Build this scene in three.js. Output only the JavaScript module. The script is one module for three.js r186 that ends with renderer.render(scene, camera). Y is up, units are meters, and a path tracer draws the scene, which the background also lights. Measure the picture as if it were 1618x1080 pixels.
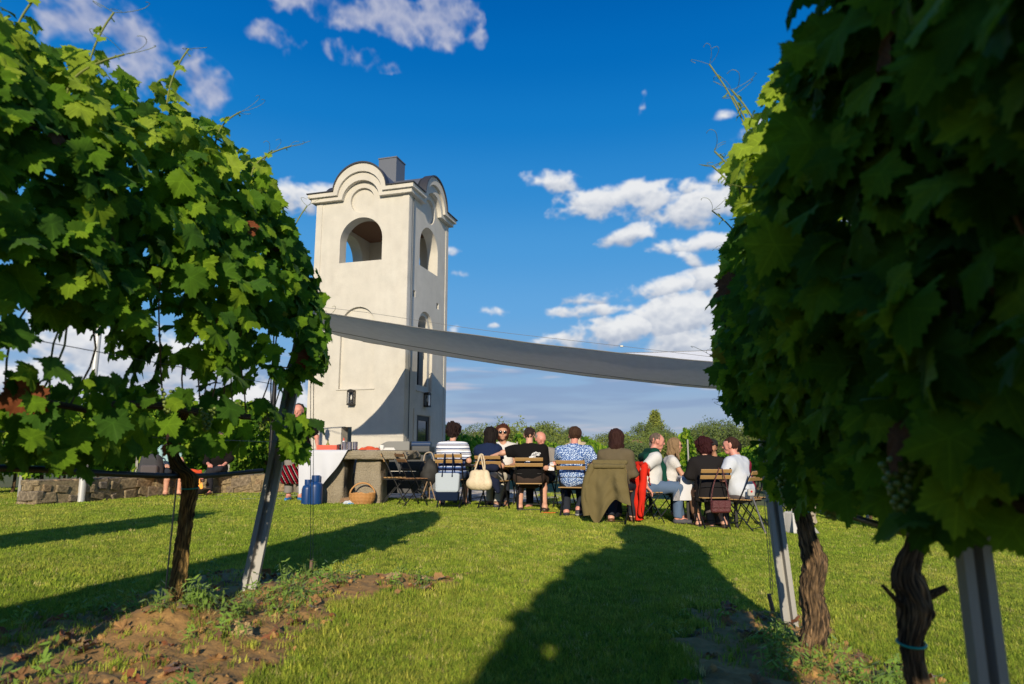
import * as THREE from 'three';
import { mergeGeometries, mergeVertices } from 'three/addons/utils/BufferGeometryUtils.js';
import { RoundedBoxGeometry } from 'three/addons/geometries/RoundedBoxGeometry.js';
import { ImprovedNoise } from 'three/addons/math/ImprovedNoise.js';

// ---------- camera, sun, exposure (x right, y up, the camera looks along -z; d below is the distance ahead, z = -d) ----------
const scene = new THREE.Scene();
const camera = new THREE.PerspectiveCamera(53.17, 1618 / 1080, 0.05, 3000);
camera.position.set(0, 0.85, 0);
camera.rotation.x = 9.42 * Math.PI / 180;
camera.setFocalLength(24); camera.filmGauge = 36; camera.fov = 53.17; camera.updateProjectionMatrix();
camera.focus = 9.5;
camera.userData.fStop = 3.2;
const renderer = new THREE.WebGLRenderer({ antialias: true });
renderer.toneMapping = THREE.LinearToneMapping;
renderer.toneMappingExposure = 1.0;
renderer.shadowMap.enabled = true;
const rad = (a) => a * Math.PI / 180;
const SUN_AZ = rad(3.2), SUN_EL = rad(21);               // the light travels forward and a little to the right
const toSun = new THREE.Vector3(-Math.sin(SUN_AZ) * Math.cos(SUN_EL), Math.sin(SUN_EL), Math.cos(SUN_AZ) * Math.cos(SUN_EL));
const sun = new THREE.DirectionalLight(new THREE.Color().setRGB(1, 0.87, 0.67), 5);
sun.name = 'sun'; sun.position.copy(toSun).multiplyScalar(60); sun.castShadow = true;
Object.assign(sun.shadow.camera, { left: -40, right: 40, top: 40, bottom: -40, near: 1, far: 200 }); sun.shadow.mapSize.set(4096, 4096);
scene.add(sun, sun.target);

// ---------- noise and random ----------
function mulberry(a) { return () => { a = (a + 0x6d2b79f5) | 0; let t = Math.imul(a ^ (a >>> 15), 1 | a); t = (t + Math.imul(t ^ (t >>> 7), 61 | t)) ^ t; return ((t ^ (t >>> 14)) >>> 0) / 4294967296; }; }
let rnd = mulberry(7);
const rr = (a, b) => a + (b - a) * rnd();
const IN = new ImprovedNoise(), n3 = (x, y, z) => IN.noise(x, y, z);
function fbm(x, y, z, o = 4) { let s = 0, a = 0.5; for (let i = 0; i < o; i++) { s += a * n3(x, y, z); x = x * 2.03 + 11.3; y = y * 2.03 + 4.7; z = z * 2.03 + 7.1; a *= 0.5; } return s; }
const clamp = THREE.MathUtils.clamp, lerp = THREE.MathUtils.lerp, sstep = THREE.MathUtils.smoothstep;
const lin = (r, g, b) => new THREE.Color().setRGB(r, g, b);
const srgb = (r, g, b) => new THREE.Color().setRGB(r / 255, g / 255, b / 255, THREE.SRGBColorSpace);

// ---------- sky: clear evening blue with scattered cumulus, one picture of the whole hemisphere ----------
{
  const W = 4096, H = 2048, data = new Float32Array(W * H * 4);
  const stops = [[-90, 120, 135, 150], [0, 166, 178, 194], [3, 160, 180, 204], [6, 142, 176, 212], [9, 118, 172, 220], [12, 100, 166, 222], [17, 76, 154, 217], [22, 48, 138, 209], [27, 20, 122, 199], [32, 4, 107, 187], [36, 0, 97, 177], [60, 0, 82, 158], [90, 0, 74, 148]]
    .map(([e, r, g, b]) => [e, srgb(r, g, b)]);
  const grad = (e, c) => { let i = 0; while (i < stops.length - 2 && stops[i + 1][0] < e) i++; const [a, ca] = stops[i], [b, cb] = stops[i + 1]; return c.lerpColors(ca, cb, sstep((e - a) / (b - a), 0, 1) * 0.5 + 0.5 * clamp((e - a) / (b - a), 0, 1)); };
  // azimuth, elevation, half width, half height (degrees), tilt, weight, 1 = crisp white cumulus, 0 = high grey wisps
  const blobs = [[-33.9,29.7,4.4,2.2,12,0.9,0],[-30.2,27.4,3.6,2,25,0.9,0],[-26.4,27.8,2.5,1.4,30,0.8,0],[-36.1,30,2.5,1.1,0,0.8,0],[-15.4,34.8,7.7,1.4,3,1,0],[-9.8,34.1,4.7,1.5,8,1,0],[-6.1,34.9,2.3,1.8,20,1,0],[-21,31.8,1.9,0.8,8,0.8,0],[-19.7,30.9,0.7,0.9,30,0.6,0],[-13.3,31.4,2.7,0.8,5,0.65,0],[-3.5,33.3,1,0.7,-10,0.7,0],[-22.5,29.1,1,0.2,5,0.5,0],[-10.8,32.8,1.4,0.4,0,0.5,0],
    [4.2,22.5,2.6,0.8,8,0.7,1],[9.7,20.9,4.4,1.4,0,1.1,1],[6.2,20.2,2.4,0.7,-5,0.8,1],[15.1,21.5,1,0.6,0,0.8,1],[16,19.8,4.3,1.4,-14,1.1,1],[10.7,18.2,2.9,0.7,-18,0.9,1],[19,22,2.1,1,-20,0.9,1],[18.2,26.5,0.9,0.4,0,0.6,1],[11.6,28.1,0.3,0.8,15,0.55,1],[20.2,25.2,1.1,0.7,-30,0.6,1],[16.2,17,3.7,0.7,0,0.9,1],[15.2,15.8,1.6,0.5,28,0.7,1],
    [12.1,13.6,6.3,0.8,-7,1,1],[17.3,14.1,2.9,1.2,-8,1.1,1],[6.8,12,4,0.5,-3,0.8,1],[2.2,11.4,1.6,0.3,0,0.6,1],[-1.8,12,1.2,0.4,3,0.7,1],[9.7,10.3,6.4,1.2,-8,1.1,1],[14.1,11.2,4.3,2.1,-15,1.25,1],[17.9,12,2.4,2.8,0,1.25,1],[15.8,9.3,5.9,1.4,0,1.2,1],[-4.8,15.1,1,0.4,0,0.7,1],[-5.3,16.9,0.7,0.3,0,0.5,1],[-5.2,10.4,0.7,0.4,0,0.6,1],[-1.5,10.8,0.6,0.2,0,0.5,1],[-18.3,20.4,3,1.2,-8,1,1],[-21,20.1,1.9,0.8,0,0.8,1],[-9.4,22.1,1,0.3,0,0.5,1],
    [-28.9,7.3,7.7,2.1,6,1.1,1],[-34.2,5.2,5.2,1.7,0,1,1],[-21.6,3.8,6,1.5,-5,1,1],[25.1,13.9,6.9,3.3,-10,1.1,1],[32,18.9,6.2,2.6,-15,1,1],[-44.8,17.9,4.5,2.2,-15,1,1],[37,25.4,3.2,2.4,0,0.9,0]];
  rnd = mulberry(91);
  for (let i = 0; i < 130; i++) {                                    // the same kind of clouds all the way round
    const a = rr(46, 312), e = 6 + 48 * rnd() ** 1.4, s = rr(0.8, 2.4), high = e > 26 && rnd() < 0.6;
    blobs.push([a > 180 ? a - 360 : a, e, s * rr(1.2, 3), s * rr(0.5, 0.8), rr(-20, 20), rr(0.7, 1.15), high ? 0 : 1]);
  }
  const field = [new Float32Array(W * H / 2), new Float32Array(W * H / 2)], high = new Float32Array(W * H / 2), dpp = 360 / W;
  const colOf = (a) => (a / 360 + 0.25) * W;
  for (const [a, e, rx, ry, t, w, k] of blobs) {
    const R = Math.max(rx, ry) * 1.9, ct = Math.cos(rad(t)), st = Math.sin(rad(t)), ce = Math.cos(rad(e)), f = field[k];
    for (let r = Math.max(0, Math.floor((e - R) / dpp)); r < Math.min(H / 2, (e + R) / dpp); r++) {
      for (let c = Math.floor(colOf(a - R / ce)); c < colOf(a + R / ce); c++) {
        const dx = ((c + 0.5 - colOf(a)) * dpp) * ce, dy = (r + 0.5) * dpp - e;
        const p = (dx * ct - dy * st) / rx, q = (dx * st + dy * ct) / ry, m = w * (1 - (p * p + q * q) * 0.55), i = r * W + ((c % W) + W) % W;
        if (m > f[i]) { f[i] = m; high[i] = clamp(dy / ry, -1.6, 1.6); } else if (m > 0) f[i] = Math.min(1.6, f[i] + m * 0.15);
      }
    }
  }
  const c = new THREE.Color(), white = srgb(240, 240, 240), grey = srgb(126, 146, 178), wisp = srgb(196, 198, 214), wispDark = srgb(128, 146, 190), pink = srgb(205, 200, 208), slate = srgb(134, 156, 192);
  const puff = (u, v, z) => { let s = 0, a = 0.55; for (let i = 0; i < 5; i++) { s += a * (1 - Math.abs(n3(u, v, z)) * 2.2); u = u * 2.07 + 3.1; v = v * 2.07 + 8.3; a *= 0.5; } return s; };
  const lc = new THREE.Color();
  const below = srgb(120, 130, 120);
  for (let r = 0; r < H; r++) {
    const e = (r + 0.5) / H * 180 - 90, up = rad(e), ce = Math.cos(up), y = Math.sin(up);
    for (let col = 0; col < W; col++) {
      const i = (r * W + col) * 4;
      if (e < 0) { data[i] = below.r; data[i + 1] = below.g; data[i + 2] = below.b; data[i + 3] = 1; continue; }
      grad(e, c);
      const j = (r - H / 2) * W + col;
      if (e < 62) {
        const az = ((col + 0.5) / W - 0.5) * 2 * Math.PI, x = Math.cos(az) * ce, z = Math.sin(az) * ce;
        // low bands of stratus
        if (e < 10) {
          const b = fbm(x * 5.5 + 3, y * 55, z * 5.5, 4) + 0.12 * n3(x * 3, y * 14, z * 3 + 9), band = sstep(e, 0, 1.6) * (1 - sstep(e, 6.2, 10));
          const m = sstep(b, -0.1, 0.22) * band;
          c.lerp(slate, m * 0.55);
          c.lerp(pink, sstep(fbm(x * 6.5 + 9, y * 70, z * 6.5 + 2, 4), 0.02, 0.26) * band * 0.75);
        }
        const h0 = field[0][j], h1 = field[1][j];
        if (h0 > 0) {
          const q = puff(x * 13, y * 13, z * 13), q2 = puff(x * 40 + 5, y * 40, z * 40), d = sstep(h0 * 0.95 + (q - 0.55) * 1.2 + (q2 - 0.55) * 0.4, 0.22, 1.05);
          c.lerp(lerpC(wispDark, wisp, clamp(0.2 + (q2 - 0.3) * 0.9 + (q - 0.5) * 0.6, 0, 1)), d * 0.82);
        }
        if (h1 > 0) {
          const wx = 0.03 * n3(x * 14, y * 30, z * 14), q = puff(x * 17 + wx * 9, y * 24, z * 17 - wx * 9), fine = puff(x * 60 + 2, y * 80, z * 60), v = h1 * 1.0 + (q - 0.6) * 1.0 + (fine - 0.6) * 0.2, d = sstep(v, 0.12, 0.82);
          if (d > 0) {
            const above = fieldAt(j + 9 * W), q2 = puff(x * 17, (y + 0.014) * 24, z * 17);
            const lit = clamp(0.62 + high[j] * 0.36 + (v - (above * 1.0 + (q2 - 0.6) * 1.0)) * 0.42 + (fine - 0.6) * 0.2, 0, 1);
            const col2 = lerpC(grey, white, 0.22 + 0.78 * lit);
            c.lerp(col2, d * 0.94);
          }
        }
      }
      data[i] = c.r; data[i + 1] = c.g; data[i + 2] = c.b; data[i + 3] = 1;
    }
  }
  function fieldAt(k) { return k < field[1].length ? field[1][k] : 0; }
  function lerpC(a, b, t) { return lc.lerpColors(a, b, t); }

  const tex = new THREE.DataTexture(data, W, H, THREE.RGBAFormat, THREE.FloatType);
  tex.mapping = THREE.EquirectangularReflectionMapping; tex.magFilter = THREE.LinearFilter; tex.needsUpdate = true;
  scene.background = tex; scene.environment = tex;
}

// ---------- helpers ----------
const taken = new Map();
function numbered(name) { const n = taken.get(name) ?? 0; taken.set(name, n + 1); return n ? name + '_' + String(n).padStart(3, '0') : name; }
const V = (x, y, d) => new THREE.Vector3(x, y, -d);
function shade(o) { o.traverse((m) => { if (m.isMesh) { m.castShadow = true; m.receiveShadow = true; } }); return o; }
function thing(name, label, category, pos = [0, 0, 0], turn = 0, group, kind) {
  const o = new THREE.Group(); o.name = numbered(name); o.position.set(...pos); o.rotation.y = turn; scene.add(o);
  o.userData = { label, category }; if (group) o.userData.group = group; if (kind) o.userData.kind = kind;
  return o;
}
function part(name, geo, mat, parent, label) { const m = new THREE.Mesh(geo, mat); m.name = name; parent.add(m); m.castShadow = m.receiveShadow = true; if (label) m.userData.label = label; return m; }
function single(name, geo, mat, label, category, group, kind) {
  const m = new THREE.Mesh(geo, mat); m.name = numbered(name); m.castShadow = m.receiveShadow = true; m.userData = { label, category }; if (group) m.userData.group = group; if (kind) m.userData.kind = kind; scene.add(m); return m;
}
function mergeG(list) { const l = list.map((g) => { g = g.index ? g.toNonIndexed() : g; for (const k of Object.keys(g.attributes)) if (!['position', 'normal', 'uv'].includes(k)) g.deleteAttribute(k); if (!g.attributes.uv) g.setAttribute('uv', new THREE.BufferAttribute(new Float32Array(g.attributes.position.count * 2), 2)); return g; }); return mergeGeometries(l); }
const box = (w, h, d, x = 0, y = 0, z = 0) => new THREE.BoxGeometry(w, h, d).translate(x, y, z);
const rbox = (w, h, d, r, x = 0, y = 0, z = 0, s = 2) => new RoundedBoxGeometry(w, h, d, s, r).translate(x, y, z);
const cyl = (r0, r1, h, x = 0, y = 0, z = 0, n = 16) => new THREE.CylinderGeometry(r0, r1, h, n).translate(x, y, z);
const lathe = (pts, n = 24) => new THREE.LatheGeometry(pts.map(([r, y]) => new THREE.Vector2(r, y)), n);
function rod(a, b, r, n = 8, r2 = r) {                                 // straight bar between two points
  a = new THREE.Vector3(...a); b = new THREE.Vector3(...b); const l = a.distanceTo(b);
  const g = new THREE.CylinderGeometry(r2, r, l, n); g.translate(0, l / 2, 0);
  g.applyQuaternion(new THREE.Quaternion().setFromUnitVectors(new THREE.Vector3(0, 1, 0), b.clone().sub(a).normalize())); return g.translate(a.x, a.y, a.z);
}
function bar(a, b, w, t) {                                             // flat bar: w across x, t the other way
  a = new THREE.Vector3(...a); b = new THREE.Vector3(...b); const l = a.distanceTo(b), g = new THREE.BoxGeometry(w, l, t).translate(0, l / 2, 0);
  g.applyQuaternion(new THREE.Quaternion().setFromUnitVectors(new THREE.Vector3(0, 1, 0), b.clone().sub(a).normalize())); return g.translate(a.x, a.y, a.z);
}
const tube = (pts, r, seg = 24, n = 6, closed = false) => new THREE.TubeGeometry(new THREE.CatmullRomCurve3(pts.map((p) => p.isVector3 ? p : new THREE.Vector3(...p)), closed), seg, r, n, closed);
function tex2(w, h, f, srgbOut = true, repeat = [1, 1]) {               // f(u, v) -> [r, g, b] in 0..1 (display values when srgbOut)
  const d = new Uint8Array(w * h * 4);
  for (let y = 0; y < h; y++) for (let x = 0; x < w; x++) { const c = f((x + 0.5) / w, (y + 0.5) / h), i = (y * w + x) * 4; d[i] = clamp(c[0], 0, 1) * 255; d[i + 1] = clamp(c[1], 0, 1) * 255; d[i + 2] = clamp(c[2], 0, 1) * 255; d[i + 3] = 255; }
  const t = new THREE.DataTexture(d, w, h); t.wrapS = t.wrapT = THREE.RepeatWrapping; t.magFilter = THREE.LinearFilter; t.minFilter = THREE.LinearMipmapLinearFilter; t.generateMipmaps = true; t.needsUpdate = true;
  if (srgbOut) t.colorSpace = THREE.SRGBColorSpace; t.repeat.set(...repeat); return t;
}
// noise that repeats without a seam: blend of four shifted copies
function tiled(f, per) { return (u, v) => { const a = u * per, b = v * per, s = u, t = v; return f(a, b) * (1 - s) * (1 - t) + f(a - per, b) * s * (1 - t) + f(a, b - per) * (1 - s) * t + f(a - per, b - per) * s * t; }; }
const std = (color, roughness = 0.8, more = {}) => new THREE.MeshStandardMaterial({ color, roughness, ...more });
const phys = (color, roughness = 0.8, more = {}) => new THREE.MeshPhysicalMaterial({ color, roughness, ...more });
function uvBox(g, s = 1) {                                             // uv in metres from position by the main direction of the normal
  g = g.index ? g.toNonIndexed() : g; const p = g.attributes.position, n = g.attributes.normal, uv = new Float32Array(p.count * 2);
  for (let i = 0; i < p.count; i += 3) {
    let ax = 0, ay = 0, az = 0; for (let k = 0; k < 3; k++) { ax += Math.abs(n.getX(i + k)); ay += Math.abs(n.getY(i + k)); az += Math.abs(n.getZ(i + k)); }
    for (let k = i; k < i + 3; k++) { const x = p.getX(k), y = p.getY(k), z = p.getZ(k); uv[k * 2] = (ax > ay && ax > az ? z : x) * s; uv[k * 2 + 1] = (ay > ax && ay > az ? z : y) * s; }
  }
  g.setAttribute('uv', new THREE.BufferAttribute(uv, 2)); return g;
}
const noiseTex = (() => { const f = tiled((x, y) => fbm(x, y, 0.5, 5), 8), g = tiled((x, y) => fbm(x * 4, y * 4, 3.5, 3), 8); return tex2(512, 512, (u, v) => { const a = 0.5 + 0.55 * f(u, v) + 0.3 * g(u, v); return [a, a, a]; }, false); })();
const bumpAt = (repeat) => { const t = noiseTex.clone(); t.repeat.set(repeat, repeat); t.needsUpdate = true; return t; };
const sp = (t, w = 0.5) => (t / w > 30 ? t : w * Math.log1p(Math.exp(t / w)));

// ---------- ground ----------
const ROW = 0.222;                                                    // the vine rows lean this much to the right per metre ahead
const rowL = (d) => -1.62 + ROW * (d - 3.48), rowR = (d) => 1.35 + ROW * (d - 3.27);
const plain = (x, d) => {
  let y = 0.037 - 0.062 * sp(Math.min(x, 9 + 0.0 * x) + 0.75);
  if (d > 24) y -= 0.018 * sp(d - 34, 8) ;
  if (d > 24 && x > 9) y -= 0.01 * Math.min(60, x - 9) * sstep(d, 24, 60);
  return y;
};
function soilness(x, d) {                                              // 0 lawn .. 1 bare soil, under the vine rows
  let s = 0;
  for (const [f, end, wl, wr] of [[rowL, 4.95, 0.7, 0.82], [rowR, 4.35, 0.62, 0.36]]) {
    const o = x - f(d), w = o < 0 ? wl : wr, wob = 0.26 * n3(x * 1.4, d * 1.4, 2) + 0.16 * n3(x * 5, d * 5, 4);
    const e = sstep(w + wob - Math.abs(o), -0.1, 0.22) * sstep(end + wob * 1.3 - d, -0.12, 0.25);
    s = Math.max(s, e);
  }
  return s;
}
function ground(x, d) {
  let y = plain(x, d);
  if (d > -1 && d < 7 && Math.abs(x) < 5) {
    const s = soilness(x, d);
    if (s > 0) {
      let m = 0.03 * s + s * (0.022 * n3(x * 3.5, d * 3.5, 1) + 0.022 * Math.abs(n3(x * 9, d * 9, 5)) + 0.02 * Math.abs(n3(x * 21, d * 21, 6)) + 0.008 * n3(x * 34, d * 34, 3));
      for (const [tx, td, h] of [[-1.6, 3.4, 0.1], [1.35, 3.22, 0.05], [-1.42, 4.25, 0.03], [1.5, 3.95, 0.03]]) m += h * Math.exp(-((x - tx) ** 2 + (d - td) ** 2) / 0.045);
      y += m;
    }
    y += 0.008 * n3(x * 1.2, d * 1.2, 8);
  }
  return y;
}
{
  const axis = (list) => { const out = []; for (const [a, b, s] of list) { const n = Math.max(1, Math.round((b - a) / s)); for (let i = 0; i < n; i++) out.push(a + (b - a) * i / n); } out.push(list.at(-1)[1]); return out; };
  const xs = axis([[-900, -200, 100], [-200, -60, 20], [-60, -20, 4], [-20, -6, 0.7], [-6, -3, 0.15], [-3, 2.6, 0.025], [2.6, 6, 0.15], [6, 20, 0.7], [20, 60, 4], [60, 200, 20], [200, 900, 100]]);
  const ds = axis([[-60, -10, 5], [-10, 1.2, 0.4], [1.2, 5.4, 0.025], [5.4, 9, 0.15], [9, 24, 0.6], [24, 60, 3], [60, 200, 15], [200, 1200, 100]]);
  const nx = xs.length, nd = ds.length, pos = new Float32Array(nx * nd * 3), col = new Float32Array(nx * nd * 3), uv = new Float32Array(nx * nd * 2), idx = [];
  const soil = lin(0.5, 0.29, 0.1), soilDark = lin(0.3, 0.165, 0.055), grass = lin(0.11, 0.13, 0.022), dry = lin(0.2, 0.17, 0.055), far = lin(0.1, 0.13, 0.025), c = new THREE.Color();
  for (let j = 0, k = 0; j < nd; j++) for (let i = 0; i < nx; i++, k++) {
    const x = xs[i], d = ds[j]; pos.set([x, ground(x, d), -d], k * 3); uv.set([x, d], k * 2);
    const s = soilness(x, d), n = 0.5 + n3(x * 0.7, d * 0.7, 3) * 0.6 + n3(x * 3, d * 3, 9) * 0.3;
    c.lerpColors(grass, dry, clamp(n * 0.6, 0, 1)); if (d > 20) c.lerp(far, sstep(d, 20, 40));
    if (s > 0) c.lerp(lerpS(clamp(0.45 + n3(x * 6, d * 6, 12) * 0.7, 0, 1)), sstep(s, 0.25, 0.7));
    col.set([c.r, c.g, c.b], k * 3);
    if (i < nx - 1 && j < nd - 1) idx.push(k, k + 1, k + nx, k + 1, k + nx + 1, k + nx);
  }
  function lerpS(t) { return new THREE.Color().lerpColors(soilDark, soil, t); }
  const g = new THREE.BufferGeometry(); g.setAttribute('position', new THREE.BufferAttribute(pos, 3)); g.setAttribute('color', new THREE.BufferAttribute(col, 3)); g.setAttribute('uv', new THREE.BufferAttribute(uv, 2)); g.setIndex(idx); g.computeVertexNormals();
  const f = tiled((a, b) => fbm(a * 3, b * 3, 0.7, 5), 8);
  const t = tex2(1024, 1024, (u, v) => { const a = 0.86 + 0.5 * f(u, v); return [a, a, a * 0.98]; }, false);
  const m = std(0xffffff, 1, { vertexColors: true, map: t, bumpMap: bumpAt(2.5), bumpScale: 0.012 });
  single('lawn', g, m, 'mown lawn with bare soil strips under the vines, reaching to the fields', 'lawn', undefined, 'structure');
}
const onGround = (x, d, y = 0) => [x, ground(x, d) + y, -d];

// ---------- grass: tufts of blades, too many to count ----------
function tuft(n, r, h, seed, wide = 0.0022) {
  rnd = mulberry(seed); const p = [], nn = [];
  for (let i = 0; i < n; i++) {
    const a = rnd() * 6.283, q = r * Math.sqrt(rnd()), x = Math.cos(a) * q, z = Math.sin(a) * q, t = rnd() * 6.283, bend = rr(0.15, 0.85) * h, hh = h * rr(0.55, 1.1), w = wide * rr(0.7, 1.3);
    const dx = Math.cos(t), dz = Math.sin(t), sx = -dz * w, sz = dx * w;
    const m = [x + dx * bend * 0.3, hh * 0.55, z + dz * bend * 0.3], e = [x + dx * bend, hh, z + dz * bend];
    const A = [x - sx, -0.005, z - sz], B = [x + sx, -0.005, z + sz], C = [m[0] - sx * 0.9, m[1], m[2] - sz * 0.9], D = [m[0] + sx * 0.9, m[1], m[2] + sz * 0.9];
    p.push(...A, ...B, ...C, ...B, ...D, ...C, ...C, ...D, ...e);
  }
  const g = new THREE.BufferGeometry(); g.setAttribute('position', new THREE.BufferAttribute(new Float32Array(p), 3)); g.computeVertexNormals(); return g;
}
{
  const mat = phys(0xffffff, 0.9, { transmission: 0.35, side: THREE.DoubleSide, specularIntensity: 0.35 });
  const bands = [[1.9, 4.2, 2600, 0.045, 0.034, 16, 0.0019, 0.92], [4.2, 7, 1300, 0.055, 0.034, 18, 0.0024, 0.86], [7, 11, 600, 0.08, 0.034, 22, 0.0034, 0.86], [11, 17, 260, 0.11, 0.036, 26, 0.005, 0.9]];
  const lawnGrass = thing('grass', 'short mown grass covering the lawn between the vine rows', 'grass', [0, 0, 0], 0, undefined, 'stuff');
  const green = lin(0.31, 0.42, 0.035), yellow = lin(0.55, 0.54, 0.085), deep = lin(0.16, 0.26, 0.02), straw = lin(0.6, 0.5, 0.2), c = new THREE.Color(), M = new THREE.Matrix4(), Q = new THREE.Quaternion(), E = new THREE.Euler(), S = new THREE.Vector3(), P = new THREE.Vector3();
  bands.forEach(([d0, d1, dens, r, h, blades, wide, spread], bi) => {
    for (let v = 0; v < 3; v++) {
      const geo = tuft(blades, r, h, 50 + bi * 7 + v, wide), list = []; rnd = mulberry(900 + bi * 10 + v);
      const wmax = spread * d1, area = 2 * wmax * (d1 - d0), n = Math.floor(area * dens / 3);
      for (let i = 0; i < n; i++) {
        const d = rr(d0, d1), x = rr(-wmax, wmax); if (Math.abs(x) > spread * d) continue;
        if (d > 12.7 && x > -4.4 && x < 0.6 && d - 12.7 > -0.3 * (x + 1)) continue;
        const s = d < 5.6 ? soilness(x, d) : 0, keep = 1 - sstep(s, 0.08, 0.6) * 0.965; if (rnd() > keep) continue;
        const patch = n3(x * 0.55, d * 0.55, 5) + 0.6 * n3(x * 2.1, d * 2.1, 6) + 0.35 * n3(x * 6, d * 6, 2), hgt = rr(0.7, 1.2) * (1 + 0.35 * n3(x * 1.7, d * 1.7, 1)) * (s > 0.02 && s < 0.5 ? 1.35 : 1);
        E.set(rr(-0.2, 0.2), rnd() * 6.28, rr(-0.2, 0.2)); M.compose(P.set(x, ground(x, d), -d), Q.setFromEuler(E), S.set(rr(0.8, 1.2), hgt, rr(0.8, 1.2)));
        c.lerpColors(green, yellow, clamp(0.32 + patch * 0.8 + rr(-0.5, 0.5), 0, 1)); if (rnd() < 0.4) c.lerp(deep, rr(0.3, 1)); if (rnd() < 0.05) c.lerp(straw, rr(0.5, 1)); c.multiplyScalar(rr(0.68, 1.3));
        list.push([M.clone(), c.clone()]);
      }
      const im = new THREE.InstancedMesh(geo, mat, list.length); list.forEach(([m, k], i) => { im.setMatrixAt(i, m); im.setColorAt(i, k); });
      im.name = 'grass_blades'; im.castShadow = im.receiveShadow = true; im.userData.kind = 'stuff'; lawnGrass.add(im);
    }
  });
}

// ---------- tower ----------
const plasterTex = (() => { const f = tiled((a, b) => fbm(a * 1.5, b * 1.5, 1.7, 5), 6), g = tiled((a, b) => fbm(a * 12, b * 12, 5.7, 2), 6), st = tiled((a, b) => n3(a * 3, b * 0.5, 9), 6);
  return tex2(1024, 1024, (u, v) => { const a = 0.94 + 0.18 * f(u, v) + 0.08 * g(u, v) + 0.08 * st(u, v); return [a, a * (0.995 + 0.02 * f(v, u)), a * (0.985 + 0.03 * f(v, u))]; }, false, [0.4, 0.4]); })();
const plaster = std(lin(0.59, 0.56, 0.49), 0.95, { map: plasterTex, bumpMap: bumpAt(3), bumpScale: 0.004 });
const zinc = std(lin(0.14, 0.15, 0.17), 0.5, { metalness: 0.35, bumpMap: bumpAt(1.5), bumpScale: 0.001 });
const blackIron = std(lin(0.012, 0.012, 0.013), 0.45, { metalness: 0.4 });
const TW = 2.45, TA = rad(16.5), tC = [-2.42, 15.3];                  // side, turn, near corner (x, d)
const tower = thing('bell_tower', 'tall cream plastered bell tower with arched openings and curved gables', 'tower', [tC[0], 0.0, -tC[1]], 0);
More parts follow.
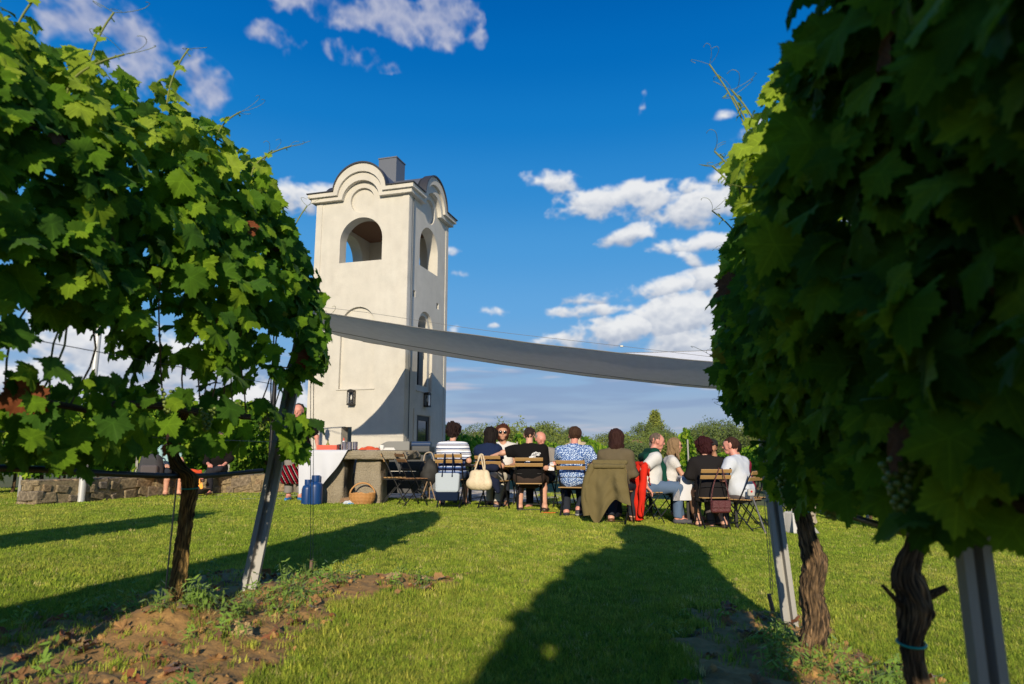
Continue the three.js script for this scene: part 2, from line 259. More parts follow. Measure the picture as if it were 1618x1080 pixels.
// local frames of the four faces: origin at the face's corner, u along the face seen from outside right to left on the front; here every face is built with u to the right seen from outside
{
  const eL = new THREE.Vector3(-Math.cos(TA), 0, -Math.sin(TA)), eR = new THREE.Vector3(Math.sin(TA), 0, -Math.cos(TA));
  // corners going round (seen from above): C (near), R = C + eR*TW (right far), B (back), L (left)
  const C = new THREE.Vector3(), R = eR.clone().multiplyScalar(TW), L = eL.clone().multiplyScalar(TW), B = R.clone().add(L);
  const faces = { front: [L, C], right: [C, R], back: [R, B], left: [B, L] };         // start -> end, u to the right seen from outside
  const archHole = (x0, x1, y0, ys) => { const p = new THREE.Path(), r = (x1 - x0) / 2, cx = (x0 + x1) / 2; p.moveTo(x0, y0); p.lineTo(x0, ys); p.absarc(cx, ys, r, Math.PI, 0, true); p.lineTo(x1, y0); p.closePath(); return p; };
  const rectHole = (x0, x1, y0, y1) => { const p = new THREE.Path(); p.moveTo(x0, y0); p.lineTo(x0, y1); p.lineTo(x1, y1); p.lineTo(x1, y0); p.closePath(); return p; };
  const circHole = (x, y, r) => { const p = new THREE.Path(); p.absarc(x, y, r, 0, Math.PI * 2, true); return p; };
  const gable = (x0, x1, grow = 0) => { const s = new THREE.Shape(), c = TW / 2, r = 0.58 + grow, top = 7.0 + grow; s.moveTo(x0, -0.3); s.lineTo(x1, -0.3); s.lineTo(x1, top); s.lineTo(c + r, top); s.absarc(c, top - 0.08, r, Math.asin(0.08 / r), Math.PI - Math.asin(0.08 / r), false); s.lineTo(x0, top); s.closePath(); return s; };
  const slab = (shape, depth, z0) => uvBox(new THREE.ExtrudeGeometry(shape, { depth, bevelEnabled: false, curveSegments: 20 }).translate(0, 0, z0));
  const SKIN = 0.07, CORE = 0.22;
  for (const [key, [a, b]] of Object.entries(faces)) {
    const f = new THREE.Group(); f.name = 'wall'; tower.add(f); f.position.copy(a);
    const u = b.clone().sub(a).normalize(); f.rotation.y = Math.atan2(-u.z, u.x);    // local x = u, local z = outward
    // outer skin: full width; inner core set back so that cores of neighbouring faces do not overlap
    const trim = key === 'front' || key === 'back' ? 0 : SKIN, x0 = trim, x1 = TW - trim;
    const skin = gable(x0, x1), core = gable(SKIN + CORE * (trim ? 1 : 0), TW - SKIN - CORE * (trim ? 1 : 0));
    const U = (s) => (key === 'front' ? TW - s : s);                                  // s measured from the near corner
    const add = (sh, h) => sh.holes.push(h), both = (h) => { add(skin, h()); add(core, h()); };
    const arch = (x0s, x1s, y0, ys) => archHole(Math.min(U(x0s), U(x1s)), Math.max(U(x0s), U(x1s)), y0, ys), rect = (x0s, x1s, y0, y1) => rectHole(Math.min(U(x0s), U(x1s)), Math.max(U(x0s), U(x1s)), y0, y1);
    both(() => arch(0.665, 1.785, 5.38, 5.91));
    add(skin, circHole(TW / 2, 6.9, 0.315));
    if (key === 'front' || key === 'back') { add(skin, arch(0.785, 1.67, 2.36, 3.84)); both(() => rect(1.28, 1.545, 1.1, 1.49)); }
    else {
      add(skin, arch(0.67, 1.55, 2.36, 3.87)); add(core, arch(0.82, 1.4, 2.5, 3.93));
      both(() => rect(0.34, 0.47, 4.53, 4.69)); both(() => rect(1.76, 1.9, 4.53, 4.68));
      both(() => rect(0.7, 1.455, -0.2, 1.775));
    }
    part('outer_wall', slab(skin, SKIN, -SKIN), plaster, f); part('inner_wall', slab(core, CORE, -SKIN - CORE - 0.001), plaster, f);
    // corner strips standing proud of the wall
    const pw = 0.16, o = 0.012;
    for (const sx of [0, 1]) part('corner_strip', uvBox(box(pw - (trim ? 0.014 : 0), 7.22, 0.018, sx ? TW - pw / 2 + o - (trim ? 0.014 : 0) : pw / 2 - o + (trim ? 0.014 : 0), 3.31, 0.006)), plaster, f);
    if (key === 'front') part('niche_ledge', rbox(0.98, 0.03, 0.03, 0.006, U(1.23), 2.345, 0.006), plaster, f);
    if (key === 'right') {
      part('niche_ledge', rbox(0.96, 0.03, 0.03, 0.006, 1.11, 2.345, 0.006), plaster, f);
      const sur = new THREE.Shape(); sur.moveTo(0.52, -0.2); sur.lineTo(0.52, 1.92); sur.lineTo(1.66, 1.92); sur.lineTo(1.66, -0.2); sur.lineTo(1.47, -0.2); sur.lineTo(1.47, 1.79); sur.lineTo(0.685, 1.79); sur.lineTo(0.685, -0.2); sur.closePath();
      part('door_surround', slab(sur, 0.02, 0.0005), plaster, f);
      // dark glazed slit behind the niche
      part('slit_window', box(0.62, 1.8, 0.02, 1.11, 3.3, -SKIN - CORE - 0.02), phys(lin(0.02, 0.025, 0.03), 0.15), f);
      const wood = std(lin(0.022, 0.018, 0.017), 0.55, { bumpMap: bumpAt(4), bumpScale: 0.001 }), glass = phys(lin(0.025, 0.032, 0.036), 0.08, { clearcoat: 0.6 });
      const door = new THREE.Group(); door.name = 'door'; f.add(door); door.position.set(0, 0, -0.035);
      part('door_leaf', mergeG([box(0.1, 1.96, 0.05, 0.752, 0.79, 0), box(0.1, 1.96, 0.05, 1.403, 0.79, 0), box(0.551, 0.11, 0.05, 1.0775, 1.715, 0), box(0.551, 0.12, 0.05, 1.0775, 0.72, 0), box(0.551, 0.2, 0.05, 1.0775, 0, 0)]), wood, door);
      part('upper_pane', box(0.55, 0.88, 0.012, 1.0775, 1.22, 0.003), glass, door); part('lower_pane', box(0.55, 0.56, 0.012, 1.0775, 0.38, 0.003), glass, door);
      for (const g of [box(0.02, 0.88, 0.02, 0.812, 1.22, 0.018), box(0.02, 0.88, 0.02, 1.343, 1.22, 0.018), box(0.02, 0.56, 0.02, 0.812, 0.38, 0.018), box(0.02, 0.56, 0.02, 1.343, 0.38, 0.018)]) part('beading', g, wood, door);
      part('door_handle', mergeG([rod([0.775, 0.85, 0.03], [0.775, 0.85, 0.075], 0.01), rod([0.775, 0.85, 0.075], [0.87, 0.85, 0.075], 0.009)]), std(lin(0.4, 0.38, 0.35), 0.3, { metalness: 1 }), door);
    }
    // cornice following the gable, one moulding per face
    const prof = (grow, thick) => { const c = TW / 2, r = 0.5 + grow, yb = 6.93 + grow, s = new THREE.Shape(), e = 0.0 ; const rr2 = r + thick, a1 = Math.asin(0.06 / r), a2 = Math.asin(0.06 / rr2), X0 = -0.2 - e, X1 = TW + 0.2 + e, yt = yb + thick;
      s.moveTo(X0, yb); s.lineTo(c - r * Math.cos(a1), yb); s.absarc(c, yb - 0.06, r, Math.PI - a1, a1, true); s.lineTo(X1, yb); s.lineTo(X1, yt); s.lineTo(c + rr2 * Math.cos(a2), yt); s.absarc(c, yb + thick - 0.06, rr2, a2, Math.PI - a2, false); s.lineTo(X0, yt); s.closePath(); return s; };
    const mitre = (g, ov) => { const p = g.attributes.position; for (let i = 0; i < p.count; i++) { const z = p.getZ(i), x = p.getX(i), k = Math.max(0, z) ; if (x < -0.001) p.setX(i, Math.max(x, -k)); else if (x > TW + 0.001) p.setX(i, Math.min(x, TW + k)); } g.computeVertexNormals(); return g; };
    const corniceG = (grow, thick, out) => mitre(uvBox(new THREE.ExtrudeGeometry(prof(grow, thick), { depth: out, bevelEnabled: false, curveSegments: 24 }).translate(0, 0, 0.003)));
    part('cornice', mergeG([corniceG(0, 0.1, 0.11), corniceG(0.1005, 0.1, 0.17)]), plaster, f);
    part('roof_edge', corniceG(0.201, 0.018, 0.205), std(lin(0.05, 0.05, 0.055), 0.5, { metalness: 0.3 }), f);
    // half-barrel of the roof behind the gable
    const half = new THREE.Shape(); half.absarc(TW / 2, 7.08, 0.69, 0, Math.PI, false);
    part('roof_barrel', new THREE.ExtrudeGeometry(half, { depth: TW / 2 - 0.175, bevelEnabled: false, curveSegments: 24 }).translate(0, 0, -TW / 2 + 0.1), zinc, f);
  }
  // floor of the belfry, vault and roof deck, chimney
  const inner = new THREE.Group(); inner.name = 'roof'; tower.add(inner); inner.position.copy(B).multiplyScalar(0.5); inner.rotation.y = Math.atan2(-eL.z, eL.x);
  part('belfry_floor', box(2.3, 0.12, 2.3, 0, 5.3, 0), plaster, inner);
  part('belfry_ceiling', box(1.84, 0.1, 1.84, 0, 6.62, 0), std(lin(0.16, 0.085, 0.05), 0.9, { bumpMap: bumpAt(2), bumpScale: 0.01 }), inner);
  part('roof_deck', box(2.24, 0.06, 2.24, 0, 7.12, 0), zinc, inner);
  part('chimney', mergeG([box(0.5, 1.3, 0.5, -0.12, 7.74, 0.02), box(0.53, 0.03, 0.53, -0.12, 8.4, 0.02)]), zinc, inner);
}
// lightning wire running down the near corner of the tower
{
  const eR = [Math.sin(TA), Math.cos(TA)], p = (s, y, o) => [tC[0] + eR[0] * s + Math.cos(TA) * o, y, -(tC[1] + eR[1] * s - Math.sin(TA) * o)];
  single('lightning_cable', mergeG([rod(p(0.2, 0.02, 0.035), p(0.2, 6.9, 0.035), 0.012, 6)]), std(lin(0.09, 0.1, 0.11), 0.5, { metalness: 0.5 }), 'thin grey cable running straight down the shaded side of the tower', 'cable');
}
// wall lanterns
function lantern(s, y, face, label) {
  const e = face === 'front' ? [-Math.cos(TA), Math.sin(TA)] : [Math.sin(TA), Math.cos(TA)], n = face === 'front' ? [-Math.sin(TA), -Math.cos(TA)] : [Math.cos(TA), -Math.sin(TA)];
  const t = thing('wall_lantern', label, 'lantern', [tC[0] + e[0] * s, y, -(tC[1] + e[1] * s)], Math.atan2(n[0], -n[1]), 'wall lanterns on the tower');
  const iron = std(lin(0.03, 0.027, 0.024), 0.5, { metalness: 0.3 });
  part('back_plate', rbox(0.15, 0.3, 0.012, 0.004, 0, 0, 0.008), iron, t);
  const fr = []; for (const x of [-0.075, 0.075]) for (const z of [0.02, 0.115]) fr.push(box(0.014, 0.28, 0.014, x, -0.005, z));
  for (const y2 of [-0.14, 0.13]) fr.push(box(0.164, 0.018, 0.014, 0, y2, 0.115), box(0.014, 0.018, 0.1, -0.075, y2, 0.067), box(0.014, 0.018, 0.1, 0.075, y2, 0.067));
  part('frame', mergeG(fr), iron, t);
  const cap = new THREE.Shape(); cap.moveTo(-0.085, 0); cap.quadraticCurveTo(-0.07, 0.045, 0, 0.05); cap.quadraticCurveTo(0.07, 0.045, 0.085, 0); cap.closePath();
  part('cap', new THREE.ExtrudeGeometry(cap, { depth: 0.12, bevelEnabled: false }).translate(0, 0.14, 0.008), iron, t);
  part('base', rbox(0.17, 0.02, 0.125, 0.004, 0, -0.16, 0.068), iron, t);
  part('glass', mergeG([box(0.136, 0.25, 0.003, 0, -0.005, 0.115), box(0.003, 0.25, 0.08, -0.075, -0.005, 0.067), box(0.003, 0.25, 0.08, 0.075, -0.005, 0.067)]), phys(0xffffff, 0.05, { transmission: 1 }), t);
  const bulb = part('bulb', lathe([[0.0, -0.05], [0.014, -0.045], [0.022, -0.01], [0.016, 0.03], [0.004, 0.06], [0, 0.062]], 12).translate(0, 0.0, 0.065), std(lin(0.8, 0.78, 0.7), 0.3), t);
  part('socket', cyl(0.016, 0.02, 0.07, 0, -0.09, 0.065, 12), iron, bulb);
}
lantern(1.285, 2.15, 'front', 'black wall lantern on the sunlit face of the tower');
lantern(1.16, 2.16, 'right', 'black wall lantern above the dark tower door');

// ---------- shade sail with masts and ropes ----------
const mastMat = std(lin(0.62, 0.62, 0.6), 0.4, { metalness: 0.25 });
{
  const Lc = V(-4.1, 3.27, 10.62), Tc = V(-2.05, 3.28, 15.7), R1 = V(5.0, 2.1, 10.35), R2 = V(6.2, 3.38, 16);   // corners: left, at the tower, near right (low), far right
  const NU = 64, NV = 40, pos = [], idx = [], uv = [];
  for (let i = 0; i <= NU; i++) {
    const u = i / NU;
    for (let j = 0; j <= NV; j++) {
      const v = j / NV, bu = 4 * u * (1 - u), bv = 4 * v * (1 - v), p = Lc.clone().lerp(R1, u).lerp(Tc.clone().lerp(R2, u), v);
      p.y -= bu * (0.07 + 0.1 * v) + (1 - (1 - v) ** 2.2) * (1 - v) * 2.0 * (0.3 + 0.84 * u ** 1.1 * (1 - 0.45 * u));
      p.z += bu * (v - 0.5) * 2 * 0.35; p.x += bv * (0.5 - u) * 2 * 0.16;
      p.y += 0.012 * n3(u * 9, v * 4, 1) + 0.006 * Math.sin(v * 30 + u * 5 + 2 * n3(u * 4, v * 4, 3)) * bv;
      pos.push(p.x, p.y, p.z); uv.push(u * 9, v * 5);
      if (i < NU && j < NV) { const k = i * (NV + 1) + j; idx.push(k, k + 1, k + NV + 1, k + 1, k + NV + 2, k + NV + 1); }
    }
  }
  const g = new THREE.BufferGeometry(); g.setAttribute('position', new THREE.Float32BufferAttribute(pos, 3)); g.setAttribute('uv', new THREE.Float32BufferAttribute(uv, 2)); g.setIndex(idx); g.computeVertexNormals();
  const sail = thing('shade_sail', 'long grey shade sail stretched over the tables from the tower side to the vines', 'shade sail');
  const weave = tex2(256, 256, (u, v) => { const a = 0.93 + 0.05 * Math.sin(u * 402) * Math.sin(v * 402) + 0.06 * n3(u * 8, v * 8, 2); return [a, a, a]; }, false);
  part('fabric', g, phys(lin(0.78, 0.81, 0.86), 0.95, { map: weave, transmission: 0.2, side: THREE.DoubleSide }), sail);
  const line = (j, lift) => { const q = []; for (let i = 0; i <= NU; i++) { const k = (i * (NV + 1) + j) * 3; q.push(new THREE.Vector3(pos[k], pos[k + 1] + lift, pos[k + 2])); } return q; };
  const cord = std(lin(0.16, 0.16, 0.16), 0.7);
  part('edge_cord', tube(line(0, 0.004), 0.008, 80, 5), cord, sail); part('edge_cord', tube(line(NV, 0.004), 0.008, 80, 5), cord, sail);
  for (const j of [20, 30]) part('seam', tube(line(j, -0.004), 0.005, 80, 5), std(lin(0.3, 0.3, 0.3), 0.9), sail);
  part('seam', tube(line(9, -0.004), 0.006, 80, 5), std(lin(0.22, 0.22, 0.22), 0.9), sail);
  // masts: the left one is in view behind the vine, the others hold the right corners
  const mast = (name, label, x, d, h, lean) => { const t = thing(name, label, 'mast', onGround(x, d, -0.05), 0, 'masts of the shade sail'); const [lx, lz] = lean; part('pole', rod([0, 0, 0], [lx, h, lz], 0.057, 16, 0.05), mastMat, t); part('top_cap', cyl(0.052, 0.052, 0.02, lx, h + 0.01, lz), mastMat, t); part('eye_bolt', new THREE.TorusGeometry(0.03, 0.008, 6, 14).translate(lx + 0.06, h - 0.12, lz), blackIron, t); return new THREE.Vector3(x + lx, ground(x, d) + h - 0.17, -d + lz); };
  const a = mast('sail_mast', 'white round metal mast standing in front of the stone wall', -7.39, 12.0, 4.2, [0.02, 0.0]);
  const m2 = mast('sail_mast', 'white metal mast far behind the vine row at the high corner of the sail', 7.2, 16.3, 3.75, [0, 0]), m3 = mast('sail_mast', 'white metal mast behind the near vines at the low corner of the sail', 6.0, 10.2, 2.6, [0, 0]);
  const rope = (p, q, label) => single('rope', tube([p, p.clone().lerp(q, 0.5).add(new THREE.Vector3(0, -0.02, 0)), q], 0.007, 12, 5), cord, label, 'rope');
  rope(a, Lc, 'thin rope from the white mast to the sail corner'); rope(m2, R2, 'thin rope holding the high far corner of the sail'); rope(m3, R1, 'thin rope holding the low near corner of the sail');
  rope(Tc, V(-2.1, 3.1, 16.1), 'short rope tying the sail to the tower wall');
  // guy line above the sail with a small clip
  const g1 = Lc, g2 = V(1.69, 2.51, 10.4), g3 = R1;
  const guy = thing('guy_line', 'thin dark line stretched above the sail edge with a small clip', 'rope');
  part('line', tube([g1, V(-2.5, 3.08, 10.45), V(-0.5, 2.77, 10.4), g2, g3], 0.0032, 40, 5), cord, guy); part('clip', rbox(0.05, 0.03, 0.02, 0.006, g2.x, g2.y, g2.z), std(lin(0.3, 0.3, 0.28), 0.4, { metalness: 0.6 }), guy);
}

// ---------- grapevines ----------
// one leaf: petiole end at the origin, tip along +y, upper side +z, width about 1
function leafGeo(seed, fold) {
  const r = mulberry(seed), N = 50, p = [0, 0.06, 0], uv = [0.5, 0.25], idx = [];
  const lobes = [[0, 1, 0.72], [1.02, 0.93, 0.66], [-1.02, 0.93, 0.66], [2.05, 0.8, 0.66], [-2.05, 0.8, 0.66]].map(([a, l, w]) => [a + (r() - 0.5) * 0.16, l * (0.93 + 0.14 * r()), w]);
  for (let i = 0; i < N; i++) {
    const t = -Math.PI + 0.2 + (i / (N - 1)) * (2 * Math.PI - 0.4); let R = 0.36;
    for (const [a, l, w] of lobes) R = Math.max(R, l * (1 - 0.62 * Math.min(1.6, Math.abs(t - a) / w) ** 1.25) );
    R = Math.max(R, 0.64 + 0.05 * Math.cos(t)); R *= (i % 2 ? 1.075 : 0.925) * 0.58;
    const x = Math.sin(t) * R * 1.02, y = 0.06 + Math.cos(t) * R + 0.04;
    const z = fold * (Math.abs(x) * 0.5 - 0.1) - 0.55 * (x * x + (y - 0.1) ** 2) * (0.5 + 0.5 * r()) + 0.05 * Math.sin(3 * t + seed) ;
    p.push(x, y, z); uv.push(0.5 + x * 0.72, 0.28 + y * 0.72);
    if (i) idx.push(0, i + 1, i);
  }
  idx.push(0, 1, N);
  const g = new THREE.BufferGeometry(); g.setAttribute('position', new THREE.Float32BufferAttribute(p, 3)); g.setAttribute('uv', new THREE.Float32BufferAttribute(uv, 2)); g.setIndex(idx); g.computeVertexNormals(); return g;
}
const leafGeos = [leafGeo(3, 0.15), leafGeo(5, 0.45), leafGeo(8, -0.2), leafGeo(13, 0.7), leafGeo(21, 0.3)];
const leafTex = (() => {
  const ang = [0, 0.95, -0.95, 1.95, -1.95];
  return tex2(256, 256, (u, v) => {
    const x = (u - 0.5) / 0.72, y = (v - 0.28) / 0.72 - 0.06, R = Math.hypot(x, y), t = Math.atan2(x, y); let vein = 0;
    for (const a of ang) { const da = Math.abs(t - a); vein = Math.max(vein, 1 - sstep(Math.abs(Math.sin(t - a)) * R / 0.013, 0.4, 1.2) + (da < 1.2 ? 0 : -1)); const s = R * Math.cos(t - a), q = Math.abs(R * Math.sin(t - a)); if (da < 0.5) vein = Math.max(vein, 0.6 * (1 - sstep(Math.abs(((s - q * 0.9) * 9) % 1 - 0.5) * 2, 0.0, 0.16))); }
    const n = 0.86 + 0.22 * fbm(u * 9, v * 9, 1, 3), k = 0.86 * n + 0.25 * clamp(vein, 0, 1);
    return [k * (1 + 0.06 * vein), k, k * 0.95];
  }, false);
})();
const leafMat = (c, t = 0.5, shine = 0.07) => phys(c, 0.95, { map: leafTex, transmission: t, side: THREE.DoubleSide, clearcoat: shine, clearcoatRoughness: 0.5, specularIntensity: 0.15 });
const greens = [lin(0.155, 0.33, 0.014), lin(0.11, 0.26, 0.016), lin(0.215, 0.41, 0.018), lin(0.29, 0.48, 0.024), lin(0.075, 0.2, 0.018)];
const youngC = lin(0.43, 0.6, 0.045), turningC = [lin(0.42, 0.36, 0.03), lin(0.32, 0.1, 0.04), lin(0.22, 0.1, 0.045)];
const leafMats = greens.map((c) => leafMat(c)), youngMat = leafMat(youngC, 0.5, 0.15), turningMats = turningC.map((c) => leafMat(c, 0.4, 0.05)), massMat = leafMat(lin(1, 1, 1));
const barkTex = (() => { const f = tiled((a, b) => fbm(a * 4, b * 0.8, 2, 5), 8); return tex2(512, 512, (u, v) => { const k = f(u, v), a = clamp(0.5 + 1.5 * k, 0.08, 1); return [a, a * 0.93, a * 0.82]; }, true); })();
const barkBump = (() => { const f = tiled((a, b) => Math.abs(fbm(a * 4, b * 0.45, 6, 4)), 8); return tex2(512, 512, (u, v) => { const a = 1 - 2.2 * f(u, v); return [a, a, a]; }, false); })();
const bark = std(lin(0.55, 0.4, 0.26), 1, { map: barkTex, bumpMap: barkBump, bumpScale: 0.012 }), barkMoss = std(lin(0.75, 0.56, 0.22), 1, { map: barkTex, bumpMap: barkBump, bumpScale: 0.012 });
const caneMat = std(lin(0.22, 0.12, 0.05), 0.8), greenStem = std(lin(0.17, 0.2, 0.04), 0.7), galv = std(lin(0.3, 0.29, 0.265), 0.62, { metalness: 0.35, bumpMap: bumpAt(3), bumpScale: 0.0008 }), tieMat = std(lin(0.01, 0.3, 0.24), 0.4), hoseMat = std(lin(0.012, 0.012, 0.014), 0.45), wireMat = std(lin(0.2, 0.2, 0.2), 0.4, { metalness: 0.6 });
// a gnarled stem through points [x, y, z, radius]
function stem(pts, seed, rough = 0.2, n = 18, per = 12) {
  const c = new THREE.CatmullRomCurve3(pts.map((p) => new THREE.Vector3(p[0], p[1], p[2]))), M = (pts.length - 1) * per, P = [], U = [], I = [], fr = c.computeFrenetFrames(M, false);
  for (let i = 0; i <= M; i++) {
    const t = i / M, k = Math.min(pts.length - 2, Math.floor(t * (pts.length - 1))), f = t * (pts.length - 1) - k, R = lerp(pts[k][3], pts[k + 1][3], f), q = c.getPoint(t);
    for (let j = 0; j <= n; j++) {
      const a = (j % n) / n * Math.PI * 2, ca = Math.cos(a), sa = Math.sin(a);
      const tws = q.y * 2.2 + seed, cb = Math.cos(a + tws), sb = Math.sin(a + tws), rd = R * (1 + rough * (1.5 * n3(ca * 1.6 + seed, sa * 1.6, q.y * 6) + 1.1 * n3(cb * 4 + seed, sb * 4, q.y * 5 + 9) - 1.1 * Math.abs(n3(cb * 9, sb * 9 + seed, q.y * 9)) + 0.7 * n3(cb * 16, sb * 16, q.y * 24)));
      P.push(q.x + (fr.normals[i].x * ca + fr.binormals[i].x * sa) * rd, q.y + (fr.normals[i].y * ca + fr.binormals[i].y * sa) * rd, q.z + (fr.normals[i].z * ca + fr.binormals[i].z * sa) * rd);
      U.push(j / n * 1.5, q.y * 2.2 + q.x * 0.4);
      if (i < M && j < n) { const b = i * (n + 1) + j; I.push(b, b + 1, b + n + 1, b + 1, b + n + 2, b + n + 1); }
    }
  }
  const g = new THREE.BufferGeometry(); g.setAttribute('position', new THREE.Float32BufferAttribute(P, 3)); g.setAttribute('uv', new THREE.Float32BufferAttribute(U, 2)); g.setIndex(I); g.computeVertexNormals(); return g;
}
const rowDir = new THREE.Vector3(ROW, 0, -1).normalize(), rowLat = new THREE.Vector3(1, 0, ROW).normalize();   // lat points right
const LM = new THREE.Matrix4(), LX = new THREE.Vector3(), LY = new THREE.Vector3(), LZ = new THREE.Vector3();
function leafMatrix(p, normal, size, roll) {
  LZ.copy(normal).normalize(); LY.set(0, -1, 0).addScaledVector(LZ, LZ.y); if (LY.lengthSq() < 0.02) LY.set(1, 0, 0).addScaledVector(LZ, -LZ.x); LY.normalize().applyAxisAngle(LZ, roll); LX.crossVectors(LY, LZ);
  return new THREE.Matrix4().makeBasis(LX.clone().multiplyScalar(size), LY.clone().multiplyScalar(size), LZ.clone().multiplyScalar(size)).setPosition(p);
}
// canopy of one vine. frame: row position s (m along the row from the trunk), w across (to the right), h above the ground
function canopy(root, o) {
  rnd = mulberry(o.seed); const base = root.position, leaves = [];
  const topAt = (s) => o.top(s), put = (s, w, h) => new THREE.Vector3().addScaledVector(rowDir, s).addScaledVector(rowLat, w).add(new THREE.Vector3(0, h, 0));
  const eye = camera.position.clone().sub(base);
  const add = (p, nrm, size, young) => leaves.push({ p, nrm, size, roll: rr(-0.9, 0.9), young });
  for (let i = 0; i < o.count; i++) {
    const s = rr(o.s0, o.s1), top = topAt(s), h = o.low + (top - o.low) * (rnd() < o.sparse ? rr(0, 1) : rr(0.27, 1));
    const k = (h - o.low) / (top - o.low), half = o.half * (0.72 + 0.35 * Math.sin(Math.PI * clamp(k, 0.08, 1))) * (k > 0.85 ? 1 - (k - 0.85) * 3 : 1) * (1 + 0.35 * n3(s * 2.2, h * 2.2, o.seed));
    const side = rnd() < 0.5 ? -1 : 1, w = side * half * (o.face < 0 ? 0.5 + 0.5 * sstep(h, 0.75, 1.35) : 1) * Math.sqrt(rr(0.1, 1.3));
    if ((o.gaps ?? 1) && k < 0.46 && n3(s * 3.1 + 4, h * 3.1, o.seed) > (o.shift ?? 0) + (k < 0.2 ? 0.16 : -0.16 + Math.max(0, k - 0.3) * 1.6)) continue;
    if (o.end && o.face < 0 && s > o.s1 - 0.55 * (1 - sstep(h, 0.75, 1.3)) && h < 1.3) continue;
    const endness = o.end ? sstep(s, o.s1 - 0.22, o.s1) : 0;
    const nrm = new THREE.Vector3().addScaledVector(rowLat, side * rr(0.5, 1)).addScaledVector(rowDir, endness * rr(0.2, 0.9)).add(new THREE.Vector3(rr(-0.6, 0.6), rr(-0.1, 0.8), rr(-0.3, 1.2)));
    add(put(s, w, h), nrm, (0.06 + 0.115 * rnd() ** 1.1) * (o.scale ?? 1) * (k > 0.88 ? 0.8 : 1), k > (o.youngTop ? 0.66 : 0.8) && rnd() < (o.youngTop ?? 0.45));
  }
  for (const sh of o.shoots ?? []) {                                    // young shoots standing out of the canopy: [s, w, h, rise, bend along, bend across]
    const [s, w, h, rise, ba, bw] = sh, pts = []; for (let k = 0; k <= 5; k++) { const t = k / 5; pts.push(put(s + ba * t * t, w + bw * t * t, h + rise * t)); }
    const geo = [tube(pts, 0.0042, 16, 5)], cv = new THREE.CatmullRomCurve3(pts);
    for (let k = 0; k < 6; k++) { const t = 0.12 + k * 0.155, p = cv.getPoint(t), a = k * 2.4 + rr(-0.4, 0.4); const out = new THREE.Vector3(Math.cos(a), rr(0.1, 0.5), Math.sin(a)); const q = p.clone().addScaledVector(out, 0.05 * (1.15 - t));
      geo.push(tube([p, p.clone().lerp(q, 0.5).add(new THREE.Vector3(0, 0.01, 0)), q], 0.0018, 4, 4)); add(q, new THREE.Vector3(Math.cos(a) * 0.7, 0.7, Math.sin(a) * 0.7 + 0.3), 0.11 * (1.12 - t) * rr(0.8, 1.15), true); leaves.at(-1).front = 1; }
    const e = cv.getPoint(1); for (let k = 0; k < 3; k++) { const a = rr(0, 6.28), l = rr(0.06, 0.13), v = new THREE.Vector3(Math.cos(a), rr(0.3, 0.9), Math.sin(a)).normalize(), n = new THREE.Vector3(-v.z, 0.2, v.x); geo.push(tube([e, e.clone().addScaledVector(v, l * 0.5), e.clone().addScaledVector(v, l).addScaledVector(n, l * 0.25), e.clone().addScaledVector(v, l * 1.02).addScaledVector(n, l * 0.55), e.clone().addScaledVector(v, l * 0.8).addScaledVector(n, l * 0.65)], 0.0012, 12, 4)); }
    part('shoot', mergeG(geo), greenStem, root);
  }
  // the leaves that show largest stand alone, the rest are one mass
  for (const l of leaves) { const toEye = eye.clone().sub(l.p), dist = toEye.length(); l.score = (l.front ? 1 : 0) + l.size / dist * 8 + (l.p.dot(rowLat) * o.face > o.half * 0.55 ? 1.2 : 0) + (l.nrm.dot(toEye) / dist) * 0.3 - (l.behind ? 2 : 0); }
  leaves.sort((a, b) => b.score - a.score);
  const pick = () => (rnd() < 0.016 ? turningMats[Math.floor(rnd() * 3)] : leafMats[Math.floor(rnd() * 5)]);
  leaves.slice(0, o.single).forEach((l) => { const m = part('leaf', leafGeos[Math.floor(rnd() * 5)], l.young ? youngMat : pick(), root); leafMatrix(l.p, l.nrm, l.size, l.roll).decompose(m.position, m.quaternion, m.scale); });
  const rest = leaves.slice(o.single), c = new THREE.Color();
  for (let v = 0; v < 5; v++) {
    const mine = rest.filter((_, i) => i % 5 === v); if (!mine.length) continue;
    const im = new THREE.InstancedMesh(leafGeos[v], massMat, mine.length); mine.forEach((l, i) => { im.setMatrixAt(i, leafMatrix(l.p, l.nrm, l.size, l.roll)); im.setColorAt(i, c.copy(l.young ? youngC : greens[Math.floor(rnd() * 5)]).multiplyScalar(rr(0.85, 1.15))); });
    im.name = 'foliage'; im.userData.kind = 'stuff'; root.add(im);
  }
  // canes rising from the cordon
  for (let i = 0; i < o.canes; i++) { const s = rr(o.s0, o.s1 - 0.05), h = topAt(s) - rr(0.15, 0.4), a = rr(-0.12, 0.12); part('cane', tube([put(s, 0, o.cordon), put(s + a * 0.4 + rr(-0.05, 0.05), rr(-0.07, 0.07), o.cordon + 0.25), put(s + a, rr(-0.15, 0.15), o.cordon + 0.6), put(s + a * 1.2 + rr(-0.08, 0.08), rr(-0.15, 0.15), o.cordon + 0.9), put(s + a * 1.5, rr(-0.15, 0.15), h)], 0.0042, 16, 5), rnd() < 0.6 ? caneMat : greenStem, root); }
}
const berry = new THREE.IcosahedronGeometry(0.0085, 1), grapeMat = phys(lin(0.16, 0.22, 0.04), 0.35, { transmission: 0 });
function grapes(root, s, w, h, n, seed) { rnd = mulberry(seed); const l = []; for (let i = 0; i < n; i++) { const t = i / n, r = 0.032 * (1 - t * 0.75), a = i * 2.4; l.push(berry.clone().translate(Math.cos(a) * r, -t * 0.11, Math.sin(a) * r)); } const m = part('grape_bunch', mergeG(l), grapeMat, root); m.position.addScaledVector(rowDir, s).addScaledVector(rowLat, w); m.position.y += h; }
